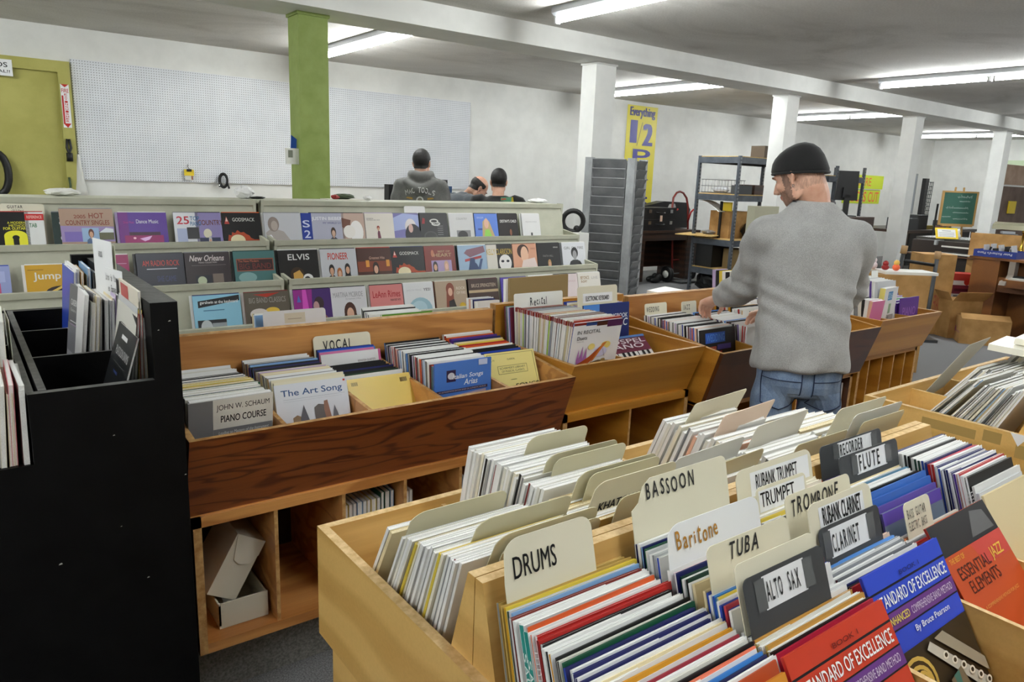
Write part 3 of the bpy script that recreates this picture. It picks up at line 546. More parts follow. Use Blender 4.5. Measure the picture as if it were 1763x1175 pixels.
# fifth column
c5 = fill('in the rightmost slot', 'music_booklet', 'booklet', 1.592, 1.83, (.708, .998), (.562, .993), 21, (15, 21), ZF, ['navy', 'white', 'white', ('white', PAL['white'], PAL['black'], 1), ('black', PAL['black'], None, .7), 'white', ('white', PAL['white'], PAL['dark green'], 1), ('white', PAL['white'], PAL['dark green'], 1), ('white', PAL['white'], PAL['blue'], 1), ('navy', PAL['navy'], PAL['blue'], .8), ('red', (190, 60, 80), PAL['red'], .9), ('white', PAL['white'], PAL['red'], 1.2), ('navy', PAL['navy'], PAL['white'], 1), ('white', PAL['white'], PAL['blue'], 1), ('navy', PAL['navy'], PAL['white'], 1), ('white', PAL['white'], PAL['navy'], 1), ('navy', PAL['navy'], PAL['white'], 1), ('white', PAL['white'], PAL['purple'], 1), ('red', PAL['red'], PAL['white'], 1), 'white', ('black', PAL['black'], PAL['white'], .9)], G)
spiral(c5[20], 0, .3, .006, mat((226, 226, 224), .3))
featured('music_booklet', 'white book with a brown instrument on its cover, rightmost slot', 'booklet', .23, .31, .005, (222, 222, 218), [('p', [(.06, .84), (.9, .9), (.9, .82), (.06, .74)], (214, 204, 70)), ('p', [(.1, .1), (.42, .62), (.7, .55), (.62, .1)], (126, 112, 96)), ('p', [(.3, .05), (.36, .5), (.5, .42), (.62, .15), (.58, .02)], (190, 130, 50)), ('t', 'BOOK 1', .7, .56, .86, .6, (60, 60, 60))], (1.60, .548, .99, .36, 0, ZF), group=G)
fill('at the very front of the rightmost slot', 'music_booklet', 'booklet', 1.592, 1.83, (.535, .97), (.528, .965), 2, (24, 25), ZF, ['pale grey', 'cream'], G)
# ---- foreground bin, far side: sheet music leaning towards the middle
GS = 'sheet music in the far side of the foreground bin'
WH = ['white', 'white', 'off-white', 'white', ('white', PAL['white'], PAL['off-white'], 1.1), 'ivory', 'white', ('off-white', PAL['off-white'], PAL['grey'], .8), 'white', ('white', PAL['white'], PAL['dark red'], .8)]
def rear(where, x0, x1, A, B, n, ln, seq=WH, **k): return fill(where, 'sheet_music', 'sheet music folder', x0, x1, A, B, n, ln, ZF, seq, GS, sgn=-1, frm='from the back', **k)
rear('in the far left slot', .538, .788, (1.04, .955), (1.03, .955), 2, (29, 28), ['white', 'cream'])
rear('in the far left slot', .538, .788, (.985, .965), (.82, 1.0), 24, (26, 17), start=2, jit=.004, hmax=.33, seq=WH[:5]+['yellow']+WH[5:])
for (x, w_, y, z, k, lb) in ((.545, .2, .975, 1.01, 'shoulder', 'manila tab card at the back of the far left slot'), (.60, .2, .865, 1.03, 'shoulder', 'manila tab card halfway along the far left slot'), (.59, .21, .80, 1.035, 'shoulder', 'manila card resting on the middle board, behind the DRUMS card'), (.60, .2, .792, 1.02, 'round', 'lower manila card leaning on the middle board behind the DRUMS card')):
    card(lb, x, w_, y, z, 20, ZF, MANILA2, kind=k, r=.02, sgn=-1)
rear('in the second far slot', .80, 1.045, (1.19, 1.003), (.95, 1.0), 26, (12, 15), jit=.006, hmax=.34, seq=WH[:7]+[('white', PAL['white'], PAL['black'], 1)]+WH[7:])
rear('before the notched cards in the second far slot', .80, 1.045, (.93, .985), (.83, .985), 12, (15, 17), start=0, seq=['cream', 'ivory', 'white', 'tan'])
for (x, w_, y, z, k, lb, tx) in ((.875, .165, 1.09, 1.045, 'shoulder', 'manila tab card near the back of the second far slot', None), (.85, .19, 1.0, 1.042, 'shoulder', 'taller of two manila tabs side by side, second far slot', None), (.86, .19, .985, 1.038, 'round', 'right one of two manila tabs in the second far slot', None), (.84, .205, .90, 1.045, 'shoulder', 'manila tab card just behind the KHATCHATURIAN card', None), (.86, .185, .89, 1.042, 'round', 'manila tab card touching the KHATCHATURIAN card from behind', None), (.83, .21, .845, 1.048, 'shoulder', 'white and manila card printed KHATCHATURIAN', [T('KHATCHATURIAN', .025, .2, -.068, .02)]), (.855, .19, .81, 1.03, 'round', 'plain manila card in front of the KHATCHATURIAN card', None)):
    card(lb, x, w_, y, z, 16, ZF, MANILA2 if tx is None else MANILA, tx, kind=k, r=.018, sgn=-1)
rear('in the third far slot', 1.06, 1.31, (.95, .965), (.84, .985), 13, (20, 15), jit=.007, hmax=.335, seq=WH+['peach'])
for (x, w_, y, z, k, lb, c_) in ((1.07, .24, .88, 1.03, 'round', 'pale grey card behind the BASSOON card', mat((206, 206, 202), .6)), (1.07, .24, .83, 1.02, 'round', 'manila folder with typed note right of the BASSOON card', MANILA2)):
    card(lb, x, w_, y, z, 18, ZF, c_, kind=k, r=.015, sgn=-1, yaw=.06)
rear('in the fourth far slot', 1.325, 1.575, (1.13, .985), (.84, .985), 28, (22, 15), jit=.01, hmax=.33, seq=WH[:9]+['peach'])
card('leaning manila card at the back of the fourth far slot', 1.345, .235, 1.07, 1.045, 22, ZF, MANILA, kind='shoulder', r=.008, sgn=-1, yaw=.1)
card('peach tinted card in the middle of the fourth far slot', 1.345, .235, .985, 1.04, 20, ZF, mat((226, 204, 184), .6), kind='shoulder', r=.008, sgn=-1, yaw=.1)
card('tall manila card behind the white sheets of the fourth far slot', 1.345, .23, .895, 1.042, 17, ZF, mat((216, 212, 200), .6), kind='shoulder', r=.008, sgn=-1, yaw=.08)
card('small manila tab poking up behind the RECORDER card', 1.36, .2, .80, 1.03, 15, ZF, MANILA2, sgn=-1)
rear('in the fifth far slot', 1.59, 1.83, (1.08, .955), (.83, .985), 20, (22, 15), jit=.008, hmax=.32, seq=['white', 'ivory', 'white', 'cream'])
card('tall pale card with wide tape at the right end of the far slots', 1.60, .225, .85, 1.055, 17, ZF, MANILA, kind='shoulder', sgn=-1)
card('white card before the taped one at the right end', 1.603, .226, .812, 1.052, 16, ZF, mat((222, 222, 216), .5), kind='shoulder', sgn=-1)
card('manila card lying on the middle board at its right end', 1.62, .2, .80, 1.035, 16, ZF, MANILA2, sgn=-1)
# ---- right maple bin
GB = 'sheet music in the right maple bin'
fill('in the nearest slot of the right bin', 'sheet_music', 'sheet music folder', 2.47, 2.735, (.925, .985), (.755, .99), 30, (38, 24), .686, ['white', ('white', PAL['white'], PAL['black'], 1), 'white', 'off-white', ('white', PAL['white'], PAL['grey'], .8), 'white', 'ivory', 'white', ('off-white', PAL['off-white'], PAL['light blue'], 1), 'cream', 'white'], GB, sgn=-1, jit=.014, wj=.014)
fill('in the second slot of the right bin', 'sheet_music', 'sheet music folder', 2.757, 3.02, (1.0, .97), (.76, .99), 32, (36, 22), .686, ['white', 'off-white', ('white', PAL['white'], PAL['grey'], 1), 'ivory', 'white', ('off-white', PAL['off-white'], PAL['black'], .7), 'pale grey', 'cream'], GB, sgn=-1, jit=.012, wj=.014)
fill('in the third slot of the right bin', 'sheet_music', 'sheet music folder', 3.04, 3.31, (.98, .99), (.76, 1.0), 14, (32, 22), .686, ['white', 'ivory', 'white', 'off-white'], GB, sgn=-1, jit=.012)
card('tall grey-white card leaning at the back of the right bin', 2.76, .25, 1.045, 1.045, 30, .686, mat((200, 196, 180), .6), sgn=-1, yaw=.1)
for k, (x, y, z, lb) in enumerate(((2.90, .71, 1.035, 'thick cream score lying on top of the sheets in the right bin'), (2.98, .66, 1.058, 'thick white score lying uppermost at the right edge'))):
    o = mesh_obj(book_mb(.235, .31, .022, (236, 232, 216)), 'sheet_music', lb, 'sheet music folder', GB); o.location = (x, y, z); o.rotation_euler = (-PI/2+.04, 0, .12)
# ------------------------------------------------------------ middle row of bins
GR = 'piano books in the Recital bin'; GW = 'songbooks in the WEDDING bin'; G5 = 'method books in the far right bin'
GV = 'songbooks in the VOCAL bin'
def songs(where, x0, x1, A, B, n, ln, seq, zf, grp, **k):
    nm_ = {GV: 'vocal_score', GR: 'piano_book', GW: 'songbook', G5: 'method_book'}[grp]; ct = nm_.replace('_', ' ')  # all of them songbooks, the name only follows the bin
    k.setdefault('ymin', {.646: 1.992, .714: 2.012, .634: 1.946, .704: 1.958}[zf]); return fill(where, nm_, ct, x0, x1, A, B, n, ln, zf, seq, grp, **k)
zv = .646
songs('in the leftmost slot of the VOCAL bin', .44, .672, (2.37, .93), (1.97, .945), 17, (14, -6), ['white', ('white', PAL['white'], PAL['black'], 1), 'off-white', ('white', PAL['white'], PAL['grey'], 1), 'white', 'black', ('white', PAL['white'], PAL['red'], 1), 'black', 'cream', 'yellow', 'cream', ('green', PAL['green'], None, .8), 'off-white', ('white', (226, 224, 214), PAL['dark green'], 1), 'dark green', ('off-white', (216, 214, 200), PAL['black'], 1)], zv, GV)
sc = [('r', 0, 0, .28, 1, (116, 116, 118)), ('r', .28, .62, 1, 1, (218, 214, 204)), ('t', 'JOHN W. SCHAUM', .32, .84, .96, .93, (24, 24, 26)), ('t', 'PIANO COURSE', .37, .70, .92, .79, (24, 24, 26)), ('r', .28, .5, 1, .62, (122, 122, 124)), ('t', 'Leading to Mastery of the Instrument', .34, .53, .95, .585, (226, 226, 226), .15), ('r', .28, 0, 1, .5, (196, 196, 194)), ('t', 'PRICE', .78, .46, .88, .48, (60, 60, 60)), ('e', .62, .22, .3, .2, (224, 224, 222)), ('e', .62, .2, .26, .17, (150, 150, 150)), ('e', .62, .16, .2, .14, (212, 212, 210))]
featured('songbook', 'grey and cream piano course book at the left end of the VOCAL bin', 'songbook', .222, .303, .005, (200, 200, 198), squash(sc, .74), (.438, 1.955, .945, -.12, .02, .646), spine=(110, 110, 112), group=GV)
songs('in the second slot of the VOCAL bin', .70, .93, (2.375, .937), (2.09, .938), 24, (14, 18), [('white', PAL['white'], PAL['navy'], 1), 'white', ('white', PAL['white'], PAL['dark green'], 1), ('grey', PAL['grey'], PAL['cream'], 1), ('white', PAL['white'], PAL['amber'], 1), ('grey', (84, 84, 88), PAL['cream'], .8), 'light blue', ('purple', PAL['purple'], None, .8), ('black', PAL['black'], PAL['blue'], 1), ('black', PAL['black'], PAL['blue'], 1), ('navy', PAL['navy'], PAL['sky blue'], 1), ('black', PAL['black'], PAL['maroon'], 1), 'ivory', 'lilac', 'cream', 'ivory', 'cream'], zv, GV)
gb = [('r', .06, .06, .94, .94, (120, 116, 104)), ('r', .09, .09, .91, .91, (226, 216, 186)), ('t', 'ALBUM', .5, .8, .75, .88, (60, 60, 70))]
featured('songbook', 'cream album with a grey border behind the building cover', 'songbook', .226, .305, .004, (226, 218, 190), [('r', .02, .86, .98, .96, (128, 122, 110))], (.70, 2.088, .942, .31), group=GV)
featured('songbook', 'cream grammar-titled book just behind the building cover', 'songbook', .222, .30, .004, (230, 224, 200), [('t', 'GRADED', .5, .9, .85, .96, (70, 70, 90))], (.705, 2.08, .935, .27), group=GV)
ast = [('t', 'The Art Song', .08, .76, .92, .9, (52, 88, 138)), ('r', .1, .735, .95, .738, (110, 120, 140)), ('r', .1, .70, .9, .702, (150, 155, 165)), ('p', [(0, .0), (1, .0), (1, .3), (0, .34)], (186, 186, 190)), ('p', [(.2, .1), (.2, .42), (.26, .46), (.32, .42), (.36, .1)], (150, 124, 96)), ('p', [(.3, .4), (.36, .62), (.42, .34), (.44, .1), (.3, .1)], (98, 96, 104)), ('p', [(.5, .1), (.5, .55), (.56, .6), (.64, .58), (.72, .1)], (104, 98, 96)), ('p', [(.63, .5), (.64, .64), (.69, .65), (.74, .2), (.66, .2)], (150, 110, 92)), ('p', [(.72, .2), (.78, .55), (.86, .2)], (110, 110, 118)), ('r', .94, .94, .97, .97, (200, 60, 50))]
featured('songbook', 'white art song book with old buildings on the cover', 'songbook', .225, .285, .005, (222, 225, 232), squash(ast, .62), (.70, 2.072, .93, .31, -.02), group=GV)
songs('behind the bright yellow book in the third slot', .955, 1.175, (2.385, .945), (2.36, .94), 4, (13, 14), ['black', 'blue', ('blue', PAL['sky blue'], PAL['navy'], 1), 'pink'], zv, GV)
card('cream divider card hand-lettered VOCAL', .952, .215, 2.395, .99, 12, .646, MANILA, [H('VOCAL', .035, -.052, .034, a=.5, gap=.15, j=.05)], r=.014)
featured('songbook', 'white vocal collection behind black books in the third slot', 'songbook', .222, .30, .005, (226, 226, 226), [('t', 'the best of', .33, .66, .68, .74, (70, 70, 70)), ('t', 'SCHERZO', .6, .52, .92, .62, (60, 60, 60)), ('t', 'BERNSTEIN QUARTETS', .6, .87, .9, .9, (150, 140, 140)), ('r', .96, 0, 1, 1, (220, 110, 160))], (.955, 2.335, .937, .25), spine=(90, 90, 100), group=GV)
songs('between the white and the yellow book in the third slot', .955, 1.175, (2.30, .905), (2.16, .905), 9, (15, 17), ['black', ('black', PAL['black'], PAL['light blue'], 1), 'black', ('black', PAL['black'], PAL['yellow'], 1), 'navy', 'black', ('black', PAL['black'], PAL['green'], 1), ('dark green', (36, 60, 40), PAL['white'], 1), 'white'], zv, GV)
featured('songbook', 'glossy bright yellow blank-backed book in the third slot', 'songbook', .225, .25, .004, (226, 196, 92), [('r', .06+.012*k, .90, .066+.012*k, .95, (96, 80, 30)) for k in range(8)]+[('r', .82+.014*k, .88, .828+.014*k, .94, (96, 80, 30)) for k in range(8)], (.957, 2.145, .895, .6, -.03), pages=PAGESC, group=GV)
songs('in the fourth slot of the VOCAL bin', 1.205, 1.438, (2.365, .945), (2.045, .945), 36, (14, 6), [('black', PAL['black'], PAL['sky blue'], 1), ('black', PAL['black'], PAL['sky blue'], 1), ('white', PAL['white'], PAL['black'], 1), ('white', PAL['white'], PAL['navy'], 1), 'black', ('white', PAL['white'], PAL['lilac'], 1), ('white', PAL['white'], PAL['black'], 1), ('red', PAL['white'], PAL['red'], 1), ('red', PAL['black'], PAL['red'], 1), ('white', PAL['white'], PAL['black'], 1), ('orange', PAL['white'], PAL['orange'], 1), ('orange', PAL['black'], PAL['orange'], 1), ('navy', PAL['white'], PAL['navy'], 1), ('lilac', PAL['white'], PAL['light blue'], 1), 'white', ('off-white', PAL['white'], PAL['grey'], 1), ('white', PAL['white'], PAL['black'], 1), 'white'], zv, GV)
songs('right behind the blue Italian book', 1.205, 1.438, (2.034, .942), (2.018, .94), 3, (4, 3), [('maroon', PAL['brown'], PAL['maroon'], 1), ('red', (180, 50, 40), PAL['red'], 1), ('teal', (150, 180, 190), PAL['dark green'], 1)], zv, GV)
it = [('r', .2, .6, .36, .84, (48, 36, 74)), ('e', .28, .72, .06, .07, (200, 200, 210)), ('t', 'Italian Songs', .3, .62, .84, .74, (236, 238, 244), .2), ('t', 'Arias', .5, .5, .74, .62, (236, 238, 244), .2), ('r', .03, .38, .93, .44, (52, 34, 62)), ('t', 'AN AUTHORITATIVE EDITION BASED ON AUTHENTIC SOURCES', .06, .395, .9, .425, (190, 180, 200)), ('p', [(.1, 0), (.9, 0), (.9, .36), (.1, .3)], (176, 160, 176)), ('p', [(.22, 0), (.22, .24), (.27, .24), (.27, 0)], (60, 56, 70)), ('p', [(.7, .1), (.76, .28), (.84, .1)], (60, 56, 70)), ('r', .76, .87, .92, .99, (190, 200, 226))]
featured('songbook', 'blue book of Italian songs and arias facing out', 'songbook', .228, .302, .006, (72, 120, 200), squash(it, .55), (1.207, 2.004, .945, .03, .02, .646), spine=(60, 100, 180), group=GV)
songs('in the rightmost slot of the VOCAL bin', 1.465, 1.69, (2.38, .95), (2.13, .918), 15, (13, 20), ['white', ('off-white', PAL['off-white'], PAL['red'], 1), 'orange', ('lilac', PAL['purple'], None, 1), ('navy', PAL['navy'], PAL['purple'], 1), 'cream', 'yellow', 'red', ('orange', PAL['orange'], PAL['red'], 1), 'white', 'black', 'black', ('blue', PAL['blue'], PAL['black'], 1), 'black', ('dark green', (70, 90, 50), PAL['black'], 1)], zv, GV)
cr = [('r', .03, .03, .97, .97, (160, 148, 90)), ('r', .045, .04, .955, .96, (232, 218, 140)), ('t', 'VOL. 71', .04, .84, .16, .87, (60, 56, 30)), ('t', 'CLASSICAL', .42, .84, .58, .87, (60, 56, 30)), ('r', .2, .58, .8, .74, (150, 138, 84)), ('r', .21, .59, .79, .73, (232, 218, 140)), ('t', "SCHIRMER'S LIBRARY", .24, .67, .76, .71, (70, 66, 40)), ('t', 'OF MUSICAL CLASSICS', .27, .61, .73, .65, (70, 66, 40)), ('t', 'SONGS', .5, .3, .98, .38, (40, 38, 24)), ('r', .42, .46, .54, .468, (90, 84, 50))]
featured('songbook', 'pale yellow classical library songbook at the right end of the VOCAL bin', 'songbook', .215, .27, .005, (236, 222, 146), squash(cr, .72), (1.468, 2.105, .932, .42, -.04), group=GV, pages=PAGESC)
# back half of the same bin
c_ = card('blank white folder with a taped note standing behind the VOCAL bin', .85, .235, 2.60, 1.05, 8, .65, mat((222, 224, 226), .5))
mesh_obj(art_mb([('r', .33, .88, .66, .97, (212, 206, 186)), ('r', .38, .915, .6, .92, (150, 140, 120))], .235, .405), 'taped_note', parent=c_)
fill('of the stack behind the left part of the back board', 'songbook', 'songbook', .835, 1.06, (2.68, 1.03), (2.64, 1.03), 4, (8, 8), .65, ['cream', ('white', PAL['white'], PAL['black'], 1), 'white', ('light blue', PAL['light blue'], None, 1)], 'songbooks behind the back boards')
fill('of the stack under the green book behind the back board', 'songbook', 'songbook', 1.31, 1.56, (2.78, 1.0), (2.70, .985), 9, (10, 14), .65, ['white', ('white', PAL['white'], PAL['dark green'], 1), ('white', PAL['white'], PAL['black'], 1), 'black', 'white', ('white', PAL['white'], PAL['navy'], 1), 'white'], 'songbooks behind the back boards')
featured('songbook', 'green topped book standing behind the VOCAL bin back board', 'songbook', .24, .34, .004, (92, 152, 40), [('r', 0, .0, .02, 1, (240, 240, 240))], (1.345, 2.66, .99, .2), group='songbooks behind the back boards')
featured('songbook', 'white glossy book leaning in front of the green one', 'songbook', .30, .31, .005, (226, 228, 226), [('e', .12, .93, .03, .03, (60, 110, 150))], (1.36, 2.62, .966, .3, -.05), group='songbooks behind the back boards')
fill('of the leaning books left of the big brown board', 'songbook', 'songbook', 1.80, 1.93, (2.72, 1.02), (2.64, 1.015), 5, (6, 10), .72, ['white', ('pale grey', PAL['pale grey'], PAL['peach'], 1), ('navy', PAL['navy'], PAL['white'], 1), 'off-white', 'white'], 'songbooks behind the back boards', )
o = mesh_obj(bx((0, 0, 0), (.36, .012, .40), mat((150, 128, 84), .7)), 'backing_board', 'large brown cardboard sheet standing behind the Recital card', 'cardboard'); set_pose(o, 1.96, 2.62, 1.085, .06, .37, .05, .715); bx((-.012, .013, 0), (.35, .03, .395), WHITE).obj('white_sheet', o)
# ---- Recital bin
GR = 'piano books in the Recital bin'; zr_ = .714
songs('behind the Recital card', 1.752, 1.86, (2.375, 1.04), (2.335, 1.042), 6, (8, 8), [('maroon', PAL['maroon'], None, 1), ('grey', PAL['grey'], PAL['maroon'], 1), ('teal', (130, 190, 170), (130, 190, 170), 1), ('white', PAL['white'], (120, 110, 150), 1), ('lilac', PAL['lilac'], PAL['blue'], 1), ('maroon', PAL['maroon'], None, 1.3)], zr_, GR)
card('white divider card hand-lettered Recital', 1.765, .255, 2.33, 1.098, 6, zr_, mat((232, 232, 226), .5), [H('Recital', .082, -.052, .032, a=.45, gap=.16)], r=.008)
RS = [('white', (190, 188, 184), (218, 216, 210), 1), ('white', (170, 60, 40), (220, 216, 208), 1), ('cream', (196, 186, 150), (196, 186, 150), 1.3), ('white', (120, 90, 80), (222, 222, 220), 1), ('white', (160, 170, 180), (220, 222, 224), 1)]
rc = songs('from the Recital card to the duet book', 1.76, 2.01, (2.31, 1.045), (1.968, 1.05), 34, (5, -7), RS[:2]+[RS[2]]+RS[3:]+[('lime', PAL['white'], PAL['lime'], 1), ('grey', PAL['grey'], (150, 156, 166), 1)]+RS[3:]*2+[('white', (190, 190, 186), (226, 226, 224), 1)]*4+[RS[2]], zr_, GR)
capc = mat((128, 26, 20), .4)
for o in rc:
    hh = o.dimensions.z; bx((-.0006, -.0004, .317), (.012, .0062, .334), capc).obj('red_spine_top', o)
re_ = [('r', 0, .95, 1, 1, (40, 30, 40)), ('r', 0, .955, .24, 1, (130, 30, 24)), ('r', .24, .93, .46, .985, (40, 70, 130)), ('r', .46, .91, .68, .985, (74, 34, 22)), ('r', .68, .87, 1, 1, (78, 30, 78)), ('t', 'IN RECITAL', .09, .78, .56, .85, (110, 110, 112)), ('t', 'Duets', .1, .67, .3, .74, (110, 110, 112)), ('t', 'Volume One', .1, .63, .24, .65, (150, 150, 152)), ('e', .72, .52, .1, .07, (236, 214, 120)), ('e', .42, .52, .07, .06, (240, 220, 130)), ('e', .62, .4, .14, .1, (206, 206, 236)), ('p', [(.14, .3), (.17, .5), (.2, .28), (.24, .55), (.27, .3), (.32, .52), (.35, .3), (.3, .2), (.15, .22)], (170, 110, 176)), ('p', [(.16, .2), (.4, .33), (.68, .57), (.72, .58), (.5, .28), (.36, .17)], (178, 84, 36)), ('p', [(.64, .56), (.73, .585), (.5, .25), (.44, .2)], (206, 120, 50)), ('p', [(.66, .45), (.665, .45), (.72, .3), (.715, .3)], (90, 60, 40)), ('p', [(.4, .2), (.6, .24), (.85, .2), (.6, .15)], (110, 90, 60)), ('e', .7, .23, .05, .03, (170, 140, 80))]
featured('songbook', 'white duet book with a lute drawing facing out in the Recital bin', 'songbook', .25, .334, .005, (232, 232, 234), squash(re_, .62), (1.762, 1.957, 1.05, -.155, .02, .714), spine=(30, 70, 140), group=GR)
card('cream divider card printed ELECTRONIC KEYBOARD', 2.048, .23, 2.27, 1.118, 6, zr_, MANILA, [T('ELECTRONIC KEYBOARD', .045, .18, -.062, .02)], strip=(.03, -.07, .2, -.03))
songs('behind the dark blue keyboard songbook', 2.05, 2.33, (2.36, 1.045), (2.28, 1.04), 5, (8, 8), ['amber', 'blue', 'white', 'cream', 'lilac'], zr_, GR)
sb = [('r', 0, .86, .34, 1, (80, 140, 220)), ('t', 'PIANO SONGBOOK', .2, .80, .96, .86, (226, 232, 244), .1), ('t', 'CLASSIC', .4, .69, .95, .79, (240, 244, 250), .15), ('r', 0, 0, 1, .48, (150, 190, 220))]
featured('songbook', 'dark blue keyboard songbook leaning under the ELECTRONIC KEYBOARD card', 'songbook', .27, .33, .006, (30, 48, 112), sb, (2.075, 2.255, 1.04, .08), group=GR)
gp = [('r', 0, 0, 1, .5, (16, 16, 18))]+[('r', .02+.098*k, .0, .1+.098*k, .5, (232, 232, 230)) for k in range(10)]+[('r', .085+.098*k, .2, .135+.098*k, .5, (16, 16, 18)) for k in (0, 1, 3, 4, 5, 7, 8)]+[('r', 0, .93, 1, 1, (80, 120, 180)), ('t', 'GOSPEL', .08, .76, .96, .9, (232, 218, 226)), ('t', 'PIANO', .1, .6, .88, .74, (232, 218, 226))]
featured('songbook', 'maroon gospel piano book with keys on the cover, lying low', 'songbook', .30, .22, .006, (112, 40, 66), squash(gp, .75), (2.085, 2.20, .90, .85, 0), group=GR)
# ---- Wedding bin
GW = 'songbooks in the WEDDING bin'; zw_ = .634
card('cream divider card lettered WEDDING', 2.52, .15, 2.325, 1.005, 8, zw_, MANILA, [H('WEDDING', .01, -.04, .024, a=.36, gap=.18, j=.03)], r=.01)
card('cream divider card lettered JAZZ by the hand', 2.775, .11, 2.325, .998, 8, zw_, MANILA, [H('JAZZ', .014, -.04, .024, a=.36, gap=.2, j=.03)], r=.01)
WS = ['white', ('white', PAL['white'], PAL['black'], 1), 'white', ('white', PAL['white'], PAL['lilac'], 1), ('black', PAL['black'], PAL['grey'], 1), 'white', 'off-white', ('white', PAL['white'], PAL['blue'], 1), ('black', PAL['black'], PAL['white'], 1), 'black', ('black', PAL['black'], PAL['white'], 1), ('white', PAL['white'], PAL['maroon'], 1), ('purple', PAL['white'], PAL['purple'], 1), ('orange', PAL['white'], PAL['red'], 1), ('blue', PAL['white'], PAL['blue'], 1), 'peach', ('black', PAL['white'], PAL['black'], 1)]
songs('in front of the WEDDING card', 2.515, 2.765, (2.315, .955), (2.006, .945), 34, (8, 9), WS, zw_, GW)
wm = [('r', .14, .62, .7, .9, (40, 90, 190)), ('t', 'WEDDING', .17, .66, .68, .86, (90, 150, 230)), ('r', .1, .4, .44, .52, (190, 90, 70)), ('r', .47, .42, .86, .56, (80, 70, 150)), ('r', .34, .22, .6, .38, (170, 50, 50)), ('r', .64, .05, .9, .16, (150, 80, 60)), ('t', 'MUSIC', .12, .42, .42, .5, (40, 20, 20))]
featured('songbook', 'black wedding music book with coloured panels facing out', 'songbook', .24, .31, .006, (14, 14, 18), squash(wm, .52), (2.522, 1.997, .945, .15, 0, .634), group=GW)
songs('in front of the JAZZ card', 2.785, 3.02, (2.26, .955), (1.95, .94), 32, (9, 12), [('blue', PAL['sky blue'], PAL['white'], 1), ('blue', PAL['white'], PAL['sky blue'], 1), ('black', PAL['black'], PAL['black'], 1), ('black', PAL['black'], PAL['maroon'], 1), ('white', PAL['white'], PAL['black'], 1), 'black', ('white', PAL['white'], PAL['black'], 1), ('white', PAL['white'], PAL['black'], 1), ('white', PAL['white'], PAL['purple'], 1), 'white', 'off-white', ('red', PAL['white'], PAL['red'], 1), ('red', PAL['white'], PAL['red'], 1), 'white', ('maroon', PAL['white'], PAL['maroon'], 1), ('navy', PAL['white'], PAL['navy'], 1), 'white', ('dark red', PAL['white'], PAL['dark red'], 1)], zw_, GW)
songs('in the third slot of the WEDDING bin', 3.045, 3.27, (2.33, .97), (1.98, .95), 26, (9, 12), ['amber', 'black', 'white', 'white', ('white', PAL['white'], PAL['red'], 1), 'off-white'], zw_, GW)
card('white card hand-lettered Folk Music beside the man', 2.95, .25, 2.10, .985, 8, zw_, mat((232, 230, 222), .5), [H('Folk Music', .05, -.036, .026, a=.45, gap=.2)])
songs('at the back of the fourth slot of the WEDDING bin', 3.295, 3.52, (2.36, .985), (2.30, .975), 5, (9, 10), ['sky blue', 'yellow', 'white', 'navy', 'white'], zw_, GW)
songs('in the rightmost slot of the WEDDING bin', 3.545, 3.745, (2.36, .93), (2.30, .925), 4, (12, 14), ['white', 'black', 'white', 'navy'], zw_, GW)
o = mesh_obj(book_mb(.24, .32, .02, (234, 232, 224)), 'songbook', 'white book lying on the back boards of the WEDDING bin', 'songbook', 'songbooks behind the back boards'); o.location = (3.2, 2.55, .94); o.rotation_euler = (-PI/2+.06, 0, .3)
fill('behind the WEDDING bin back board', 'songbook', 'songbook', 3.62, 3.75, (2.80, 1.06), (2.60, 1.06), 9, (6, 8), .72, ['lilac', 'black', 'yellow', 'white', 'black', 'off-white', 'white', 'amber', 'white'], 'songbooks behind the back boards')
# ---- far right bin
G5 = 'method books in the far right bin'; z5 = .704
songs('in the left slot of the far right bin', 3.825, 3.955, (2.30, 1.0), (1.93, .99), 18, (8, 10), ['white', ('black', PAL['black'], PAL['grey'], 1), 'off-white', ('white', PAL['white'], PAL['black'], 1), 'white', ('pink', PAL['pink'], PAL['peach'], 1)], z5, G5, wj=.004)
songs('in the middle slot of the far right bin', 3.98, 4.19, (2.30, 1.09), (2.0, 1.075), 20, (6, 7), [('purple', PAL['white'], PAL['purple'], 1), 'white', ('white', PAL['white'], PAL['purple'], 1), 'white', 'pale grey'], z5, G5)
wk = [('r', .28, .8, .62, .94, (50, 130, 190)), ('t', '2016', .3, .82, .6, .92, (200, 225, 240)), ('r', .42, .58, .6, .74, (150, 180, 150)), ('t', 'PIANO BOOK', .4, .46, .92, .56, (100, 100, 100)), ('r', .4, .1, .52, .26, (120, 150, 200)), ('r', .54, .1, .7, .3, (150, 120, 190)), ('r', .72, .1, .84, .26, (90, 180, 200)), ('r', .86, .1, .96, .3, (220, 60, 60))]
featured('songbook', 'white and blue method book facing out, far right bin', 'songbook', .185, .34, .03, (230, 230, 232), wk, (3.985, 1.95, 1.045, -.03, .12, .704), spine=(220, 206, 110), group=G5)
songs('in the right slot of the far right bin', 4.21, 4.44, (2.20, 1.0), (1.99, .945), 9, (10, 4), [('purple', (96, 60, 150), PAL['purple'], 1), 'purple', 'pink', ('white', PAL['white'], PAL['purple'], 1), 'purple', 'lilac', ('green', (70, 150, 90), PAL['purple'], 1)], z5, G5)
featured('songbook', 'purple method book leaning at the right end of the row', 'songbook', .215, .27, .006, (92, 50, 140), [('t', 'PIANO', .15, .62, .85, .8, (150, 110, 190))], (4.215, 1.972, .945, .05, 0, .704), group=G5)
card('white tab card between the method books of the far right bin', 4.10, .07, 2.10, 1.12, 6, z5, OFFW, r=.006)
card('blank white folder at the back of the far right bin', 3.86, .28, 2.33, 1.155, 6, z5, OFFW)
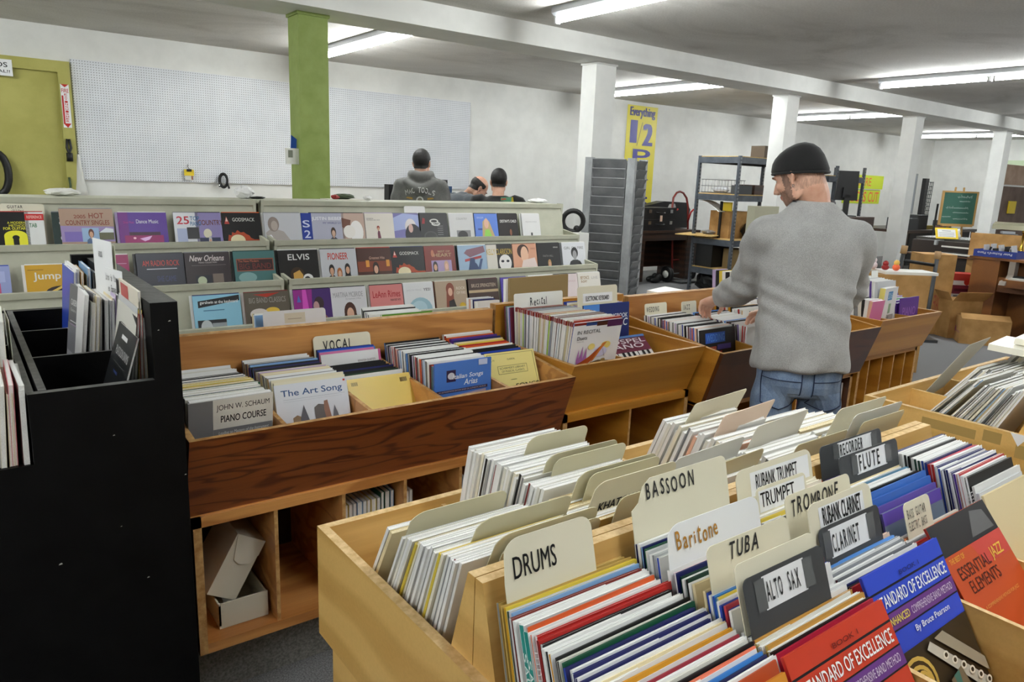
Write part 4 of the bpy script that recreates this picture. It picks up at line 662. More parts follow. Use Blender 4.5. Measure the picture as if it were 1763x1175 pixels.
# ---- things in the open cubbies
GC = 'scores in the cubbies under the VOCAL bin'
for (x0, n, lb) in ((.885, 11, 'third'), (1.085, 3, 'fourth'), (1.31, 2, 'fifth')):
    x = x0
    for k in range(n):
        c = ['yellow', 'white', 'pale grey', 'light blue', 'white', 'cream', 'yellow', 'pale grey', 'green', 'green', 'light blue'][k] if n > 5 else ['light blue', 'white', 'pale grey'][k]
        th = .011+.006*(k % 3 == 0); o = mesh_obj(book_mb(.27, .285 if k < 8 else .30, th, PAL[c]), 'score', f'{c} score, {ORD[k]} from the left in the {lb} cubby under the VOCAL bin', 'score', GC)
        o.location = (x, 2.275, .246); o.rotation_euler = (0, 0, -PI/2); x += th+.003
mb = bx((.50, 2.0, .246), (.64, 2.28, .255), mat((206, 202, 186), .6)); mb.box((.50, 2.0, .255), (.505, 2.28, .32), mat((206, 202, 186), .6)); mb.box((.50, 2.0, .255), (.64, 2.005, .325), mat((206, 202, 186), .6)); mb.box((.635, 2.005, .255), (.64, 2.28, .32), mat((206, 202, 186), .6))
mb.obj('mailer_box', None, 'cream cardboard tray lying in the leftmost cubby', 'box')
t = thing('mailer_box', 'opened cream mailer box leaning in the leftmost cubby', 'box', (.56, 2.1, .33))
R_ = M.Translation((.565, 2.12, .405)) @ M.Rotation(.52, 4, 'Y')
bx((-.045, -.08, -.095), (.045, .1, .095), mat((212, 208, 192), .6), T=R_).obj('box_body', t)
mb = MB(); mb.prism([(-.045, .095), (.045, .095), (.045, .05), (.03, .02), (0, .01), (-.02, .02), (-.03, .05)], 'y', -.0835, -.081, mat((222, 218, 204), .6), T=R_); mb.obj('flap', t)
for k in range(4):
    o = mesh_obj(book_mb(.21, .29, .012, [(226, 226, 226), (90, 60, 80), (224, 222, 214), (120, 60, 120)][k]), 'score', f'{["white", "maroon", "cream", "purple"][k]} score standing in the cubby under the WEDDING bin', 'score', 'scores under the WEDDING bin'); o.location = (2.545+.02*k if k < 3 else 3.40, 2.2, .246); o.rotation_euler = (0, 0, -PI/2)
o = mesh_obj(book_mb(.30, .40, .01, (226, 228, 232)), 'score', 'large white score with blue and red marks lying under the Recital bin', 'score'); mesh_obj(art_mb([('e', .68, .7, .16, .12, (88, 92, 150)), ('p', [(.2, .8), (.5, .9), (.45, .84), (.26, .76)], (170, 70, 60)), ('p', [(.1, .5), (.3, .56), (.28, .52)], (60, 60, 60)), ('p', [(.3, .62), (.42, .66), (.36, .6)], (190, 60, 60))], .30, .40), 'cover_print', parent=o); o.location = (2.13, 2.03, .25); o.rotation_euler = (-PI/2, 0, 0)
for k in range(5):
    o = mesh_obj(book_mb(.2, .30, .012, (226, 226, 222)), 'score', f'white score, {ORD[k]} of five standing at the right end of the WEDDING cubbies', 'score', 'scores under the WEDDING bin'); o.location = (3.66+.016*k, 2.18, .246); o.rotation_euler = (0, 0, -PI/2)
o = mesh_obj(book_mb(.24, .36, .008, (150, 110, 150)), 'score', 'tall mauve score standing in the WEDDING cubbies right of the man', 'score', 'scores under the WEDDING bin'); o.location = (3.45, 2.22, .246); o.rotation_euler = (0, 0, -PI/2)
# ------------------------------------------------------------ books in the black cabinet
GK = 'music books in the black cabinet'
def side_stack(where, n, x0, x1, yfar, wd, ztop, zf, seq, tilt=(.06, .06)):
    for k in range(n):
        c = seq[k % len(seq)]; c = c if not isinstance(c, str) else (c, PAL[c], None, 1)
        h = ztop-zf+rnd.uniform(-.012, .012); th = (x1-x0)/n*.86
        o = mesh_obj(book_mb(wd+rnd.uniform(-.01, .006), h, th, c[1], c[2]), 'music_book', f'{c[0]} music book, {ORD[k]} from the left {where}', 'music book', GK)
        tl = lerp(tilt[0], tilt[1], k/max(n-1, 1)); o.location = (x0+(x1-x0)*k/n-0*math.sin(tl), yfar, zf); o.rotation_euler = (tl*-1, 0, -PI/2+rnd.uniform(-.03, .03))
cb = [('r', 0, 0, 1, .62, (176, 176, 178)), ('p', [(0, .35), (1, .3), (1, .62), (0, .62)], (128, 128, 132)), ('t', 'CUADERNOS DE ESTUDIO 1', .1, .8, .8, .86, (230, 230, 230)), ('t', 'Guitarra', .1, .74, .34, .77, (200, 200, 200)), ('r', .1, .64, .9, .65, (225, 225, 225)), ('r', .1, .61, .8, .617, (190, 150, 190)), ('p', [(.44, .05), (.62, .36), (.7, .46), (.66, .3), (.56, .05), (.52, .1), (.5, .02)], (30, 30, 32))]
o = featured('music_book', 'dark grey music book with a pencil on its cover, mauve spine', 'music book', .235, .30, .006, (92, 92, 96), cb, (0, 0, 0, 0), spine=(196, 160, 206), group=GK); o.location = (.222, 2.505, .90); o.rotation_euler = (-.12, 0, -PI/2+.12)
side_stack('in the second slot of the black cabinet', 9, .232, .338, 2.49, .235, 1.19, .89, ['white', ('maroon', PAL['white'], PAL['maroon'], 1), 'cream', 'white', 'black', 'pale grey', 'white', ('cream', PAL['cream'], PAL['amber'], 1), 'lilac'], (.12, .03))
side_stack('in the third slot of the black cabinet', 9, .25, .338, 2.86, .25, 1.215, .89, ['blue', 'white', 'white', 'cream', 'amber', 'off-white', 'light blue', 'white', 'black'], (.08, .02))
ff = [('r', .32, .9, .62, .935, (230, 230, 230)), ('t', 'PLATOON SWIMS', .2, .76, .86, .83, (206, 206, 206)), ('r', .2, .70, .8, .703, (120, 120, 120)), ('t', 'FLAGS', .2, .38, .62, .46, (226, 226, 226)), ('t', 'OF OUR', .32, .33, .5, .355, (226, 226, 226)), ('t', 'FATHERS', .2, .22, .72, .31, (226, 226, 226)), ('t', 'PIANO', .34, .62, .56, .645, (70, 90, 160))]
o = featured('music_book', 'black film score book facing left at the front of the black cabinet', 'music book', .23, .31, .006, (18, 20, 22), ff, (0, 0, 0, 0), group=GK); o.location = (.232, 2.12, .85); o.rotation_euler = (-.29, 0, -PI/2)
o = featured('music_book', 'blue star-covered book leaning behind the black film score', 'music book', .24, .33, .004, (40, 56, 170), [('p', [(.3, .9), (.36, .8), (.46, .8), (.38, .72), (.42, .62), (.3, .7), (.2, .62), (.22, .74), (.14, .8), (.26, .8)], (226, 226, 230))], (0, 0, 0, 0), group=GK); o.location = (.285, 2.21, .86); o.rotation_euler = (-.16, 0, -PI/2)
side_stack('in the front slot of the black cabinet', 7, .285, .342, 2.2, .27, 1.20, .85, ['off-white', 'pale grey', ('black', PAL['black'], None, 1), 'orange', 'yellow', 'red', 'cream'], (.14, .02))
o = featured('music_book', 'red and yellow songbook on top of the front slot, by the cabinet side', 'music book', .25, .30, .006, (226, 218, 200), [('r', .1, .55, .5, .98, (190, 60, 60)), ('r', .05, .2, .9, .5, (226, 200, 70))], (0, 0, 0, 0), group=GK); o.location = (.337, 2.19, .95); o.rotation_euler = (0, 0, -PI/2)
c_ = card('tall white divider card numbered 600 in the black cabinet', 0, .16, 0, 1.335, 0, .86, WHITE, [H('600', .05, -.05, .026, a=.4, j=.04)], r=.002); c_.location = (.318, 2.46, .86); c_.rotation_euler = (0, 0, -PI/2+.15)
c_ = card('second white card just behind the one numbered 600', 0, .14, 0, 1.325, 0, .86, mat((214, 214, 190), .6), r=.002); c_.location = (.333, 2.44, .86); c_.rotation_euler = (0, 0, -PI/2+.12)
c_ = card('white card lettered in Spanish in the black cabinet', 0, .12, 0, 1.26, 0, .9, WHITE, [H('Libros de Musica', .006, -.035, .02, a=.24, gap=.1, j=.02), H('en Español', .02, -.066, .02, a=.3, gap=.1, j=.02)], r=.002); c_.location = (.330, 2.36, .9); c_.rotation_euler = (0, 0, -PI/2+.2)
side_stack('at the very front of the left slot', 9, -.02, .088, 2.12, .265, 1.065, .818, ['cream', 'white', 'off-white', 'white', 'ivory', 'cream', ('red', (200, 90, 100), PAL['white'], 1), 'white', 'white'], (.1, .02))
side_stack('in the second tier of the left slot', 6, -.02, .075, 2.39, .25, 1.16, .818, ['white', 'cream', 'orange', 'peach', 'white', 'ivory'], (.1, .02))
side_stack('in the third tier of the left slot', 5, -.02, .07, 2.70, .25, 1.19, .818, ['maroon', 'white', 'off-white', 'white', 'pale grey'], (.1, .02))
c_ = card('pale divider card at the right of the left cabinet slot', 0, .2, 0, 1.15, 0, .82, mat((214, 216, 206), .6), r=.002); c_.location = (.086, 2.42, .82); c_.rotation_euler = (0, 0, -PI/2)
# ------------------------------------------------------------ sage green stepped display racks
PY = [4.64, 4.42, 4.19, 3.96, 3.73]; PZ = [1.357, 1.13, .925, .725, .52]
def display(label, x0, x1):
    t = thing('display_rack', label, 'display rack', ((x0+x1)/2, 4.3, 0), 'sage display racks along the aisle')
    for k in range(4):
        y, z = PY[k], PZ[k]
        MB().prism([(y, z), (y+.018, z), (y-.085, z-.40), (y-.103, z-.40)], 'x', x0+.015, x1-.015, GREYRACK).obj('display_panel', t)
        bx((x0, y-.018, z-.03), (x1, y+.004, z), GREYRACK).obj('lip', t)
        bx((x0+.015, y-.26, z-.40), (x1-.015, y-.09, z-.385), GREYRACK).obj('shelf', t)
    bx((x0, PY[4]-.018, PZ[4]-.03), (x1, PY[4]+.004, PZ[4]), GREYRACK).obj('lip', t)
    MB().prism([(PY[4], PZ[4]), (PY[4]+.018, PZ[4]), (PY[4]-.0, 0), (PY[4]-.018, 0)], 'x', x0+.015, x1-.015, GREYRACK).obj('front_panel', t)
    pr = [(4.68, 0), (4.68, 1.362), (4.625, 1.362)]
    for k in range(4): pr += [(PY[k]-.016, PZ[k]+.002), (PY[k]-.016, PZ[k+1]+.035 if k < 4 else 0), (PY[k+1]-.016, PZ[k+1]+.002)]
    pr += [(PY[4]-.02, 0)]
    for a, b in ((x0, x0+.018), (x1-.018, x1)): MB().prism(pr, 'x', a, b, GREYRACK).obj('side_panel', t)
    bx((x0+.018, 4.66, 0), (x1-.018, 4.675, 1.35), GREYRACK).obj('back_panel', t)
    bx((x0, 4.682, 1.335), (x1, 5.0, 1.357), GREYRACK).obj('top_shelf', t); bx((x0, 4.98, 0), (x1, 5.0, 1.335), GREYRACK).obj('rear_panel', t)
display('left stepped sage display rack, cut off by the left picture edge', -.92, 1.495)
display('right stepped sage display rack in front of the hooded man', 1.525, 3.965)
def fig(u, v, s, hair, skin, cloth, sh=1):
    # head and shoulders
    return [('p', [(u-.20*s*sh, v-.42*s), (u-.17*s*sh, v-.2*s), (u-.06*s, v-.13*s), (u+.06*s, v-.13*s), (u+.17*s*sh, v-.2*s), (u+.20*s*sh, v-.42*s)], cloth), ('e', u, v+.02*s, .105*s, .15*s, hair), ('p', [(u-.1*s, v), (u-.1*s, v-.2*s), (u+.1*s, v-.2*s), (u+.1*s, v)], hair) if sh < 1 else ('r', u-.03*s, v-.16*s, u+.03*s, v-.08*s, skin), ('e', u, v-.02*s, .072*s, .1*s, skin)]
A_ = (24, 20, 18); SK = (206, 160, 130)
TIER = {0: (4.575, 1.285, .955), 1: (4.355, 1.078, .748), 2: (4.125, .873, .543)}
CNT = [0]
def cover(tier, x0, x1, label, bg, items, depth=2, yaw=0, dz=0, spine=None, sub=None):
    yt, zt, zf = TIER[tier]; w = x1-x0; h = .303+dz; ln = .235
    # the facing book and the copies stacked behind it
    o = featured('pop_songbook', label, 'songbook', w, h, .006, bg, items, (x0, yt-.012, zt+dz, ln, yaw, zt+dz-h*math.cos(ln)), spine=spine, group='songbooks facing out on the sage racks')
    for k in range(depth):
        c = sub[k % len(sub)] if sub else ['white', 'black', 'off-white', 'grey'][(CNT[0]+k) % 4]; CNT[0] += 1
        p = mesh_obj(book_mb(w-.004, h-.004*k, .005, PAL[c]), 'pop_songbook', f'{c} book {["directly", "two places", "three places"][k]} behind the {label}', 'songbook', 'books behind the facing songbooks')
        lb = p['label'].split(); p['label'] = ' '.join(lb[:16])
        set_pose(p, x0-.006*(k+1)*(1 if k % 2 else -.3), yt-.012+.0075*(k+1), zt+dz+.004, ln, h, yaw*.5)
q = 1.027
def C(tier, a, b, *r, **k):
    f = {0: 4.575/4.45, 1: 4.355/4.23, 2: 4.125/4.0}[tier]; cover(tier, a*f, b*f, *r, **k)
# top row
C(0, 0, .30, 'black guitar method with yellow numeral at far left', (12, 12, 14), [('t', 'A MODERN', .70, .80, .95, .84, (230, 226, 60)), ('t', 'METHOD', .72, .75, .95, .79, (230, 226, 60)), ('t', 'FOR GUITAR', .64, .70, .95, .745, (230, 226, 60)), ('t', 'Volume 2', .42, .9, .56, .93, (230, 226, 60)), ('r', .3, .9, .4, .93, (220, 220, 220)), ('t', 'william leavitt', .12, .6, .5, .65, (226, 226, 226)), ('e', .8, .6, .16, .09, (232, 228, 50)), ('r', .64, .4, .96, .6, (232, 228, 50)), ('e', .8, .57, .05, .04, (12, 12, 14)), ('r', .76, .4, .84, .55, (12, 12, 14))], sub=['red', 'white'])
C(0, .285, .365, 'white tab book with red banner by the guitar method', (228, 230, 228), [('r', 0, .86, 1, .97, (200, 40, 40)), ('t', 'REFERENCE', .1, .89, .9, .94, (240, 200, 190)), ('t', 'TAB', .2, .74, .6, .81, (40, 120, 70))], depth=1, sub=['red'])
C(0, .40, .50, 'dark green guitar book mostly hidden by the country singles', (16, 44, 40), [('t', 'GUITAR', .3, .78, 1.0, .84, (230, 230, 230)), ('t', 'THE', .3, .87, .6, .9, (230, 230, 230)), ('e', .6, .55, .3, .07, (220, 226, 230)), ('e', .6, .54, .2, .04, (60, 70, 70))], depth=1)
C(0, .435, .68, 'tilted country singles book in muted brown and violet', (170, 140, 120), [('p', [(0, .45), (1, .45), (1, .7), (0, .72)], (150, 130, 180)), ('t', '2005', .26, .84, .48, .9, (130, 50, 24)), ('t', 'HOT', .54, .84, .82, .93, (130, 50, 24)), ('t', 'COUNTRY SINGLES', .1, .73, .92, .81, (130, 50, 24)), ('r', .06, .46, .38, .62, (120, 100, 180)), ('r', .38, .45, .7, .68, (150, 180, 214))]+fig(.55, .58, .5, (90, 40, 24), SK, (60, 90, 130))+[('r', .7, .48, .98, .62, (90, 90, 60)), ('p', [(.7, .6), (.84, .68), (.98, .66), (.98, .6)], (220, 226, 232))], yaw=.03, dz=.018, depth=1, sub=['grey'])
C(0, .70, .94, 'purple dance music book with a magenta panel', (84, 40, 150), [('r', 0, 0, .2, 1, (110, 30, 130)), ('t', 'Dance Music', .36, .80, .82, .87, (232, 226, 240)), ('t', 'Sheet Music', .1, .8, .32, .84, (190, 60, 150)), ('r', .2, .45, .84, .64, (60, 10, 50)), ('r', .1, .4, .9, .58, (150, 20, 100)), ('p', [(.4, .52), (.66, .57), (.6, .5), (.5, .47)], (240, 190, 240)), ('e', .3, .53, .03, .02, (255, 200, 220))], sub=['white', 'lilac'])
C(0, .975, 1.105, 'white book with large red 25 and blue words', (222, 224, 230), [('t', '25', .12, .78, .62, .93, (200, 40, 60)), ('t', 'TOP', .66, .85, 1.05, .93, (40, 110, 160)), ('t', 'PIANO', .66, .75, 1.1, .83, (40, 110, 160)), ('r', .1, .45, .5, .7, (170, 180, 210)), ('r', .5, .5, .98, .72, (50, 50, 54))], depth=1)
C(0, 1.09, 1.23, 'lilac country book beside the red 25', (140, 130, 180), [('t', 'COUNTRY', .08, .76, 1.05, .86, (110, 60, 40)), ('e', .42, .6, .16, .09, (220, 214, 190)), ('r', .1, .3, .9, .52, (40, 50, 80))]+fig(.5, .45, .6, (190, 190, 196), SK, (40, 44, 60)), depth=1, sub=['black'])
def god(): return [('t', 'GODSMACK', .26, .83, .84, .90, (232, 232, 226)), ('p', [(.05, .78), (.11, .93), (.18, .78)], (190, 70, 60)), ('p', [(.08, .83), (.11, .91), (.145, .83)], (232, 200, 190)), ('p', [(.1, .45), (.13, .57), (.2, .55), (.22, .62), (.3, .6), (.36, .66), (.44, .61), (.52, .62), (.58, .58), (.66, .55), (.7, .5), (.82, .46), (.7, .44)], (176, 70, 34)), ('e', .36, .46, .19, .11, (232, 220, 180)), ('r', .7, .42, 1, .47, (176, 70, 34))]
C(0, 1.235, 1.455, 'black cover with orange flaming hair, top row', (14, 12, 14), god(), sub=['orange', 'off-white'])
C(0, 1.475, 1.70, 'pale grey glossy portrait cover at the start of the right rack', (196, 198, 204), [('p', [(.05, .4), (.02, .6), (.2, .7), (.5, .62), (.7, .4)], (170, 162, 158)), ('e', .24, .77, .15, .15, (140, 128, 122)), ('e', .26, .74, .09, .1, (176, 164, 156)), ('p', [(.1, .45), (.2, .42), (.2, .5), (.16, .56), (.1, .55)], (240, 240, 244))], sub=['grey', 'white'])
C(0, 1.70, 1.765, 'narrow blue spine of a leaning book beside the grey portrait', (36, 60, 150), [('t', 'S', .1, .7, .8, .85, (210, 216, 240)), ('t', '2', .2, .48, .8, .64, (210, 216, 240))], depth=0, yaw=-.04)
C(0, 1.755, 1.98, 'grey-violet pop cover with a boy in the lower right', (176, 178, 196), [('t', 'JUSTIN BIEBER', .06, .83, .96, .92, (238, 238, 242)), ('t', 'MY WORLD 2.0', .38, .77, .9, .81, (70, 60, 140))]+fig(.66, .58, .7, (70, 52, 40), (206, 172, 150), (60, 60, 70)), sub=['black', 'white'])
C(0, 1.965, 2.12, 'pale cover with a white rounded shape next to the boy', (196, 170, 156), [('e', .62, .6, .3, .24, (244, 242, 240)), ('p', [(0, .9), (.4, .85), (.3, .6), (0, .7)], (120, 80, 66)), ('e', .3, .6, .26, .14, (240, 236, 230))], depth=1, sub=['black'])  # big white oval is gloss glare painted into the cover print
C(0, 2.125, 2.33, 'cream cover with a small standing figure in plum', (224, 218, 208), [('t', 'SONGBOOK', .06, .87, .3, .895, (120, 110, 110)), ('t', 'FOR PIANO AND VOICE', .06, .84, .52, .86, (120, 110, 110)), ('e', .44, .68, .05, .045, (150, 60, 50)), ('e', .44, .65, .035, .04, SK), ('p', [(.4, .4), (.4, .56), (.43, .62), (.48, .6), (.52, .4)], (110, 50, 70))], sub=['lilac', 'white'])
C(0, 2.33, 2.52, 'violet cover with a white-haired figure in black', (120, 116, 176), [('p', [(.0, .9), (.4, 1), (1, .96), (1, .7), (.0, .6)], (164, 176, 220)), ('e', .66, .7, .22, .18, (226, 220, 220)), ('e', .74, .5, .32, .26, (26, 24, 34)), ('e', .66, .66, .09, .1, (206, 170, 160))], sub=['grey', 'white'])
C(0, 2.53, 2.75, 'black cover with a silver script logo and round emblem', (22, 20, 22), [('e', .5, .82, .16, .055, (214, 214, 210)), ('e', .56, .76, .16, .05, (214, 214, 210)), ('e', .5, .82, .11, .03, (22, 20, 22)), ('e', .57, .76, .11, .025, (22, 20, 22)), ('t', 'CHICAGO', .43, .74, .7, .79, (214, 214, 210), .1), ('p', [(.06, .76), (.1, .9), (.18, .88), (.16, .76)], (150, 30, 40)), ('e', .34, .46, .24, .13, (70, 68, 68)), ('e', .34, .46, .2, .105, (40, 38, 38))]+[('r', .6, .5+.05*k, .8, .51+.05*k, (160, 160, 160)) for k in range(5)], sub=['black', 'grey'])
C(0, 2.76, 2.965, 'white cover with a small dark photo at its foot', (206, 206, 206), [('t', 'COUNTRY', .3, .85, .75, .9, (150, 150, 152)), ('r', .28, .4, .84, .6, (130, 130, 132)), ('e', .52, .48, .2, .11, (40, 36, 38))], depth=1, sub=['white'])
C(0, 2.975, 3.175, 'blue cover with a long-haired blonde woman', (92, 130, 214), [('p', [(.28, .4), (.34, .8), (.5, .9), (.64, .8), (.84, .42)], (196, 170, 120)), ('e', .5, .76, .1, .12, (224, 180, 156)), ('p', [(.36, .4), (.42, .6), (.6, .62), (.72, .4)], (150, 214, 90)), ('r', .12, .6, .3, .64, (60, 80, 150)), ('t', 'SINGER', .1, .88, .4, .92, (170, 190, 230))], sub=['black', 'white'])
C(0, 3.18, 3.36, 'black pop cover with group portraits and white lettering', (30, 24, 24), [('t', "DESTINY'S CHILD", .1, .78, .92, .85, (226, 222, 220))]+fig(.6, .55, .8, (30, 20, 16), (130, 80, 56), (24, 20, 22), .8), depth=1)
C(0, 3.40, 3.57, 'plain white book with faint centred title at the right end', (224, 224, 224), [('t', 'WEDDING SONGS', .18, .78, .82, .81, (170, 170, 172)), ('r', .44, .44, .54, .52, (60, 60, 62))], sub=['white', 'white', 'off-white'], depth=3)
# middle row
C(1, -.02, .19, 'violet and blue book at far left of the middle row', (150, 160, 206), [('r', .1, .7, .9, .9, (170, 180, 220)), ('r', 0, .4, .8, .68, (190, 80, 120))], dz=-.04, sub=['blue', 'white'])
C(1, -.25, .05, 'magenta book at far left of the middle row', (200, 110, 150), [('e', .7, .6, .25, .08, (50, 40, 60))], dz=-.07, depth=1)
C(1, .25, .50, 'golden yellow book lettered Jump in', (206, 160, 40), [('t', 'Jump in!', .12, .68, .86, .86, (222, 222, 216)), ('e', .56, .46, .26, .13, (40, 26, 20)), ('r', .04, .9, .3, .91, (120, 90, 30)), ('p', [(.3, .44), (.6, .6), (.62, .56), (.34, .42)], (230, 200, 90))], dz=-.04, sub=['white'])
C(1, .50, .70, 'magenta book half hidden behind the black cabinet', (150, 30, 90), [('t', 'HITS', .5, .62, .95, .72, (236, 226, 230)), ('r', .3, .84, .95, .85, (210, 150, 190))], sub=['white'])
C(1, .735, .965, 'navy radio rock book with red title', (40, 42, 56), [('t', 'AM RADIO ROCK', .12, .78, .90, .88, (206, 66, 60)), ('r', .2, .72, .84, .735, (190, 190, 200)), ('t', 'SHE CAME', .4, .5, .8, .6, (60, 64, 110))], sub=['black'])
C(1, .97, 1.205, 'dark brown New Orleans book with script title', (50, 40, 44), [('t', 'New Orleans', .1, .84, .86, .95, (214, 206, 206), .2), ('t', 'PIANO COLLECTION', .3, .8, .7, .825, (190, 180, 180)), ('r', .14, .76, .9, .765, (140, 130, 130)), ('r', .2, .4, .56, .58, (30, 34, 44)), ('e', .34, .48, .1, .08, (190, 200, 170)), ('r', .58, .42, .82, .6, (120, 106, 96))], sub=['grey', 'black'])
C(1, 1.225, 1.455, 'teal big band book with a dark red framed title', (70, 116, 116), [('r', .06, .62, .96, .86, (150, 80, 60)), ('r', .08, .64, .94, .84, (50, 34, 34)), ('t', 'BIG BAND', .12, .66, .9, .77, (110, 46, 44)), ('t', 'The New Modern', .1, .79, .6, .835, (200, 110, 80)), ('e', .3, .5, .22, .1, (130, 170, 170))], sub=['dark green', 'black'])
C(1, 1.475, 1.715, 'black cover with a man with swept hair, middle row', (22, 20, 20), [('t', 'ELVIS', .24, .80, .78, .92, (222, 222, 220)), ('e', .44, .52, .17, .14, (60, 40, 20)), ('p', [(.34, .4), (.34, .54), (.5, .6), (.58, .5), (.56, .4)], (206, 160, 80)), ('e', .7, .42, .13, .1, (226, 226, 226)), ('e', .68, .4, .08, .07, (22, 20, 20))], sub=['white', 'black'])
C(1, 1.73, 1.96, 'white country trio cover with red painted title', (196, 198, 204), [('t', 'PIONEER', .2, .78, .76, .92, (200, 50, 30))]+fig(.28, .56, .75, (34, 26, 24), SK, (20, 20, 22))+fig(.72, .57, .75, (30, 22, 20), SK, (20, 20, 22), .9)+fig(.49, .5, .66, (170, 100, 50), (216, 170, 140), (150, 90, 50), .8), sub=['black', 'white'])
C(1, 1.965, 2.197, 'brown stage-lit cover with a long-haired woman', (74, 40, 30), [('r', 0, .5, 1, .72, (130, 60, 34)), ('r', .24, .6, .34, .74, (220, 150, 60)), ('r', .84, .6, .94, .74, (220, 150, 60)), ('t', 'Greatest Hits', .34, .76, .8, .82, (190, 150, 130), .1)]+fig(.52, .56, .85, (40, 24, 18), (206, 160, 136), (200, 190, 184), .8), sub=['red', 'off-white'])
C(1, 2.198, 2.437, 'black cover with orange flaming hair, middle row', (14, 12, 14), god(), spine=(50, 40, 110), sub=['navy', 'white'])
C(1, 2.44, 2.675, 'rust red best-of cover with two women', (126, 46, 38), [('t', 'BEST OF', .44, .86, .84, .9, (190, 160, 120)), ('t', 'HEART', .3, .76, .88, .84, (190, 160, 120)), ('e', .26, .84, .05, .08, (190, 120, 90)), ('r', .2, .42, .86, .68, (170, 150, 190))]+fig(.32, .54, .72, (30, 20, 20), SK, (40, 30, 40), .9)+fig(.68, .55, .7, (196, 160, 130), (224, 180, 160), (150, 130, 170), .9), sub=['brown', 'black'])
C(1, 2.70, 2.935, 'pale blue cover with a dancing silhouette', (150, 176, 202), [('p', [(.2, .82), (.3, .9), (.9, .98), (.94, .84), (.4, .72)], (130, 90, 104)), ('p', [(.22, .68), (.8, .76), (.8, .7), (.22, .62)], (170, 60, 60)), ('p', [(.3, .4), (.36, .56), (.4, .7), (.56, .7), (.56, .6), (.62, .56), (.7, .42)], (40, 62, 104)), ('p', [(.62, .4), (.76, .68), (.84, .68), (.72, .4)], (50, 74, 120))], sub=['white', 'black'])
C(1, 2.93, 3.155, 'white and gold cover with a dark-haired woman looking out', (216, 212, 202), [('r', .4, 0, 1, 1, (30, 28, 28)), ('t', 'KELLY CLARKSON', .02, .76, .98, .9, (190, 160, 60)), ('e', .7, .56, .24, .2, (232, 230, 228)), ('e', .6, .6, .06, .03, (30, 30, 40)), ('e', .8, .6, .06, .03, (30, 30, 40))], sub=['black', 'grey'])
C(1, 3.16, 3.375, 'peach cover with a curly-haired man smiling', (216, 160, 130), [('e', .42, .82, .24, .17, (60, 34, 26)), ('e', .48, .74, .16, .2, (232, 190, 160)), ('p', [(.3, .4), (.4, .6), (.9, .66), (1, .4)], (228, 210, 204)), ('t', 'PIANO', .76, .86, .95, .9, (170, 110, 90))], sub=['brown', 'off-white'])
C(1, 3.38, 3.60, 'black cover with a faint blonde portrait at its foot', (24, 22, 22), [('t', 'FAITH HILL', .24, .66, .68, .71, (120, 116, 112)), ('t', 'SONGS', .7, .88, .9, .91, (200, 196, 190))]+fig(.5, .48, .7, (180, 140, 90), (206, 160, 130), (40, 34, 34), .8), sub=['black', 'white'])
C(1, 3.62, 3.85, 'white cover with a woman in black, right end of middle row', (214, 216, 220), [('t', 'GIRL ON FIRE', .08, .83, .92, .9, (120, 120, 124)), ('p', [(.24, .4), (.32, .52), (.44, .56), (.62, .56), (.74, .52), (.84, .4)], (20, 20, 22)), ('e', .52, .74, .15, .14, (26, 24, 24)), ('e', .52, .68, .09, .12, (150, 150, 152))], sub=['white', 'grey', 'white'], depth=3)
# lower row
C(2, .945, 1.185, 'light blue keyboard book with slanted black title band', (140, 196, 220), [('p', [(.1, .78), (.98, .88), (.98, .98), (.1, .9)], (18, 18, 22)), ('t', 'gershwin at the keyboard', .14, .83, .94, .9, (230, 230, 230)), ('r', .2, .72, .64, .735, (60, 110, 150)), ('r', .06, .3, .66, .56, (34, 36, 40)), ('e', .24, .44, .12, .12, (190, 194, 196)), ('r', .36, .4, .66, .5, (150, 156, 160))], spine=(30, 40, 110), sub=['navy', 'white'])
C(2, 1.205, 1.45, 'grey and red book of big band classics under the white folder', (96, 88, 76), [('p', [(.2, .96), (.8, .98), (.5, .9)], (176, 50, 30)), ('t', 'BIG BAND CLASSICS', .1, .8, .92, .9, (150, 146, 140)), ('e', .6, .64, .16, .07, (226, 190, 70)), ('e', .3, .6, .2, .1, (214, 206, 200)), ('r', .1, .3, .4, .56, (60, 30, 30))], spine=(150, 50, 20), sub=['dark red', 'white'])
C(2, 1.475, 1.695, 'violet concert cover with a singer at a microphone', (70, 40, 110), [('p', [(0, 0), (0, 1), (.5, 1), (.4, 0)], (150, 40, 140)), ('p', [(.2, .4), (.24, 1), (.34, 1), (.4, .4)], (210, 80, 190)), ('p', [(.5, .2), (.5, .5), (.7, .6), (.86, .44), (.9, .2)], (150, 110, 100)), ('e', .66, .72, .13, .13, (60, 44, 50)), ('e', .58, .66, .08, .1, (190, 150, 150)), ('p', [(.4, .62), (.52, .64), (.52, .6)], (30, 30, 40)), ('p', [(.08, .76), (.13, .9), (.19, .76)], (90, 110, 190))], sub=['black', 'white'])
C(2, 1.695, 1.915, 'white cover with a smiling brown-haired woman', (216, 216, 220), [('t', 'MARTINA MCBRIDE', .06, .8, .9, .9, (150, 150, 156)), ('t', 'Greatest Hits', .4, .75, .84, .78, (170, 170, 176)), ('e', .5, .5, .17, .2, (70, 38, 26)), ('p', [(.3, .3), (.34, .5), (.66, .5), (.72, .3)], (70, 38, 26)), ('e', .5, .46, .1, .13, (222, 176, 150)), ('p', [(.42, .4), (.5, .36), (.58, .4)], (240, 236, 232))], sub=['black', 'white'])
C(2, 1.94, 2.158, 'salmon pink pop cover with red title', (214, 130, 128), [('t', 'LeAnn Rimes', .08, .74, .92, .88, (176, 30, 40)), ('t', 'GREATEST HITS', .6, .66, .92, .7, (60, 20, 30)), ('r', .16, .2, .92, .52, (226, 206, 190)), ('e', .54, .4, .3, .12, (120, 70, 56))], sub=['black', 'white'])
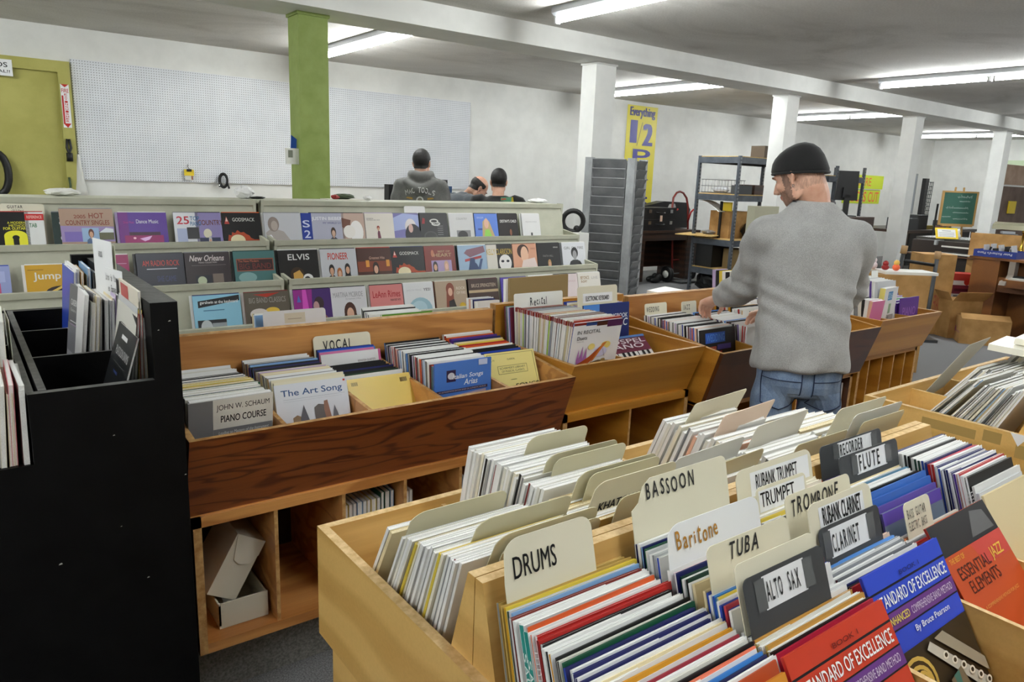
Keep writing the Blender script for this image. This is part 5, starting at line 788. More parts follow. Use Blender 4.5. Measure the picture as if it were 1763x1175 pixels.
C(2, 2.165, 2.375, 'white cover with a pale blue globe', (222, 224, 226), [('t', 'JASON MRAZ', .1, .82, .6, .87, (190, 192, 196)), ('t', 'YES!', .66, .82, .9, .88, (50, 50, 54)), ('e', .52, .42, .4, .27, (150, 186, 200)), ('e', .48, .46, .26, .16, (176, 206, 216))], sub=['white', 'black'])
C(2, 2.39, 2.625, 'beige cover with a red-haired woman and a gold seal', (176, 154, 130), [('e', .46, .82, .13, .14, (130, 60, 36)), ('p', [(.3, .4), (.34, .76), (.56, .76), (.56, .4)], (130, 60, 36)), ('e', .46, .76, .07, .09, (222, 176, 150)), ('p', [(.36, .2), (.4, .56), (.56, .6), (.7, .2)], (40, 30, 30)), ('t', 'ROCK', .66, .8, .95, .86, (220, 206, 190)), ('t', 'OF FIRE', .66, .7, .95, .76, (220, 206, 190)), ('e', .82, .44, .1, .075, (206, 170, 40))], sub=['off-white', 'brown'])
C(2, 2.64, 2.875, 'brown cover with a white square near its foot', (66, 44, 36), [('r', 0, .7, 1, .76, (190, 166, 130)), ('t', 'BRUCE SPRINGSTEEN', .1, .82, .92, .9, (190, 170, 150)), ('r', .3, .3, .8, .58, (222, 222, 222)), ('e', .46, .46, .1, .1, (24, 22, 22)), ('e', .6, .4, .06, .06, (24, 22, 22)), ('r', 0, 0, 1, .3, (120, 96, 70))], sub=['maroon', 'black'])
C(2, 2.90, 3.12, 'violet book behind the brown cardboard sheet', (80, 60, 170), [], depth=1)
C(2, 3.14, 3.36, 'white book hidden behind the brown cardboard sheet', (226, 226, 226), [], depth=1)
C(2, 3.37, 3.585, 'pale pink cover left of the gold lettered one', (226, 212, 212), [('e', .2, .6, .2, .2, (206, 160, 150)), ('t', 'SONGS', .5, .8, .9, .84, (210, 180, 184))], depth=1)
C(2, 3.59, 3.81, 'white cover with gold words and a dark arch at right end', (226, 222, 212), [('t', 'BEYONCE', .12, .84, .5, .92, (150, 110, 40)), ('t', 'B-DAY', .14, .76, .4, .82, (150, 110, 40)), ('p', [(0, .3), (.3, .5), (.9, .62), (1, .3)], (222, 190, 140)), ('e', .72, .5, .14, .14, (34, 28, 26)), ('t', 'LIVE', .6, .84, .88, .9, (190, 186, 180))], sub=['white', 'off-white', 'white'], depth=3)
c_ = card('cream divider card hand-lettered GUITAR LESSONS', .195, .19, 4.598, 1.326, 13, 1.1, mat((216, 212, 192), .6), [H('GUITAR', .03, -.026, .016, a=.6, gap=.2), H('LESSONS', .045, -.046, .014, a=.5, gap=.2)])
card('blank white divider card in the top row of the right rack', 2.50, .165, 4.598, 1.333, 13, 1.1, mat((226, 226, 226), .5))
# ------------------------------------------------------------ on and around the back wall
def signobj(name, label, cat, x0, x1, z0, z1, y, mat_, items, th=.004, part='lettering'):
    o = bx((x0, y, z0), (x1, y+th, z1), mat_).obj(name, None, label, cat)
    if items:
        b = art_mb(items, x1-x0, z1-z0, -.0006, .0003); b.v = [(a+x0, q+y, c+z0) for a, q, c in b.v]; b.obj(part, o)
    return o
signobj('paper_sign', 'white paper sign hung at the top left of the green door frame', 'sign', .06, .615, 2.345, 2.5, 9.16, WHITE, [('t', 'REFUNDS', .3, .52, .93, .82, (30, 30, 32)), ('t', 'ALL SALES FINAL!!', .1, .18, .96, .36, (40, 40, 42))])
signobj('fire_sign', 'red and white vertical fire extinguisher sign on the green door frame', 'sign', 1.012, 1.088, 1.885, 2.315, 9.164, WHITE, [('p', [(.05, 1), (.95, 1), (.5, .93)], (190, 40, 30)), ('t', 'FIRE', .08, .81, .92, .90, (190, 40, 30)), ('r', .06, .1, .26, .74, (190, 40, 30)), ('p', [(.0, .1), (.95, .1), (.5, .0)], (190, 40, 30))]+[('t', c, .38, .745-.056*i, .72, .787-.056*i, (190, 40, 30)) for i, c in enumerate('EXTINGUISHER')])
mb = MB(); mb.tube([(1.03, 9.155, 1.77), (1.02, 9.15, 1.68), (1.045, 9.15, 1.6), (1.02, 9.15, 1.55)], .012, BLACK, 6); mb.tube([(1.05, 9.155, 1.77), (1.06, 9.15, 1.68), (1.03, 9.15, 1.6), (1.06, 9.15, 1.55)], .012, BLACK, 6); mb.tube([(1.04, 9.15, 1.63), (1.04, 9.15, 1.545)], .03, BLACK, 8)
mb.obj('power_cord', None, 'black cord bundle hanging on the green door frame', 'cord')
MB().tube([(1.02, 9.16, 1.38), (1.025, 9.155, 1.3), (1.02, 9.155, 1.12)], .012, mat((60, 80, 50), .6), 6).obj('strap', None, 'dark green strap hanging low on the green door frame', 'strap')
mb = MB(); mb.loft([[(1.12+.05*math.cos(a*PI/4)*s_, 9.19+.03*math.sin(a*PI/4), z) for a in range(8)] for z, s_ in ((1.62, .3), (1.55, .5), (1.45, .7), (1.35, .9), (1.25, 1.3), (1.16, 1.5))], mat((206, 206, 200), .3)); mb.obj('plastic_bag', None, 'clear plastic sleeve hanging beside the green door', 'bag')
MB().tube([(.40+.09*math.cos(a*PI/10), 9.12, 1.40+.2*math.sin(a*PI/10)) for a in range(20)], .035, BLACK, 8, closed=True).obj('instrument_strap', None, 'black padded strap hanging at the left picture edge', 'strap')
o = bx((2.17, 9.19, 1.435), (2.275, 9.2, 1.505), YEL).obj('clipped_card', None, 'yellow card on a black clip hung on the pegboard', 'card')
bx((2.175, 9.192, 1.388), (2.262, 9.198, 1.435), mat((206, 206, 200), .4)).obj('clear_sleeve', o); bx((2.198, 9.18, 1.482), (2.248, 9.19, 1.51), BLACK).obj('clip', o); MB().tube([(2.22, 9.22, 1.56), (2.21, 9.19, 1.53), (2.225, 9.185, 1.51)], .004, STEEL, 6).obj('hook', o); bx((2.245, 9.191, 1.39), (2.26, 9.199, 1.436), mat((150, 80, 50))).obj('tag', o)
mb = MB()
for r, dx in ((.06, 0), (.068, .004), (.052, .006), (.064, -.005)): mb.tube([(2.592+dx+r*.72*math.cos(a*PI/12), 9.17+dx, 1.392+1.25*r*math.sin(a*PI/12)) for a in range(24)], .009, BLACK, 6, closed=True)
o = mb.obj('coiled_cable', None, 'black coiled cable hanging on the lower edge of the pegboard', 'cable')
MB().tube([(2.64, 9.165, 1.36), (2.655, 9.165, 1.30)], .011, BLACK, 6).obj('plug', o); MB().tube([(2.54, 9.165, 1.35), (2.545, 9.165, 1.315)], .01, CHROME, 6).obj('plug', o)
o = bx((2.1, 5.735, 1.59), (2.2, 5.76, 1.71), OFFW).obj('thermostat', None, 'white thermostat on the left face of the green column', 'thermostat'); bx((2.115, 5.733, 1.64), (2.15, 5.7355, 1.695), mat((120, 124, 110), .3)).obj('display', o)
mb = MB(); mb.prism([(2.145, 1.66), (2.19, 1.63), (2.198, 1.78), (2.155, 1.81)], 'y', 5.77, 5.774, mat((40, 90, 190), .5)); mb.obj('leaflet', None, 'blue leaflet tucked behind the thermostat', 'leaflet')
# things along the top of the racks
def lump(name, label, cat, c, r, m_, n=14, seed=1):
    q = random.Random(seed); mb = MB(); mb.ell(c, r, m_, 14, 8)
    mb.v = [(a+q.uniform(-.15, .15)*r[0], b+q.uniform(-.15, .15)*r[1], max(z+q.uniform(-.2, .2)*r[2], c[2]-r[2])) for a, b, z in mb.v]; mb.sm = [False]*len(mb.sm); return mb.obj(name, None, label, cat)
lump('plastic_bag', 'crumpled white plastic bag on top of the racks left of the green column', 'bag', (1.50, 4.86, 1.397), (.06, .05, .04), mat((226, 226, 226), .3))
lump('plastic_bag', 'white plastic wrap on the rack top below the green door', 'bag', (.50, 4.86, 1.378), (.09, .05, .021), mat((220, 220, 214), .3), seed=3)
lump('plastic_bag', 'white tissue on the rack top at its right end', 'bag', (3.88, 4.85, 1.375), (.1, .05, .018), mat((226, 226, 226), .4), seed=4)
lump('cloth_scrap', 'small black cloth on the rack top near the white bag', 'cloth', (1.58, 4.85, 1.364), (.05, .04, .008), BLACK, seed=5)
o = bx((2.03, 4.78, 1.358), (2.30, 4.92, 1.364), mat((222, 218, 206), .6)).obj('paper_stack', None, 'loose papers on the rack top right of the green column', 'paper')
lump('trinket', 'dark green and red trinket among the papers on the rack top', 'trinket', (2.17, 4.84, 1.381), (.08, .04, .018), mat((56, 70, 44), .6), seed=6); lump('trinket', 'small red trinket on the papers on the rack top', 'trinket', (2.10, 4.83, 1.378), (.03, .03, .015), mat((150, 40, 36), .5), seed=7)
lump('plastic_bag', 'white plastic scrap on the rack top left of the hooded man', 'bag', (2.36, 4.87, 1.372), (.03, .03, .016), mat((226, 226, 226), .4), seed=8)
mb = bx((3.58, 6.9, .8), (3.86, 7.0, 1.44), BLACK); mb.box((3.55, 6.6, .42), (3.92, 7.0, .5), BLACK); mb.box((3.68, 6.93, .5), (3.76, 6.97, .8), BLACK); mb.box((3.70, 6.77, .05), (3.76, 6.83, .42), BLACK); mb.box((3.50, 6.78, 0), (3.96, 6.82, .05), BLACK); mb.box((3.71, 6.55, 0), (3.75, 7.03, .05), BLACK); mb.obj('office_chair', None, 'black chair back just left of the hooded man', 'chair')
o = bx((4.33, 7.4, .75), (4.65, 7.8, 1.43), mat((44, 74, 112), .5)).obj('storage_crate', None, 'blue crate between the hooded man and the bending man', 'crate'); bx((4.36, 7.42, 1.43), (4.6, 7.7, 1.5), BLACK).obj('black_case', o)
t = thing('work_table', 'plain table behind the men at the back wall', 'table', (4.3, 7.8, 0)); bx((2.4, 7.3, .72), (5.0, 8.3, .75), CHIP).obj('table_top', t)
for x in (2.45, 4.95):
    for y in (7.35, 8.25): bx((x-.02, y-.02, 0), (x+.02, y+.02, .72), STEEL).obj('leg', t)
t = thing('drum_ring', 'black round ring standing beside the right end of the sage racks', 'ring', (4.36, 4.95, 1.0)); MB().tube([(4.37+.075*math.cos(a*PI/12), 4.95-.05*math.cos(a*PI/12), 1.2+.09*math.sin(a*PI/12)) for a in range(24)], .022, BLACK, 8, closed=True).obj('rim', t); mb = MB(); mb.ell((4.40, 4.93, 1.135), (.03, .03, .03), BLACK); mb.obj('clamp', t)
bx((4.1, 4.82, 0), (4.45, 5.1, 1.105), WALL).obj('pedestal', None, 'white pedestal under the black ring beside the grey pocket rack', 'pedestal')
# ------------------------------------------------------------ tall grey pocket rack
P1 = V((4.935, 4.80, 0)); U_ = V((-.47, .872, 0)).normalized(); W2 = V((.885, .473, 0)).normalized()
TR = M(((U_.x, W2.x, 0, P1.x), (U_.y, W2.y, 0, P1.y), (0, 0, 1, 0), (0, 0, 0, 1)))
t = thing('literature_rack', 'tall grey metal rack of empty pockets before the white column', 'rack', (4.95, 5.1, 0))
LU, LW, HT = .47, .44, 1.765
bx((.02, .02, .02), (LU-.02, LW-.02, HT-.02), STEEL, T=TR).obj('core', t); bx((-.01, -.01, 0), (LU+.01, LW+.01, .02), STEEL, T=TR).obj('base_plate', t)
STEELL = speck('bare_galvanised_metal', (132, 134, 136), (158, 160, 161), 6, .4, .02)
for a, b in ((0, 0), (LU-.07, 0), (0, LW-.07), (LU-.07, LW-.07)): bx((a, b, .02), (a+.07, b+.07, HT), STEELL, T=TR).obj('corner_post', t)
for k in range(20):
    z = .07+.084*k
    mb = MB(); mb.prism([(-.012, z+.09), (-.016, z+.086), (.016, z), (.02, z)], 'x', .075, LU-.075, STEEL, T=TR); mb.box((.078, -.017, z+.084), (LU-.078, -.011, z+.09), STEELL, T=TR); mb.box((.075, -.006, z), (.082, .02, z+.05), STEEL, T=TR); mb.box((LU-.082, -.006, z), (LU-.075, .02, z+.05), STEEL, T=TR); mb.obj('pocket', t)
    mb = MB(); mb.prism([(-.02, z+.085), (-.022, z+.083), (.016, z), (.02, z)], 'y', .075, LW-.075, STEEL, T=TR); mb.obj('pocket', t)
# ------------------------------------------------------------ banner
bn = signobj('sale_banner', 'tall yellow sale banner with blue words behind the grey pocket rack', 'banner', 9.24, 9.97, 1.05, 2.83, 9.24, mat((222, 208, 60), .4), [('t', 'Everything', .08+.012*k, .88, .90+.012*k, .985, (44, 40, 110)) for k in range(3)]+[('t', '1', .12+.025*k, .655, .28+.025*k, .865, (50, 46, 140)) for k in range(4)]+[('t', '2', .54+.03*k, .635, .80+.03*k, .84, (50, 46, 140)) for k in range(4)]+[ ('p', [(.36, .63), (.375, .63), (.52, .85), (.505, .85)], (60, 56, 80)), ('t', 'P', .25, .46, .85, .60, (50, 46, 140)), ('t', 'R', .25, .31, .85, .445, (50, 46, 140)), ('t', 'I', .45, .17, .62, .295, (50, 46, 140)), ('t', 'CE', .2, .02, .85, .15, (50, 46, 140))], th=.003)
# ------------------------------------------------------------ desk, cases and hand truck
DW = wood('dark_desk_wood', (36, 22, 14), (66, 42, 28), (1.5, 6, 6), 6, 4, .4)
t = thing('desk', 'dark wooden kneehole desk under the black cases', 'desk', (8.95, 8.2, 0))
bx((8.2, 7.9, .80), (9.75, 8.55, .84), DW).obj('desk_top', t)
for a in (8.22, 9.45):
    bx((a, 7.93, .05), (a+.28, 8.5, .80), DW).obj('pedestal', t)
    for z in (.1, .33, .57): bx((a+.02, 7.922, z), (a+.26, 7.932, z+.2), DW).obj('drawer_front', t)
bx((8.5, 8.45, .2), (9.45, 8.47, .8), DW).obj('modesty_panel', t); bx((8.5, 7.93, .68), (9.45, 7.95, .8), DW).obj('apron', t)
BC = mat((16, 16, 18), .45)
for z, lb, h_ in ((.84, 'lower black instrument case on the dark desk', .17), (1.012, 'upper black instrument case with a paper tag on the dark desk', .175)):
    o = bx((8.4, 7.92, z), (9.15, 8.3, z+h_), BC).obj('instrument_case', None, lb, 'case', 'black cases on the desk')
    for x in (8.52, 9.0): bx((x, 7.912, z+h_*.55), (x+.06, 7.922, z+h_*.85), CHROME).obj('latch', o)
    MB().tube([(8.68, 7.915, z+h_*.6), (8.7, 7.885, z+h_*.55), (8.85, 7.885, z+h_*.55), (8.87, 7.915, z+h_*.6)], .01, BC, 6).obj('handle', o)
    if h_ > .172: bx((8.74, 7.88, z-.03), (8.79, 7.883, z+.06), mat((220, 190, 170))).obj('paper_tag', o)
mb = MB(); mb.prism([(8.62, .842), (9.9, .842), (9.95, 1.15), (9.85, 1.26), (9.3, 1.275), (9.0, 1.22), (8.62, 1.17)], 'y', 8.32, 8.5, BC); o = mb.obj('instrument_case', None, 'large black hard case standing behind the two stacked cases', 'case', 'black cases on the desk')
mb = MB(); mb.prism([(9.38, 1.16), (9.58, 1.18), (9.55, 1.24), (9.42, 1.23)], 'y', 8.314, 8.32, mat((190, 190, 188), .5)); mb.obj('case_handle_cutout', o)
t = thing('hand_truck', 'red hand truck with arched handle and black wheels', 'hand truck', (9.45, 7.95, 0))
RT = mat((116, 36, 30), .4)
MB().tube([(9.27, 8.0, .05), (9.27, 8.12, 1.2), (9.3, 8.14, 1.34), (9.38, 8.15, 1.42), (9.46, 8.155, 1.44), (9.54, 8.15, 1.42), (9.62, 8.14, 1.34), (9.65, 8.12, 1.2), (9.65, 8.0, .05)], .017, RT, 8).obj('frame', t)
for x in (9.27, 9.65): MB().tube([(x, 8.1, .95), (x-.1*(1 if x < 9.4 else -.0)-.06*(x > 9.4), 8.0, 1.12), (x-.03, 7.97, 1.17)], .015, RED, 6).obj('grip', t)
for z in (.35, .7): MB().tube([(9.27, 8.05, z), (9.65, 8.05, z)], .012, RT, 6).obj('crossbar', t)
bx((9.22, 7.75, .02), (9.7, 7.98, .035), STEEL).obj('toe_plate', t); MB().tube([(9.2, 8.02, .13), (9.72, 8.02, .13)], .012, STEEL, 6).obj('axle', t)
for x in (9.16, 9.70):
    o = MB().lathe([(.05, -.035), (.11, -.035), (.13, -.02), (.13, .02), (.11, .035), (.05, .035)], (x, 8.02, .13), BLACK, 20, 0).obj('wheel', t); MB().lathe([(.02, -.04), (.06, -.04), (.06, .04), (.02, .04)], (x, 8.02, .13), OFFW, 14, 0).obj('hub', o)
for k, (x, y) in enumerate(((8.95, 8.15), (8.9, 8.02))):
    mb = MB(); mb.ell((x, y, .05), (.13, .05, .05), BLACK, 14, 8); mb.ell((x+.07, y, .08), (.06, .045, .06), BLACK, 12, 8); mb.obj('shoe', None, 'black shoe on the floor by the hand truck' if k == 0 else 'second black shoe, nearer the grey pocket rack', 'shoe')
# ------------------------------------------------------------ steel shelving
def shelving(label, x0, x1, y0, y1, H_, levels, posts, group='slate steel shelving units'):
    t = thing('shelving_unit', label, 'shelving', ((x0+x1)/2, (y0+y1)/2, 0), group)
    for x in posts:
        for y in (y0, y1):
            mb = MB(); hm = mat((150, 152, 154), .5); mb.box((x-.02, y-.02, 0), (x+.02, y-.017, H_), SHELFST); mb.box((x-.02, y-.02, 0), (x-.017, y+.02, H_), SHELFST)
            for k in range(int(H_/.05)):
                for dx in (-.009, .009): mb.flat([(dx-.004, .02+.05*k), (dx+.004, .02+.05*k), (dx+.004, .048+.05*k), (dx-.004, .048+.05*k)], (x, y-.0203, 0), (1, 0, 0), (0, 0, 1), hm)
            mb.obj('post', t)
    for z in levels:
        b0 = bx((x0, y0-.018, z-.085), (x1, y0-.002, z), SHELFST); b0.obj('beam', t); bx((x0, y1-.002, z-.085), (x1, y1+.014, z), SHELFST).obj('beam', t)
        bx((x0-.018, y0, z-.085), (x0, y1, z), SHELFST).obj('side_beam', t); bx((x1, y0, z-.085), (x1+.018, y1, z), SHELFST).obj('side_beam', t)
        bx((x0, y0, z-.005), (x1, y1, z+.012), CHIP).obj('shelf_board', t)
shelving('slate steel shelving with chipboard shelves left of the man', 8.77, 10.3, 6.54, 7.23, 1.97, (1.955, 1.435, .80, .37), (8.77, 10.3))
bx((9.42, 6.62, 1.967), (9.9, 6.85, 2.14), mat((88, 74, 58), .6)).obj('cardboard_box', None, 'brown box on top of the shelving beside the white column', 'box')
WIRE = mat((150, 150, 150), .35, 1); t = thing('wire_basket', 'chrome wire basket on the second shelf from the top', 'basket', (9.0, 7.0, 1.447))
for k in range(9): MB().tube([(8.82, 6.75+.055*k, 1.64), (8.82, 6.75+.055*k, 1.455), (9.2, 6.75+.055*k, 1.455), (9.2, 6.75+.055*k, 1.64)], .0035, WIRE, 4).obj('wire', t)
for z in (1.46, 1.55, 1.64): MB().tube([(8.82, 6.73, z), (9.2, 6.73, z), (9.2, 7.21, z), (8.82, 7.21, z)], .004, WIRE, 4, closed=True).obj('wire', t)
lump('plastic_bag', 'clear plastic in the wire basket on the shelving', 'bag', (9.0, 7.0, 1.50), (.1, .14, .04), mat((190, 192, 196), .3), seed=9)
bx((9.25, 6.6, 1.447), (9.75, 6.95, 1.585), DW).obj('wooden_box', None, 'dark wooden box on the second shelf right of the wire basket', 'box'); bx((8.85, 6.57, 1.447), (9.15, 6.70, 1.57), mat((60, 62, 64))).obj('wooden_box', None, 'grey flat box behind the shelving post, second shelf', 'box')
bx((8.5, 6.85, .84), (9.1, 7.4, .852), CHIP, T=rotz(.35, (8.8, 7.1, 0))).obj('clipboard', None, 'chipboard sheet sticking out of the shelving to the left', 'board')
lump('metal_parts', 'chrome metal parts lying on the chipboard sheet', 'metal parts', (8.95, 7.1, .885), (.1, .12, .032), mat((176, 176, 178), .3, .8), seed=10)
for a, b, m_, lb in (((8.95, 6.75, .812), (9.4, 7.1, 1.2), CARD, 'brown cardboard box on the third shelf of the shelving'), ((9.45, 6.6, .812), (9.9, 6.95, 1.14), BLACK, 'black equipment box on the third shelf beside the post'), ((8.82, 6.9, .382), (9.3, 7.2, .72), BLACK, 'black case on the lowest shelf of the shelving'), ((9.05, 6.58, .382), (9.35, 6.88, .66), mat((150, 126, 84)), 'brown board box on the lowest shelf of the shelving')): bx(a, b, m_).obj('storage_box', None, lb, 'box')
bx((8.88, 6.86, .812), (8.91, 6.89, 1.34), BLACK).obj('stand_rod', None, 'black rod standing in front of the brown box on the shelving', 'rod'); bx((8.9, 6.7, 1.205), (8.92, 6.85, 1.33), YEL).obj('note', None, 'yellow note above the brown box on the shelving', 'note')
mb = MB(); mb.loft([[(8.8, 7.2-.07*k, 1.34-.006*k*k), (9.0, 7.2-.07*k, 1.34-.006*k*k), (9.0, 7.2-.07*k, 1.344-.006*k*k), (8.8, 7.2-.07*k, 1.344-.006*k*k)] for k in range(6)], PAPER, smooth=False); mb.obj('paper_sheet', None, 'curled white paper under the second shelf of the shelving', 'paper')
lump('black_bag', 'black bag on the floor under the shelving', 'bag', (9.0, 7.0, .14), (.2, .25, .15), BLACK, seed=12); lump('black_bag', 'small black bag on the lowest shelf, right part', 'bag', (9.55, 6.75, .44), (.18, .15, .06), BLACK, seed=13)
lump('equipment_heap', 'shiny black equipment on the third shelf by the man', 'equipment', (9.3, 6.66, .93), (.13, .08, .12), mat((26, 26, 28), .2), seed=14)
bx((7.06, 5.0, 0), (7.5, 5.1, 1.35), mat((176, 174, 150), .5)).obj('filing_cabinet', None, 'beige cabinet partly hidden by the left shoulder of the man', 'cabinet')
shelving('slate steel shelving frame behind the right shoulder of the man', 10.95, 12.0, 6.5, 7.0, 1.93, (1.77, .9, .4), (11.18, 12.0))
t = thing('computer_monitor', 'black flat monitor seen from behind, right of the beanie', 'monitor', (10.23, 5.78, 1.2))
Rm = rotz(-.75, (10.23, 5.77, 0)); mb = MB(); mb.prism([(10.08, 1.42), (10.39, 1.42), (10.37, 1.83), (10.10, 1.83)], 'y', 5.75, 5.80, BLACK, T=Rm); mb.obj('screen_housing', t)
bx((10.17, 5.70, 1.46), (10.3, 5.75, 1.6), BLACK, T=Rm).obj('rear_cover', t); bx((10.2, 5.70, 1.21), (10.27, 5.74, 1.5), BLACK, T=Rm).obj('stand', t); bx((10.1, 5.62, 1.2), (10.36, 5.84, 1.215), BLACK, T=Rm).obj('stand_base', t)
bx((9.9, 5.5, 0), (10.6, 6.05, 1.2), DW).obj('counter', None, 'dark wooden counter under the black monitor', 'counter')
for k, (a, b) in enumerate((((11.25, 6.6, .912), (11.75, 6.95, 1.1)), ((11.3, 6.6, 1.1), (11.7, 6.9, 1.25)))): bx(a, b, BLACK if k == 0 else DKGREY).obj('storage_box', None, ['black box on the shelving frame by the neon sign', 'grey box stacked on the black one by the neon sign'][k], 'box')
OR = (236, 96, 50)
signobj('sale_sign', 'neon yellow sign with orange word MORE on the back wall', 'sign', 16.35, 17.98, 1.62, 1.93, 9.24, mat((206, 222, 50), .5), [('t', 'MORE', .25, .2, .66, .82, OR)])
signobj('sale_sign', 'lower neon yellow sign reading PRICES CUT', 'sign', 16.25, 17.9, 1.28, 1.60, 9.24, mat((206, 222, 50), .5), [('t', 'PRICES', .06, .12, .62, .85, OR), ('t', 'CUT', .68, .12, .96, .85, OR), ('r', .1, .97, .98, 1.0, (30, 40, 80))])
o = bx((18.95, 9.16, 1.05), (19.5, 9.25, 2.04), STEELL).obj('electrical_panel', None, 'grey metal electrical panel on the far back wall', 'panel'); bx((19.02, 9.15, 1.1), (19.43, 9.16, 1.98), mat((150, 156, 164), .4)).obj('panel_door', o)
# ------------------------------------------------------------ far right corner
t = thing('long_table', 'dark cluttered table left of the chalkboard', 'table', (15.6, 7.2, 0)); bx((14.3, 6.75, .82), (17.3, 8.0, .87), DW).obj('table_top', t)
for x in (14.35, 17.25):
    for y in (6.8, 7.95): bx((x-.03, y-.03, 0), (x+.03, y+.03, .82), DW).obj('leg', t)
bx((14.5, 6.8, .2), (17.1, 6.83, .82), BLACK).obj('table_skirt', t)
t = thing('wire_rack', 'black lattice rack standing on the dark table', 'rack', (16.9, 7.8, .87)); bx((16.82, 7.72, .87), (16.97, 7.80, 1.88), mat((26, 26, 28), .5)).obj('panel', t)
for k in range(14): bx((16.815, 7.715, .9+.07*k), (16.975, 7.72, .915+.07*k), BLACK).obj('slat', t)
t = thing('wire_grid', 'thin black wire grid leaning beside the lattice rack', 'grid', (17.1, 7.7, .87))
for x in (17.03, 17.1, 17.17): MB().tube([(x-.05, 7.72, .87), (x, 7.72, 1.82)], .008, BLACK, 4).obj('wire', t)
for k in range(11): MB().tube([(17.0, 7.72, .95+.085*k), (17.17, 7.72, .95+.085*k)], .007, BLACK, 4).obj('wire', t)
q = random.Random(5)
for k, (c_, lb) in enumerate((((60, 62, 64), 'grey equipment case on the dark table'), ((40, 40, 42), 'black amplifier on the dark table'), ((180, 160, 60), 'yellow packet on the dark table'), ((120, 50, 46), 'red folder on the dark table'), ((70, 72, 76), 'grey mixer on the dark table'))):
    x = 14.45+.48*k; bx((x, 6.85+.05*k, .87), (x+.42, 7.25, .87+[.22, .28, .07, .05, .16][k]), mat(c_, .5)).obj('equipment_case', None, lb, 'equipment')
t = thing('chalkboard', 'green chalkboard with chalk writing on a wooden easel', 'chalkboard', (15.3, 6.4, 0))
Rc = rotz(-.58, (15.27, 6.38, 0)); FR = mat((196, 156, 96), .5)
bx((14.98, 6.36, 1.02), (15.62, 6.375, 1.60), mat((66, 112, 96), .7), T=Rc).obj('board', t)
mb = bx((14.95, 6.345, .99), (14.98, 6.385, 1.63), FR, T=Rc); mb.box((15.62, 6.345, .99), (15.65, 6.385, 1.63), FR, T=Rc); mb.box((14.98, 6.345, 1.6), (15.62, 6.385, 1.63), FR, T=Rc); mb.box((14.98, 6.345, .99), (15.62, 6.385, 1.02), FR, T=Rc); mb.obj('frame', t)
ck = MB(); cm = mat((206, 222, 216), .9)
q = random.Random(4)
for x, z, h_, w_ in ((15.25, 1.5, .07, .3), (15.3, 1.43, .03, .22), (15.05, 1.3, .05, .45), (15.2, 1.22, .03, .32), (15.0, 1.14, .03, .18), (15.22, 1.1, .04, .3)):
    n_ = int(w_/.012); ck.tube([Rc @ V((x+w_*i/n_, 6.358, z+h_*(.5+.5*math.sin(i*2.4))*q.uniform(.4, 1))) for i in range(n_)], .0045, cm, 4)
ck.obj('chalk_writing', t)
for x in (15.1, 15.5): MB().tube([Rc @ V((x+.08*(x-15.3), 6.34, 0)), Rc @ V((15.3+(x-15.3)*.4, 6.41, 1.7))], .018, FR, 6).obj('easel_leg', t)
MB().tube([Rc @ V((15.3, 6.9, 0)), Rc @ V((15.3, 6.4, 1.6))], .018, FR, 6).obj('easel_leg', t); bx((15.0, 6.31, .97), (15.6, 6.36, .99), FR, T=Rc).obj('ledge', t)
MB().tube([(14.96, 6.6, 0), (15.04, 6.62, 1.38)], .02, BLACK, 6).obj('microphone_stand', None, 'thin black stand just left of the chalkboard', 'stand')
t = thing('partition_panel', 'brown partition panel in a metal frame behind the farthest column', 'panel', (16.7, 6.05, 0)); BRN = speck('brown_panel_board', (96, 78, 68), (118, 98, 88), 3, .7, .04)
bx((15.75, 6.03, .75), (18.2, 6.06, 1.76), BRN).obj('lower_board', t); bx((15.7, 6.03, 1.79), (18.2, 6.06, 2.17), speck('tan_panel_board', (160, 132, 112), (182, 156, 136), 3, .7, .04)).obj('upper_board', t)
for a in (15.68, 18.2): bx((a, 6.02, 0), (a+.03, 6.07, 2.18), CHROME).obj('frame_post', t)
for z in (.73, .93, 1.765): bx((15.7, 6.015, z), (18.2, 6.065, z+.025), CHROME).obj('frame_rail', t)
o = bx((16.65, 5.99, 1.24), (16.97, 6.02, 1.48), YEL).obj('note_box', None, 'yellow card pinned to the brown partition panel', 'card')
bx((20.28, 5.5, 2.28), (20.295, 7.7, 2.41), mat((196, 212, 178), .5)).obj('trim_9', None, None, None, kind='structure')
# organ with two keyboards, seen behind the carts
t = thing('electric_organ', 'dark organ with two long keyboards and a yellow card on top', 'organ', (10.1, 4.2, 0))
OD = mat((44, 34, 28), .4)
bx((9.95, 3.55, .58), (10.6, 4.62, .98), OD).obj('body', t); mb = MB(); mb.box((10.1, 3.5, .98), (10.75, 4.65, 1.01), mat((70, 68, 64), .2)); mb.obj('lid', t)
bx((9.82, 3.55, .80), (9.98, 4.62, .815), mat((86, 56, 34), .4)).obj('key_slip', t)
for z, x in ((.83, 9.83), (.91, 9.93)): bx((x, 3.6, z), (x+.1, 4.25, z+.018), mat((216, 214, 206), .3)).obj('keyboard', t); bx((x+.05, 3.6, z+.018), (x+.1, 4.25, z+.03), BLACK).obj('black_keys', t)
bx((9.9, 4.3, .93), (10.3, 4.33, .99), mat((176, 178, 180), .3, .6)).obj('side_rail', t)
for y in (3.58, 4.55): bx((9.95, y, 0), (10.05, y+.06, .58), OD).obj('leg', t); bx((10.45, y, 0), (10.55, y+.06, .58), OD).obj('leg', t)
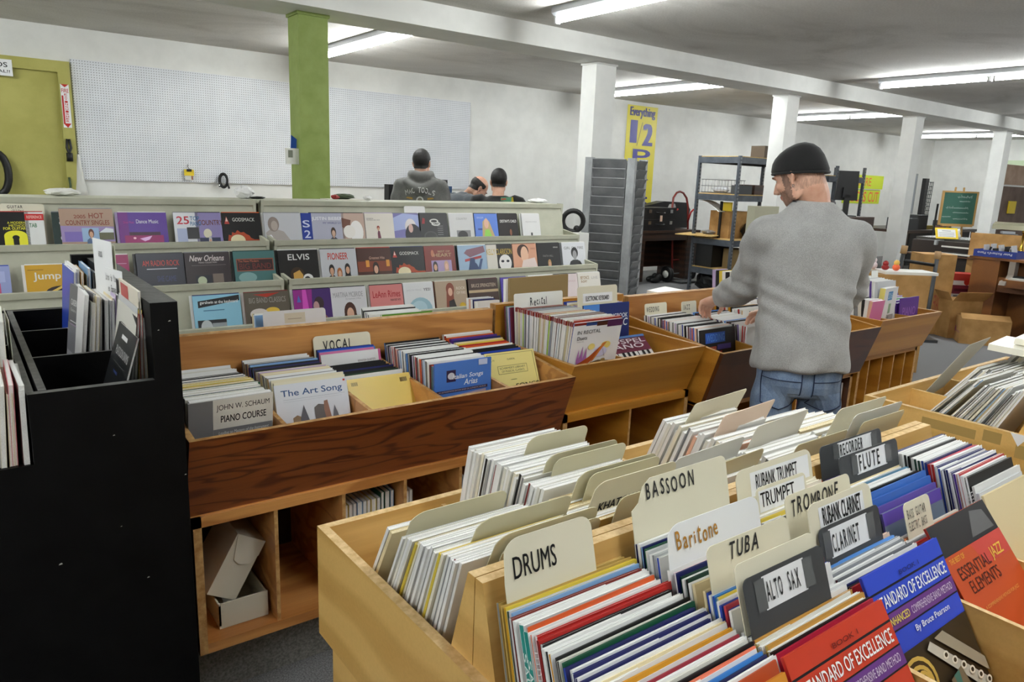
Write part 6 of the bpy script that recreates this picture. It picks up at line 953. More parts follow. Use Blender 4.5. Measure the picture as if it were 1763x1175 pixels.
o = mesh_obj(bx((0, 0, 0), (.27, .004, .15), YEL), 'card_sign', 'yellow card sign with white note on the dark organ', 'sign'); mesh_obj(art_mb([('r', .1, .14, .9, .86, (224, 224, 226)), ('r', .3, .68, .7, .74, (150, 150, 150)), ('r', .16, .5, .84, .55, (160, 160, 160)), ('r', .16, .34, .84, .39, (160, 160, 160)), ('r', .16, .2, .8, .25, (160, 160, 160))], .27, .15), 'note', parent=o); o.location = (9.93, 4.33, 1.012); o.rotation_euler = (-.5, 0, -.75)
for k, y in enumerate((4.36, 4.28)):
    mb = MB(); mb.lathe([(.03, 0), (.035, .03), (.02, .06), (.025, .08), (.012, .12)], (10.42, y, 1.01), OFFW, 10); mb.obj('figurine', None, ['left white figurine on the dark organ', 'right white figurine on the dark organ'][k], 'figurine', 'white figurines on the organ')
# console organ
t = thing('console_organ', 'walnut console organ with a blue tray on top', 'organ', (9.3, 2.9, 0))
bx((9.03, 3.24, 0), (9.62, 3.51, .88), WALNUT).obj('end_panel', t); bx((9.0, 1.9, .88), (9.66, 3.54, .905), WALNUT).obj('top', t)
bx((9.45, 1.95, 0), (9.6, 3.24, .88), WALNUT).obj('back_panel', t); bx((9.06, 1.95, .54), (9.45, 3.24, .70), WALNUT).obj('key_bed', t); bx((9.03, 1.9, 0), (9.62, 1.97, .88), WALNUT).obj('end_panel', t)
mb = MB(); mb.prism([(9.0, .88), (9.0, .74), (8.97, .70), (8.82, .68), (8.80, .64), (9.1, .64), (9.1, .88)], 'y', 3.08, 3.14, mat((150, 140, 130), .4)); mb.obj('cheek_bracket', t)
bx((8.86, 1.97, .70), (9.1, 3.08, .715), mat((206, 204, 198), .3)).obj('keyboard', t); bx((8.98, 1.97, .715), (9.1, 3.08, .728), BLACK).obj('black_keys', t); bx((8.84, 1.97, .62), (9.06, 3.12, .70), WALNUT).obj('key_slip', t)
BLUE = mat((40, 62, 150), .45)
t = thing('parts_tray', 'shallow blue cardboard tray full of white and black parts', 'tray', (9.2, 3.3, .905)); bx((9.03, 3.1, .906), (9.33, 3.52, .912), BLUE).obj('bottom', t)
for a, b in (((9.03, 3.1, .912), (9.035, 3.52, .98)), ((9.325, 3.1, .912), (9.33, 3.52, .98)), ((9.035, 3.1, .912), (9.325, 3.105, .98)), ((9.035, 3.515, .912), (9.325, 3.52, .98))): bx(a, b, BLUE).obj('tray_wall', t)
mb = MB(); mb.text("Peter Richard's Piano", (9.0295, 3.14, .96), (0, 1, 0), (0, 0, -1), mat((226, 226, 236)), box=(0, 0, .34, .026)); mb.obj('lettering', t)
q = random.Random(8)
for k in range(9):
    x, y = 9.08+.022*(k % 5)+q.uniform(0, .08), 3.14+.038*k; MB().box((x, y, .913), (x+.10, y+.022, 1.0+q.uniform(0, .05)), [mat((206, 206, 206), .4), BLACK][k % 2], T=M.Translation((x, y, .92)) @ M.Rotation(q.uniform(-.3, .3), 4, 'X') @ M.Translation((-x, -y, -.92))).obj('key_part', None, f'{["white", "black"][k % 2]} part standing in the blue tray, {ORD[k]} from the right', 'part', 'parts in the blue tray')
t = thing('bankers_lamp', 'brass desk lamp with a long bar shade on the walnut organ', 'lamp', (9.42, 3.2, .905))
MB().lathe([(.09, 0), (.09, .015), (.05, .03), (.018, .05), (.03, .09), (.014, .13), (.012, .27)], (9.42, 3.2, .906), BRASS, 16).obj('stem', t); mb = MB(); mb.prism([(9.35, 1.20), (9.36, 1.25), (9.42, 1.28), (9.48, 1.25), (9.49, 1.20)], 'y', 2.95, 3.5, mat((190, 186, 160), .15, .7)); mb.obj('shade', t); mb = MB(); mb.tube([(9.42, 3.2, 1.17), (9.42, 3.2, 1.21)], .02, BRASS, 8); mb.obj('swivel', t)
bx((9.9, 3.3, 0), (9.92, 3.9, 1.12), CARD, T=rotz(.2, (9.9, 3.6, 0))).obj('cardboard_sheet', None, 'brown cardboard sheet standing behind the brass lamp', 'cardboard')
lump('black_bag', 'dark heap of cases between the organ and the cardboard sheet', 'heap', (10.9, 3.7, .5), (.4, .5, .5), mat((50, 50, 52), .5), seed=21)
for k in range(4):
    mb = bx((10.5+.05*k, 3.62+.02*k, 1.012+.03*k), (10.75, 3.82, 1.04+.03*k), [mat((70, 72, 76)), mat((150, 152, 156))][k % 2], T=rotz(.2*k, (10.6, 3.7, 0))); mb.obj('magazine', None, f'{ORD[k]} magazine from the bottom in the grey pile behind the tray', 'magazine', 'magazines on the organ lid')
# carts and boxes in the aisle
t = thing('folding_cart', 'folded dolly frame with black crossbar before the cardboard boxes', 'cart', (8.35, 3.7, 0))
TAN = mat((176, 140, 96), .5)
for a, b in ((V((8.16, 3.93, 0)), V((8.22, 3.89, .97))), (V((8.30, 3.58, 0)), V((8.50, 3.66, .92)))):
    MB().tube([a, b], .022, DKGREY, 8).obj('upright', t); MB().tube([b-(b-a)*.06, b+(b-a)*.03], .035, TAN, 8).obj('padded_end', t)
MB().tube([(8.21, 3.9, .84), (8.48, 3.65, .80)], .018, BLACK, 8).obj('crossbar', t); MB().tube([(8.18, 3.92, .3), (8.36, 3.6, .28)], .014, DKGREY, 8).obj('crossbar', t); bx((8.1, 3.5, .0), (8.5, 4.0, .03), DKGREY, T=rotz(-.7, (8.3, 3.75, 0))).obj('foot_plate', t)
def cbox(name, label, c, sx, sy, h, rz, m_=CARD, flap=False, cat='box', art=None):
    o = MB().box((-sx/2, -sy/2, 0), (sx/2, sy/2, h), m_).obj(name, None, label, cat, at=(0, 0, 0))
    if flap:
        f = MB(); f.box((-sx/2, -sy/2-.004, h-.002), (sx/2, -sy/2, h+.14), m_, T=M.Translation((0, -sy/2, h)) @ M.Rotation(.7, 4, 'X') @ M.Translation((0, sy/2, -h))); f.box((-sx/2-.004, -sy/2, h), (-sx/2, sy/2, h+.12), m_, T=M.Translation((-sx/2, 0, h)) @ M.Rotation(-.6, 4, 'Y') @ M.Translation((sx/2, 0, -h))); f.obj('flap', o)
    if art: b = art_mb(art, sx, h, -.0008); b.v = [(x-sx/2, y-sy/2, z) for x, y, z in b.v]; b.obj('box_print', o)
    o.location = c; o.rotation_euler = (0, 0, rz); return o
RP = (150, 60, 50)
cbox('cardboard_box', 'tall cardboard box standing behind the dolly frame', (8.85, 3.85, 0), .36, .3, .9, -.7, art=[('t', 'FRAGILE', .5, .3, .8, .5, RP)])
cbox('cardboard_box', 'opened cardboard box low behind the dolly frame', (8.95, 3.55, 0), .4, .3, .42, -.5, flap=True)
for k, (z0, h_, c_, lb) in enumerate(((0, .36, (206, 208, 212), 'white and blue box at the bottom of the stack beside the walnut organ'), (.361, .08, (196, 196, 194), 'flat white box second from the bottom in that stack'), (.442, .10, (120, 40, 60), 'dark red box third from the bottom in that stack'), (.543, .13, (190, 60, 50), 'red and white box on top of the stack beside the walnut organ'))):
    cbox('packed_box', lb, (9.32, 3.72, z0), .26, .22, h_, -.75, mat(c_, .5), art=[[('p', [(.1, .1), (.6, .1), (.8, .5), (.2, .6)], (40, 80, 160)), ('r', 0, .8, 1, .92, (60, 80, 140)), ('e', .6, .3, .18, .14, (210, 214, 220))], [('r', .1, .2, .5, .8, (90, 90, 94))], [('r', .1, .3, .8, .6, (80, 24, 40))], [('r', 0, 0, 1, .4, (226, 222, 220)), ('e', .6, .3, .14, .3, (190, 50, 40))]][k])
o = cbox('cardboard_box', 'closed cardboard box with purple print alone on the grey carpet', (8.78, 3.21, 0), .46, .30, .27, -1.0, flap=False, art=None)
b = MB(); b.flat([(-.12, .12), (-.10, .09), (-.06, .1), (-.06, .15), (-.1, .16)], (-.2301, 0, 0), (0, -1, 0), (0, 0, 1), mat((130, 50, 90)), .001); b.text('PURPLE PRINT', (-.2301, 0, 0), (0, -1, 0), (0, 0, 1), mat((150, 84, 70)), box=(-.05, .1, .12, .13), lift=.001) if False else None; b.flat([(-.04, .1), (.12, .1), (.12, .125), (-.04, .125)], (-.2301, 0, 0), (0, -1, 0), (0, 0, 1), mat((146, 92, 70)), .001); b.obj('box_print', o)
b = MB(); b.flat([(-.23, 0), (.23, 0), (.23, .13), (-.23, .13)], (0, -.15, .271), (1, 0, 0), (0, .94, .34), CARD); b.obj('flap', o)
cbox('cardboard_box', 'cardboard box carrying little toys behind the far right bin', (6.62, 3.22, 0), .5, .4, .86, -.6)
bx((6.48, 3.05, .861), (6.95, 3.3, .885), OFFW, T=rotz(-.6, (6.62, 3.22, 0))).obj('paper_stack', None, 'white papers beneath the little toys', 'paper')
for k, (x, y, c_, lb, h_) in enumerate(((6.46, 3.3, (230, 214, 216), 'white and pink toy at the left of the toys', .07), (6.51, 3.22, (150, 30, 30), 'dark red toy in the middle of the toys', .05), (6.56, 3.15, (226, 96, 50), 'orange toy with yellow hair at the right of the toys', .06))):
    mb = MB(); mb.ell((x, y, .886+h_*.5), (.032, .032, h_*.5), mat(c_, .5), 12, 8); mb.ell((x, y, .886+h_*1.15), (.024, .024, .026), mat((236, 190, 90) if k == 2 else c_, .5), 12, 8); mb.obj('toy_figure', None, lb, 'toy', 'little toys on the cardboard box')
cbox('cardboard_box', 'small amber box left of the little toys', (6.36, 3.42, .861), .12, .1, .09, -.6)
bx((6.2, 2.95, 0), (6.42, 3.12, .62), mat((200, 170, 110))).obj('cardboard_box', None, 'narrow cardboard box behind the far right bin books', 'box')
# ------------------------------------------------------------ people
from mathutils.bvhtree import BVHTree
def ring(c, a, b, ra, rb, n=24, p=2.3):
    # superellipse ring around c with half axes a*ra and b*rb
    out = []
    for i in range(n):
        q = 2*PI*i/n; x, y = math.cos(q), math.sin(q)
        out.append(c+a*ra*math.copysign(abs(x)**(2/p), x)+b*rb*math.copysign(abs(y)**(2/p), y))
    return out
def limb(mb, pts, rs, m, sub=5, n=14):
    # tapered tube through the joints with rounded bends
    P = [V(p) for p in pts]; path = []; rad = []
    for i in range(len(P)-1):
        p0 = P[max(i-1, 0)]; p1 = P[i]; p2 = P[i+1]; p3 = P[min(i+2, len(P)-1)]
        for k in range(sub+(i == len(P)-2)):
            t = k/sub; t2, t3 = t*t, t*t*t
            path.append(.5*((2*p1)+(p2-p0)*t+(2*p0-5*p1+4*p2-p3)*t2+(3*p1-p0-3*p2+p3)*t3)); rad.append(lerp(rs[i], rs[i+1], t))
    mb.tube(path, rad, m, n)
    for p, r in ((path[0], rad[0]), (path[-1], rad[-1])): mb.ell(p, (r*.98,)*3, m, 12, 8)
def fuse(mb, voxel, smooth, name, parent, matf=None, mats=None, label=None, wr=None):
    o = mb.obj('tmp', None, at=(0, 0, 0)); r = o.modifiers.new('r', 'REMESH'); r.mode = 'VOXEL'; r.voxel_size = voxel; r.use_smooth_shade = True
    if smooth: s = o.modifiers.new('s', 'SMOOTH'); s.iterations = smooth; s.factor = .5
    dg = bpy.context.evaluated_depsgraph_get(); dg.update(); me = bpy.data.meshes.new_from_object(o.evaluated_get(dg)); bpy.data.objects.remove(o)
    me.materials.clear()
    for m_ in mats: me.materials.append(m_)
    if wr:
        me.update(); ns = [v.normal.copy() for v in me.vertices]
        for v, nn in zip(me.vertices, ns): v.co += nn*wr(v.co)
    if matf:
        for p in me.polygons: p.material_index = matf(p.center)
    base = V(parent['_o']); me.transform(M.Translation(-base))
    for p in me.polygons: p.use_smooth = True
    me.name = name; q = bpy.data.objects.new(name, me); COL.objects.link(q); q.parent = parent; q['_o'] = tuple(base)
    if label: q['label'] = label
    return q
def knit(name, a, b_, sc=420, bm=.5):
    m, nt, b, tc = nodes(name, .9); v = mapping(nt, tc, (1, 1, .6)); f = noise(nt, v, sc, 2, .5)
    f2 = noise(nt, mapping(nt, tc, (1, 1, 1)), 9, 4, .6)
    c = mix(nt, .45, ramp(nt, f, [(.35, a), (.65, b_)]), ramp(nt, f2, [(.3, a), (.7, b_)])); nt.links.new(c, b.inputs['Base Color']); bump(nt, b, f, bm, .004)
    b.inputs['Sheen Weight'].default_value = .2; return m
def denim():
    m, nt, b, tc = nodes('washed_blue_denim', .85); f = noise(nt, mapping(nt, tc, (6, 6, 2.2)), 1.2, 5, .6); f3 = noise(nt, mapping(nt, tc, (1, 1, .3)), 500, 2, .5)
    c = ramp(nt, f, [(.3, (62, 82, 112)), (.5, (108, 130, 160)), (.72, (160, 178, 198))]); nt.links.new(mix(nt, .2, c, ramp(nt, f3, [(.35, (40, 56, 84)), (.65, (150, 166, 188))])), b.inputs['Base Color']); bump(nt, b, f3, .3, .001); return m
def skin(name, c):
    m, nt, b, tc = nodes(name, .5); f = noise(nt, mapping(nt, tc, (1, 1, 1)), 26, 4, .6); d = tuple(int(x*k) for x, k in zip(c, (.93, .86, .83)))
    nt.links.new(ramp(nt, f, [(.3, d), (.7, c)]), b.inputs['Base Color']); b.inputs['Subsurface Weight'].default_value = .08; b.inputs['Subsurface Radius'].default_value = (.01, .004, .002); return m
def hair_mat(name, c, c2): 
    m, nt, b, tc = nodes(name, .6); f = noise(nt, mapping(nt, tc, (1, 1, .3)), 160, 3, .6); nt.links.new(ramp(nt, f, [(.35, c), (.65, c2)]), b.inputs['Base Color']); bump(nt, b, f, .6, .003); return m
SKIN = skin('skin', (224, 180, 156)); STUB = hair_mat('stubble', (158, 122, 104), (128, 98, 84)); BUZZ = hair_mat('buzzed_hair', (206, 162, 138), (176, 138, 118)); LIPS = mat((188, 128, 112), .5); EYEW = mat((226, 222, 216), .3); IRIS = mat((50, 36, 28), .2)
HAIRB = hair_mat('black_hair', (14, 12, 12), (32, 28, 27)); JEANS = denim()
def hand(mb, wrist, d, s, up, m, curl=.5, left=True):
    # palm with four bent fingers of different lengths and a thumb off the side; d forward, s toward the thumb, up = back of the hand
    wrist, d, s, up = V(wrist), V(d).normalized(), V(s).normalized(), V(up).normalized()
    rings = []
    for t, w_, h_ in ((-.01, .026, .021), (.02, .033, .018), (.05, .041, .016), (.085, .042, .014)): rings.append(ring(wrist+d*t, s, up, w_, h_, 14, 2.4))
    mb.loft(rings, m); mb.ell(wrist+d*.087, (.04, .02, .013), m, 12, 8, R=M((s, d, up)).transposed())
    for k, (off, L, r) in enumerate(((.030, .072, .0088), (.010, .080, .0090), (-.011, .074, .0086), (-.030, .058, .0078))):
        b = wrist+d*.083+s*off; p = [b-d*.02, b]; a = curl*(.55+.12*k)
        for j, f in enumerate((.42, .33, .25)):
            a += curl*(.75 if j else .2); dr = d*math.cos(a)-up*math.sin(a)+s*(off*1.5); p.append(p[-1]+dr.normalized()*L*f)
        mb.tube(p, [r*1.05, r*1.05, r, r*.95, r*.8], m, 8); mb.ell(p[-1], (r*.8,)*3, m, 8, 6)
    t0 = wrist+d*.018+s*.024; t1 = t0+(d*.55+s*.75-up*.25).normalized()*.04; t2 = t1+(d*.85+s*.25-up*.5*curl).normalized()*.032; t3 = t2+(d*.9-s*.05-up*.7*curl).normalized()*.026
    mb.tube([t0-d*.01, t0, t1, t2, t3], [.014, .0135, .011, .010, .008], m, 8); mb.ell(t3, (.008,)*3, m, 8, 6)
def head(mb, c, az, pitch, m, s=1.0, roll=0):
    F = V((math.sin(az)*math.cos(pitch), math.cos(az)*math.cos(pitch), -math.sin(pitch))); Rr = V((math.cos(az), -math.sin(az), 0)); U = Rr.cross(F)
    if roll: Rr, U = Rr*math.cos(roll)+U*math.sin(roll), U*math.cos(roll)-Rr*math.sin(roll)
    B = M((Rr, F, U)).transposed()
    def L(x, y, z): return c+(Rr*x+F*y+U*z)*s
    def e(p, r, n=16): mb.ell(L(*p), tuple(k*s for k in r), m, n, 10, R=B)
    e((0, -.012, .03), (.074, .096, .088), 20); e((0, .03, -.02), (.062, .066, .09)); e((0, .04, -.082), (.044, .05, .034)); e((0, .068, -.098), (.022, .02, .018)); e((0, .078, .018), (.05, .016, .012))
    for x in (-1, 1): e((x*.034, .062, -.03), (.024, .026, .022)); e((x*.056, .01, -.07), (.016, .036, .036))
    mb.tube([L(0, .088, .008), L(0, .104, -.018), L(0, .113, -.036), L(0, .098, -.044)], [.008*s, .010*s, .0135*s, .009*s], m, 8)
    for x in (-1, 1): e((x*.011, .1, -.041), (.008, .010, .007), 8)
    e((0, .088, -.064), (.022, .010, .006), 10); e((0, .087, -.074), (.02, .010, .006), 10)
    for x in (-1, 1):
        mb.tube([L(x*.073, .002, -.035), L(x*.079, -.004, -.045), L(x*.082, -.006, -.03), L(x*.086, -.018, -.012), L(x*.083, -.014, .006), L(x*.077, .002, .004), L(x*.074, .008, -.01)], [.006*s, .008*s, .006*s, .006*s, .006*s, .006*s, .005*s], m, 8); e((x*.075, -.006, -.016), (.006, .014, .022), 10)
    return L, B, (Rr, F, U)
def face_parts(t, L, B, s=1.0):
    for x in (-1, 1):
        b = MB(); b.ell(L(x*.031, .0735, .0), (.0125*s, .009*s, .006*s), EYEW, 10, 8, R=B); b.ell(L(x*.031, .081, -.001), (.005*s, .0025*s, .0045*s), IRIS, 8, 6, R=B); b.obj('eye', t)
        b = MB(); b.tube([L(x*.014, .092, .016), L(x*.032, .093, .021), L(x*.05, .083, .016)], .0045*s, STUB, 6); b.obj('eyebrow', t)
def torso(mb, pel, neck, l, prof, m, bulge=0):
    # prof rows: (position along the spine, half width, half depth, forward shift)
    sp = (neck-pel); up = sp.normalized(); f = up.cross(l).normalized()*-1
    if f.dot(V((0, 0, 1))) > .9: f = -f
    rs = [ring(pel+sp*t+f*sh, l, f, a, b, 28) for t, a, b, sh in prof]; mb.loft(rs, m); return f
# ---- the man in the grey sweater
a = math.radians(40); f2 = V((math.sin(a), math.cos(a), 0)); l2 = V((-math.cos(a), math.sin(a), 0))
t = thing('person', 'man in a grey knit sweater, black beanie and jeans leafing through the WEDDING bin', 'person', (2.61, 1.57, 0))
c0 = V((2.61, 1.57, 0)); pel = c0+V((0, 0, .9)); nk = c0+f2*.078+V((0, 0, 1.502)); HC = V((2.622, 1.682, 1.605)); HAZ, HP = math.radians(-6), .42
shL = c0+f2*.045+l2*.172+V((0, 0, 1.37)); shR = c0+f2*.045-l2*.172+V((0, 0, 1.365)); elL = V((2.565, 1.825, 1.155)); wrL = V((2.715, 2.06, 1.06)); elR = V((2.945, 1.60, 1.13)); wrR = V((2.91, 1.90, 1.02))
b = MB(); HS = .93; Lh, Bh, axH = head(b, HC, HAZ, HP, SKIN, HS)
nb = nk+V((0, 0, -.02)); limb(b, [nb+V((0, 0, -.06)), nb+f2*.005+V((0, 0, .03)), Lh(0, -.035, -.055), Lh(0, -.03, -.01)], [.075, .064, .060, .06], SKIN)
torso(b, pel, nk, l2, [(-.12, .12, .08, 0), (.1, .14, .085, 0), (.5, .165, .1, .01), (.8, .17, .09, .01), (.95, .1, .06, 0)], SKIN)
for sh, el, wr in ((shL, elL, wrL), (shR, elR, wrR)): limb(b, [sh, el, wr], [.05, .04, .028], SKIN)
dL = V((.10, .36, -.24)); hand(b, wrL+(wrL-elL).normalized()*.015, (.22, .86, -.40), (.88, -.30, -.2), (.05, .45, .9), SKIN, .62)
hand(b, wrR+(wrR-elR).normalized()*.015, (-.35, .85, -.30), (-.8, -.4, .1), (-.1, .4, .9), SKIN, .7)
for sx in (1, -1): limb(b, [c0+l2*.07*sx+V((0, 0, .85)), c0+l2*.09*sx+f2*.01+V((0, 0, .48)), c0+l2*.10*sx-f2*.02+V((0, 0, .09))], [.055, .042, .035], SKIN); b.ell(c0+l2*.1*sx+f2*.05+V((0, 0, .045)), (.04, .04, .035), SKIN)
def body_mat(Lax, c, s=1.0, beard=True, top=False):
    Rr, F, U = Lax
    def g(p):
        d = (p-c)/s; x, y, z = d.dot(Rr), d.dot(F), d.dot(U)
        if d.length > .17: return 0
        y += rnd.uniform(-.003, .003); z += rnd.uniform(-.003, .003)
        if abs(x) < .024 and y > .08 and -.082 < z < -.056: return 2
        if beard and (z < -.05 and y > .012 or (y > .012 and y < .045 and abs(x) > .05 and z < .03)) and not (abs(x) < .016 and z > -.055): return 1
        if y < .0 and z > -.075 and abs(x) < .08 and not abs(x) > .0745: return 3
        return 0
    return g
fuse(b, .0042, 3, 'body', t, body_mat(axH, HC, HS), [SKIN, STUB, LIPS, BUZZ])
face_parts(t, Lh, Bh, HS)
KN = knit('grey_marl_knit', (138, 138, 136), (176, 176, 174)); BEAN = knit('black_jersey', (6, 6, 7), (14, 14, 15), 300, .2)
b = MB(); torso(b, pel, nk, l2, [(-.07, .184, .132, .0), (-.02, .184, .134, 0), (.06, .182, .132, 0), (.14, .178, .126, .0), (.32, .174, .12, .0), (.52, .182, .12, -.004), (.70, .198, .122, -.012), (.80, .195, .116, -.014), (.87, .165, .1, -.012), (.93, .115, .085, -.008), (.97, .088, .078, -.004), (1.0, .078, .072, 0)], KN)
for sh, el, wr, k in ((shL, elL, wrL, 0), (shR, elR, wrR, 1)):
    cu = wr-(wr-el).normalized()*.03; limb(b, [sh-l2*.04*(1 if k == 0 else -1)+V((0, 0, .0)), sh, lerp(sh, el, .55), el, lerp(el, cu, .4), cu], [.075, .078, .072, .067, .066, .05], KN)
sw_wr = lambda p: .004*math.sin(30*p.z+26*(p.x-p.y)+7*math.sin(11*p.z))*(1 if p.z < 1.2 else .35)+.0035*math.sin(16*p.z-34*(p.x+p.y)+3*math.sin(9*p.x))+.0025*math.sin(70*p.z+40*p.y)*(1 if p.y > 1.76 else 0)
sw = fuse(b, .011, 4, 'sweater', t, None, [KN], 'grey marl knit pullover', wr=sw_wr)
# collar trim, shoulder seam and side vent
cr = ring(nk+V((0, 0, .006))+f2*.002, l2, (f2+V((0, 0, .22))).normalized(), .079, .074, 28); MB().tube(cr, .004, mat((66, 68, 72), .8), 6, closed=True).obj('collar_trim', t)
b = MB()
for sx in (1, -1): limb(b, [c0+l2*.078*sx+V((0, 0, .88)), c0+l2*.094*sx+V((0, 0, .70)), c0+l2*.105*sx+f2*.012+V((0, 0, .48)), c0+l2*.105*sx-f2*.015+V((0, 0, .06))], [.078, .082, .072, .066], JEANS)
b.loft([ring(c0+V((0, 0, z)), l2, f2, w_, d_, 28) for z, w_, d_ in ((.76, .14, .1), (.82, .160, .114), (.90, .158, .110), (.95, .14, .095))], JEANS)
jn = fuse(b, .011, 4, 'jeans', t, None, [JEANS], 'washed blue jeans', wr=lambda p: .003*math.sin(45*p.z+15*(p.x-p.y)))
bv = BVHTree.FromPolygons([tuple(v.co+V(t['_o'])) for v in jn.data.vertices], [tuple(p.vertices) for p in jn.data.polygons])
DPK = mat((58, 78, 110), .9); ST = mat((30, 44, 74), .9)
for sx in (1, -1):
    n_ = 7; g = [[None]*n_ for _ in range(n_)]
    for i in range(n_):
        for j in range(n_):
            u = -.065+.13*i/(n_-1); v_ = (.0 if j else -.02*(1-abs(2*i/(n_-1)-1)))+.15*j/(n_-1)
            o_ = c0+l2*(.088*sx+u)+V((0, 0, .735+v_)); h_ = bv.ray_cast(o_-f2*.4, f2); g[i][j] = (h_[0] if h_[0] else o_-f2*.12)-f2*.004
    mb = MB(); mb.add([p for r in g for p in r], [(i*n_+j, (i+1)*n_+j, (i+1)*n_+j+1, i*n_+j+1) for i in range(n_-1) for j in range(n_-1)], JEANS)
    ed = [g[i][0] for i in range(n_)]+[g[n_-1][j] for j in range(1, n_)]+[g[i][n_-1] for i in range(n_-2, -1, -1)]+[g[0][j] for j in range(n_-2, 0, -1)]
    mb.tube([p-f2*.001 for p in ed], .0022, ST, 5, closed=True); mb.tube([p-f2*.001 for p in [g[i][4] for i in range(n_)]], .0015, ST, 5); mb.obj('back_pocket', t)
for sx in (1, -1):
    mb = MB(); q0 = c0+l2*.105*sx; mb.loft([ring(q0+f2*y+V((0, 0, h_*.5)), l2, V((0, 0, 1)), w_, h_*.5, 14) for y, w_, h_ in ((-.09, .03, .07), (-.06, .04, .1), (.02, .042, .1), (.1, .046, .07), (.16, .038, .05), (.185, .015, .03))], mat((40, 38, 38), .6)); mb.obj('shoe', t)
# beanie: dome with a folded rim, lower at the forehead in the head's own frame
Rr, F, U = axH; mb = MB(); rings = []
for k, (h_, s_) in enumerate(((0, 1.0), (.012, 1.03), (.03, 1.0), (.052, .95), (.073, .84), (.09, .66), (.102, .42), (.108, .16))):
    cc = HC-F*(.010+.014*(h_/.114))+U*(.004+h_*1.0)
    rings.append([p+U*((p-HC).dot(F)*.36*(1-h_/.114)) for p in ring(cc, Rr, F, .0795*s_, .101*s_, 28, 2.1)])
mb.loft(rings, BEAN); mb.tube(rings[0], .005, BEAN, 6, closed=True); mb.ell(HC-F*.058+U*.09, (.007, .007, .006), BEAN, 8, 6); mb.obj('beanie', t, 'black knitted beanie')
MB().tube([Lh(-.079, -.004, -.052)+V((.006*math.cos(i*PI/6), 0, .006*math.sin(i*PI/6))) for i in range(12)], .0015, CHROME, 6, closed=True).obj('earring', t)
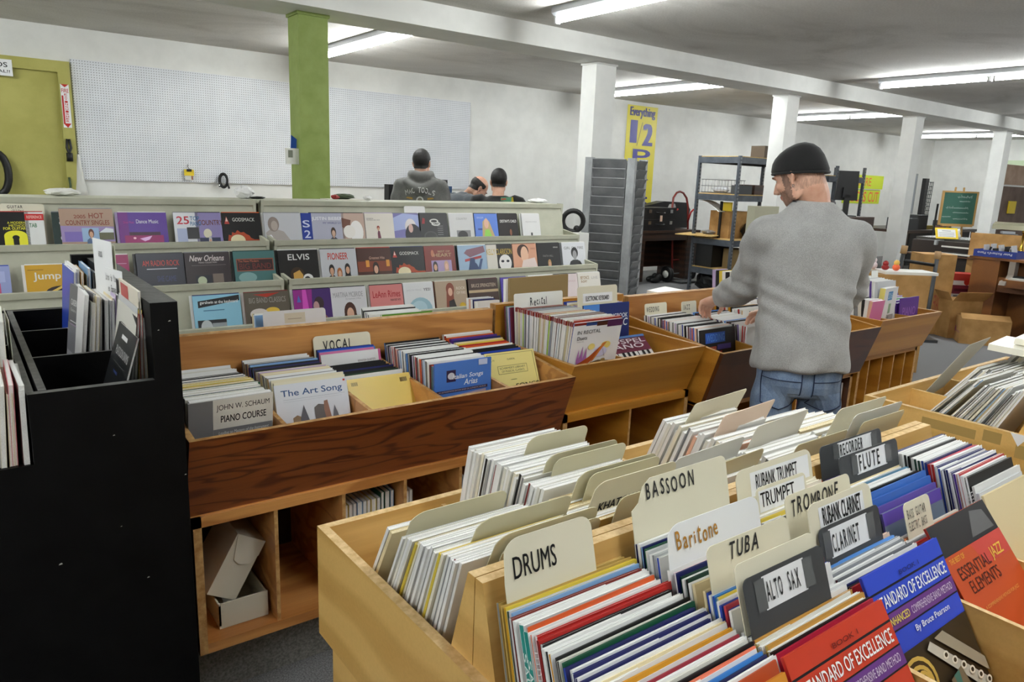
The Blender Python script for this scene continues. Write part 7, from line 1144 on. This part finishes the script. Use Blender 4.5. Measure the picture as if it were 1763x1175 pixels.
# ---- simpler figures at the back wall
def figure(label, c, az, H_, cloth, hz, trousers, lean=V((0, 0, 0)), hd=None, haz=None, hp=.0, arms=None, ww=1.0, hood=False, hair='full', skin_m=SKIN, roll=0):
    k = H_/1.78; f = V((math.sin(az), math.cos(az), 0)); l = V((-math.cos(az), math.sin(az), 0)); c = V(c)
    t = thing('person', label, 'person', tuple(c)); pel = c+V((0, 0, .93*k)); nk = c+V((0, 0, 1.50*k))+lean; sp = nk-pel
    HC = hd if hd else nk+f*.05+V((0, 0, .145*k)); hz_ = az if haz is None else haz
    b = MB(); L, B, ax = head(b, HC, hz_, hp, skin_m, k, roll); limb(b, [nk-sp*.08, nk+f*.01, L(0, -.03, -.055), L(0, -.03, -.01)], [.066*k, .06*k, .056*k, .055*k], skin_m)
    torso(b, pel, nk, l, [(-.05, .13, .09, 0), (.5, .15, .09, 0), (.9, .14, .07, 0)], skin_m)
    sL = pel+sp*.85+l*.185*ww; sR = pel+sp*.85-l*.185*ww
    A = arms or ((sL+l*.06+V((0, 0, -.29*k)), sL+l*.03+f*.16+V((0, 0, -.42*k))), (sR-l*.06+V((0, 0, -.29*k)), sR-l*.03+f*.16+V((0, 0, -.42*k))))
    for s_, (e, w_) in ((sL, A[0]), (sR, A[1])):
        limb(b, [s_, e, w_], [.05, .04, .028], skin_m); d = (w_-e).normalized(); s2 = d.cross(V((0, 0, 1))).normalized(); s2 = s2 if s2.dot((sR-sL) if s_ is sL else (sL-sR)) > 0 else -s2; hand(b, w_+d*.012, d, s2, s2.cross(d) if s2.cross(d).z > 0 else -s2.cross(d), skin_m, .4)
    for sx in (1, -1): limb(b, [c+l*.09*sx+V((0, 0, .85*k)), c+l*.095*sx+V((0, 0, .48*k)), c+l*.1*sx+V((0, 0, .08))], [.07, .045, .035], skin_m)
    Rr, F, U = ax
    bd = fuse(b, .0062, 3, 'body', t, None, [skin_m]); face_parts(t, L, B, k)
    b = MB(); torso(b, pel, nk, l, [(-.1, .19*ww, .13, 0), (.1, .19*ww, .125, 0), (.5, .205*ww, .13, 0), (.75, .222*ww, .13, -.005), (.88, .2*ww, .112, -.006), (.95, .13*ww, .085, 0), (1.0, .08, .07, 0)], cloth)
    for s_, (e, w_) in ((sL, A[0]), (sR, A[1])): limb(b, [s_-(s_-pel-sp*.85)*.2, s_, e, w_-(w_-e).normalized()*.02], [.075, .08, .07, .052], cloth)
    if hood:
        limb(b, [nk+f*.07+l*.06+V((0, 0, .03)), nk+f*.0+l*.085+V((0, 0, .03)), nk-f*.075+l*.05+V((0, 0, .02)), nk-f*.095+V((0, 0, .01)), nk-f*.075-l*.05+V((0, 0, .02)), nk-l*.085+V((0, 0, .03)), nk+f*.07-l*.06+V((0, 0, .03))], [.035, .045, .05, .05, .05, .045, .035], cloth)
        limb(b, [nk-f*.06+l*.13+V((0, 0, -.03)), nk-f*.12+l*.07+V((0, 0, -.075)), nk-f*.14+V((0, 0, -.105)), nk-f*.12-l*.07+V((0, 0, -.075)), nk-f*.06-l*.13+V((0, 0, -.03))], [.035, .045, .055, .045, .035], cloth)
    gm = fuse(b, .011, 3, 'jacket' if not hood else 'hoodie', t, None, [cloth], wr=lambda p: .0025*math.sin(40*p.z+22*p.x))
    b = MB()
    for sx in (1, -1): limb(b, [c+l*.092*sx+V((0, 0, .95*k)), c+l*.1*sx+V((0, 0, .48*k)), c+l*.105*sx+V((0, 0, .06))], [.115, .082, .068], trousers)
    b.ell(c+V((0, 0, .93*k)), (.17, .17, .12), trousers); fuse(b, .014, 3, 'trousers', t, None, [trousers])
    for sx in (1, -1):
        mb = MB(); q0 = c+l*.105*sx; mb.loft([ring(q0+f*y+V((0, 0, h_*.5)), l, V((0, 0, 1)), w_, h_*.5, 12) for y, w_, h_ in ((-.09, .03, .07), (-.05, .04, .1), (.1, .045, .07), (.18, .015, .03))], BLACK); mb.obj('shoe', t)
    # hair grown out from the head surface
    hm = bd.data; base = V(bd['_o']); vs = []; fs = []; idx = {}
    for p in hm.polygons:
        d = (p.center+base-HC)/k; x, y, z = d.dot(Rr), d.dot(F), d.dot(U)
        if d.length > .16: continue
        ok = (y < .01 and z > -.06+.35*max(0, y+.06)) or (z > .0+max(0, y)*.75) and y < .082
        if abs(x) > .073 and -.06 < z < .03 and y > -.03: ok = False
        if hair == 'bald': ok = ok and z < .055 and y < .03
        if not ok: continue
        for i in p.vertices:
            if i not in idx: idx[i] = len(vs); vs.append(tuple(hm.vertices[i].co+base+hm.vertices[i].normal*(.010*k if hair == 'full' else .004)))
        fs.append(tuple(idx[i] for i in p.vertices))
    mb = MB(); mb.add(vs, fs, HAIRB, True); mb.obj('hair', t)
    return t, gm, f, l, nk
HOOD = knit('grey_hoodie_fleece', (92, 92, 90), (118, 118, 115), 300, .3); JB = knit('black_jacket_cloth', (10, 10, 11), (22, 22, 23), 300, .2); JG = knit('slate_grey_jacket', (66, 72, 78), (86, 92, 98), 300, .2)
DT = mat((40, 44, 54), .9)
az1 = math.radians(34); p1, g1, f1, l1, n1_ = figure('young man in a grey hooded sweatshirt seen from behind', (3.60, 6.28, 0), az1, 1.80, HOOD, 0, DT, haz=math.radians(46), ww=1.0, hood=True)
bv = BVHTree.FromPolygons([tuple(v.co+V(g1.parent['_o'])) for v in g1.data.vertices], [tuple(p.vertices) for p in g1.data.polygons])
def onback(bv, c, f, l, r, z, lift=.006):
    o_ = V((c[0], c[1], z))-l*r; h_ = bv.ray_cast(o_-f*.6, f); return (h_[0] if h_[0] else o_-f*.14)-f*lift
def back_text(s, m, r0, z0, w_, hh, arch, c, f, l, bv, mb):
    n = len(s)
    for i, ch in enumerate(s):
        if ch == ' ': continue
        x = r0+w_*(i/n); q = (i+.5)/n-.5; z = z0-arch*q*q*4; ang = -arch*q*8/w_*.5; p = onback(bv, c, f, l, x+w_/n*.5, z+hh*.5)
        u = (-l)*math.cos(ang)+V((0, 0, math.sin(ang))); v_ = V((0, 0, math.cos(ang)))+l*math.sin(ang); mb.text(ch, p-u*w_/n*.45-v_*hh*.5, u, v_, m, box=(0, 0, w_/n*.9, hh))
mb = MB(); cc = (3.60, 6.28); WT = mat((206, 206, 204), .8); GD = mat((170, 136, 66), .8); back_text('MAC TOOLS', WT, -.14, 1.385, .28, .05, .035, cc, f1, l1, bv, mb); mb.obj('back_lettering', p1); mb = MB()
for x, z, r in ((.0, 1.315, .034), (.0, 1.315, .022)):
    p = onback(bv, cc, f1, l1, x, z, .007 if r > .03 else .009); mb.flat([(r*math.cos(i*PI/8), r*math.sin(i*PI/8)) for i in range(16)], p, -l1, (0, 0, 1), WT if r > .03 else mat((120, 116, 100), .8))
mb.obj('back_emblem', p1)
for sx in (1, -1): mb = MB(); p = onback(bv, cc, f1, l1, sx*.1, 1.33, .007); mb.flat([(-.03, -.012), (.03, .0), (.02, .012), (-.03, .008)] if sx > 0 else [(-.03, 0), (.03, -.012), (.03, .008), (-.02, .012)], p, -l1, (0, 0, 1), GD); mb.obj('back_ribbon', p1)

az2 = math.radians(36); p2, g2, f_, l_, n2_ = figure('man in a black jacket with a green and yellow patch, seen from behind', (4.06, 5.66, 0), az2, 1.645, JB, 0, DT, haz=math.radians(30), ww=1.02)
bv = BVHTree.FromPolygons([tuple(v.co+V(g2.parent['_o'])) for v in g2.data.vertices], [tuple(p.vertices) for p in g2.data.polygons])
mb = MB(); p = onback(bv, (4.06, 5.66), f_, l_, .085, 1.345, .012)
mb.flat([(-.065, -.09), (.03, -.09), (.05, .035), (-.06, .03)], p, -l_, (0, 0, 1), mat((84, 140, 110), .7)); mb.flat([(.03, -.09), (.075, -.09), (.052, .035), (.04, .035)], p, -l_, (0, 0, 1), mat((190, 170, 40), .7), .001); mb.flat([(-.055, .005), (-.01, .01), (-.01, .022), (-.055, .02)], p, -l_, (0, 0, 1), mat((180, 90, 60), .7), .001)
for i in range(6): mb.flat([(-.055+.018*i, -.09), (-.045+.018*i, -.09), (-.045+.018*i, -.05+.006*(i % 3)), (-.055+.018*i, -.05)], p, -l_, (0, 0, 1), BLACK, .002)
mb.obj('jacket_patch', p2)
az3 = math.radians(95); f3 = V((math.sin(az3), math.cos(az3), 0))
figure('balding man in a slate grey jacket bending forward between the other two', (3.80, 6.55, 0), az3, 1.70, JG, 0, DT, lean=V((.27, -.37, -.06)), hd=V((4.13, 6.09, 1.44)), haz=math.radians(105), hp=.75, hair='bald', arms=((V((4.22, 6.42, 1.05)), V((4.4, 6.55, .86))), (V((3.98, 6.0, 1.05)), V((4.22, 6.05, .86)))))
for o in bpy.data.objects:
    if '_o' in o: del o['_o']
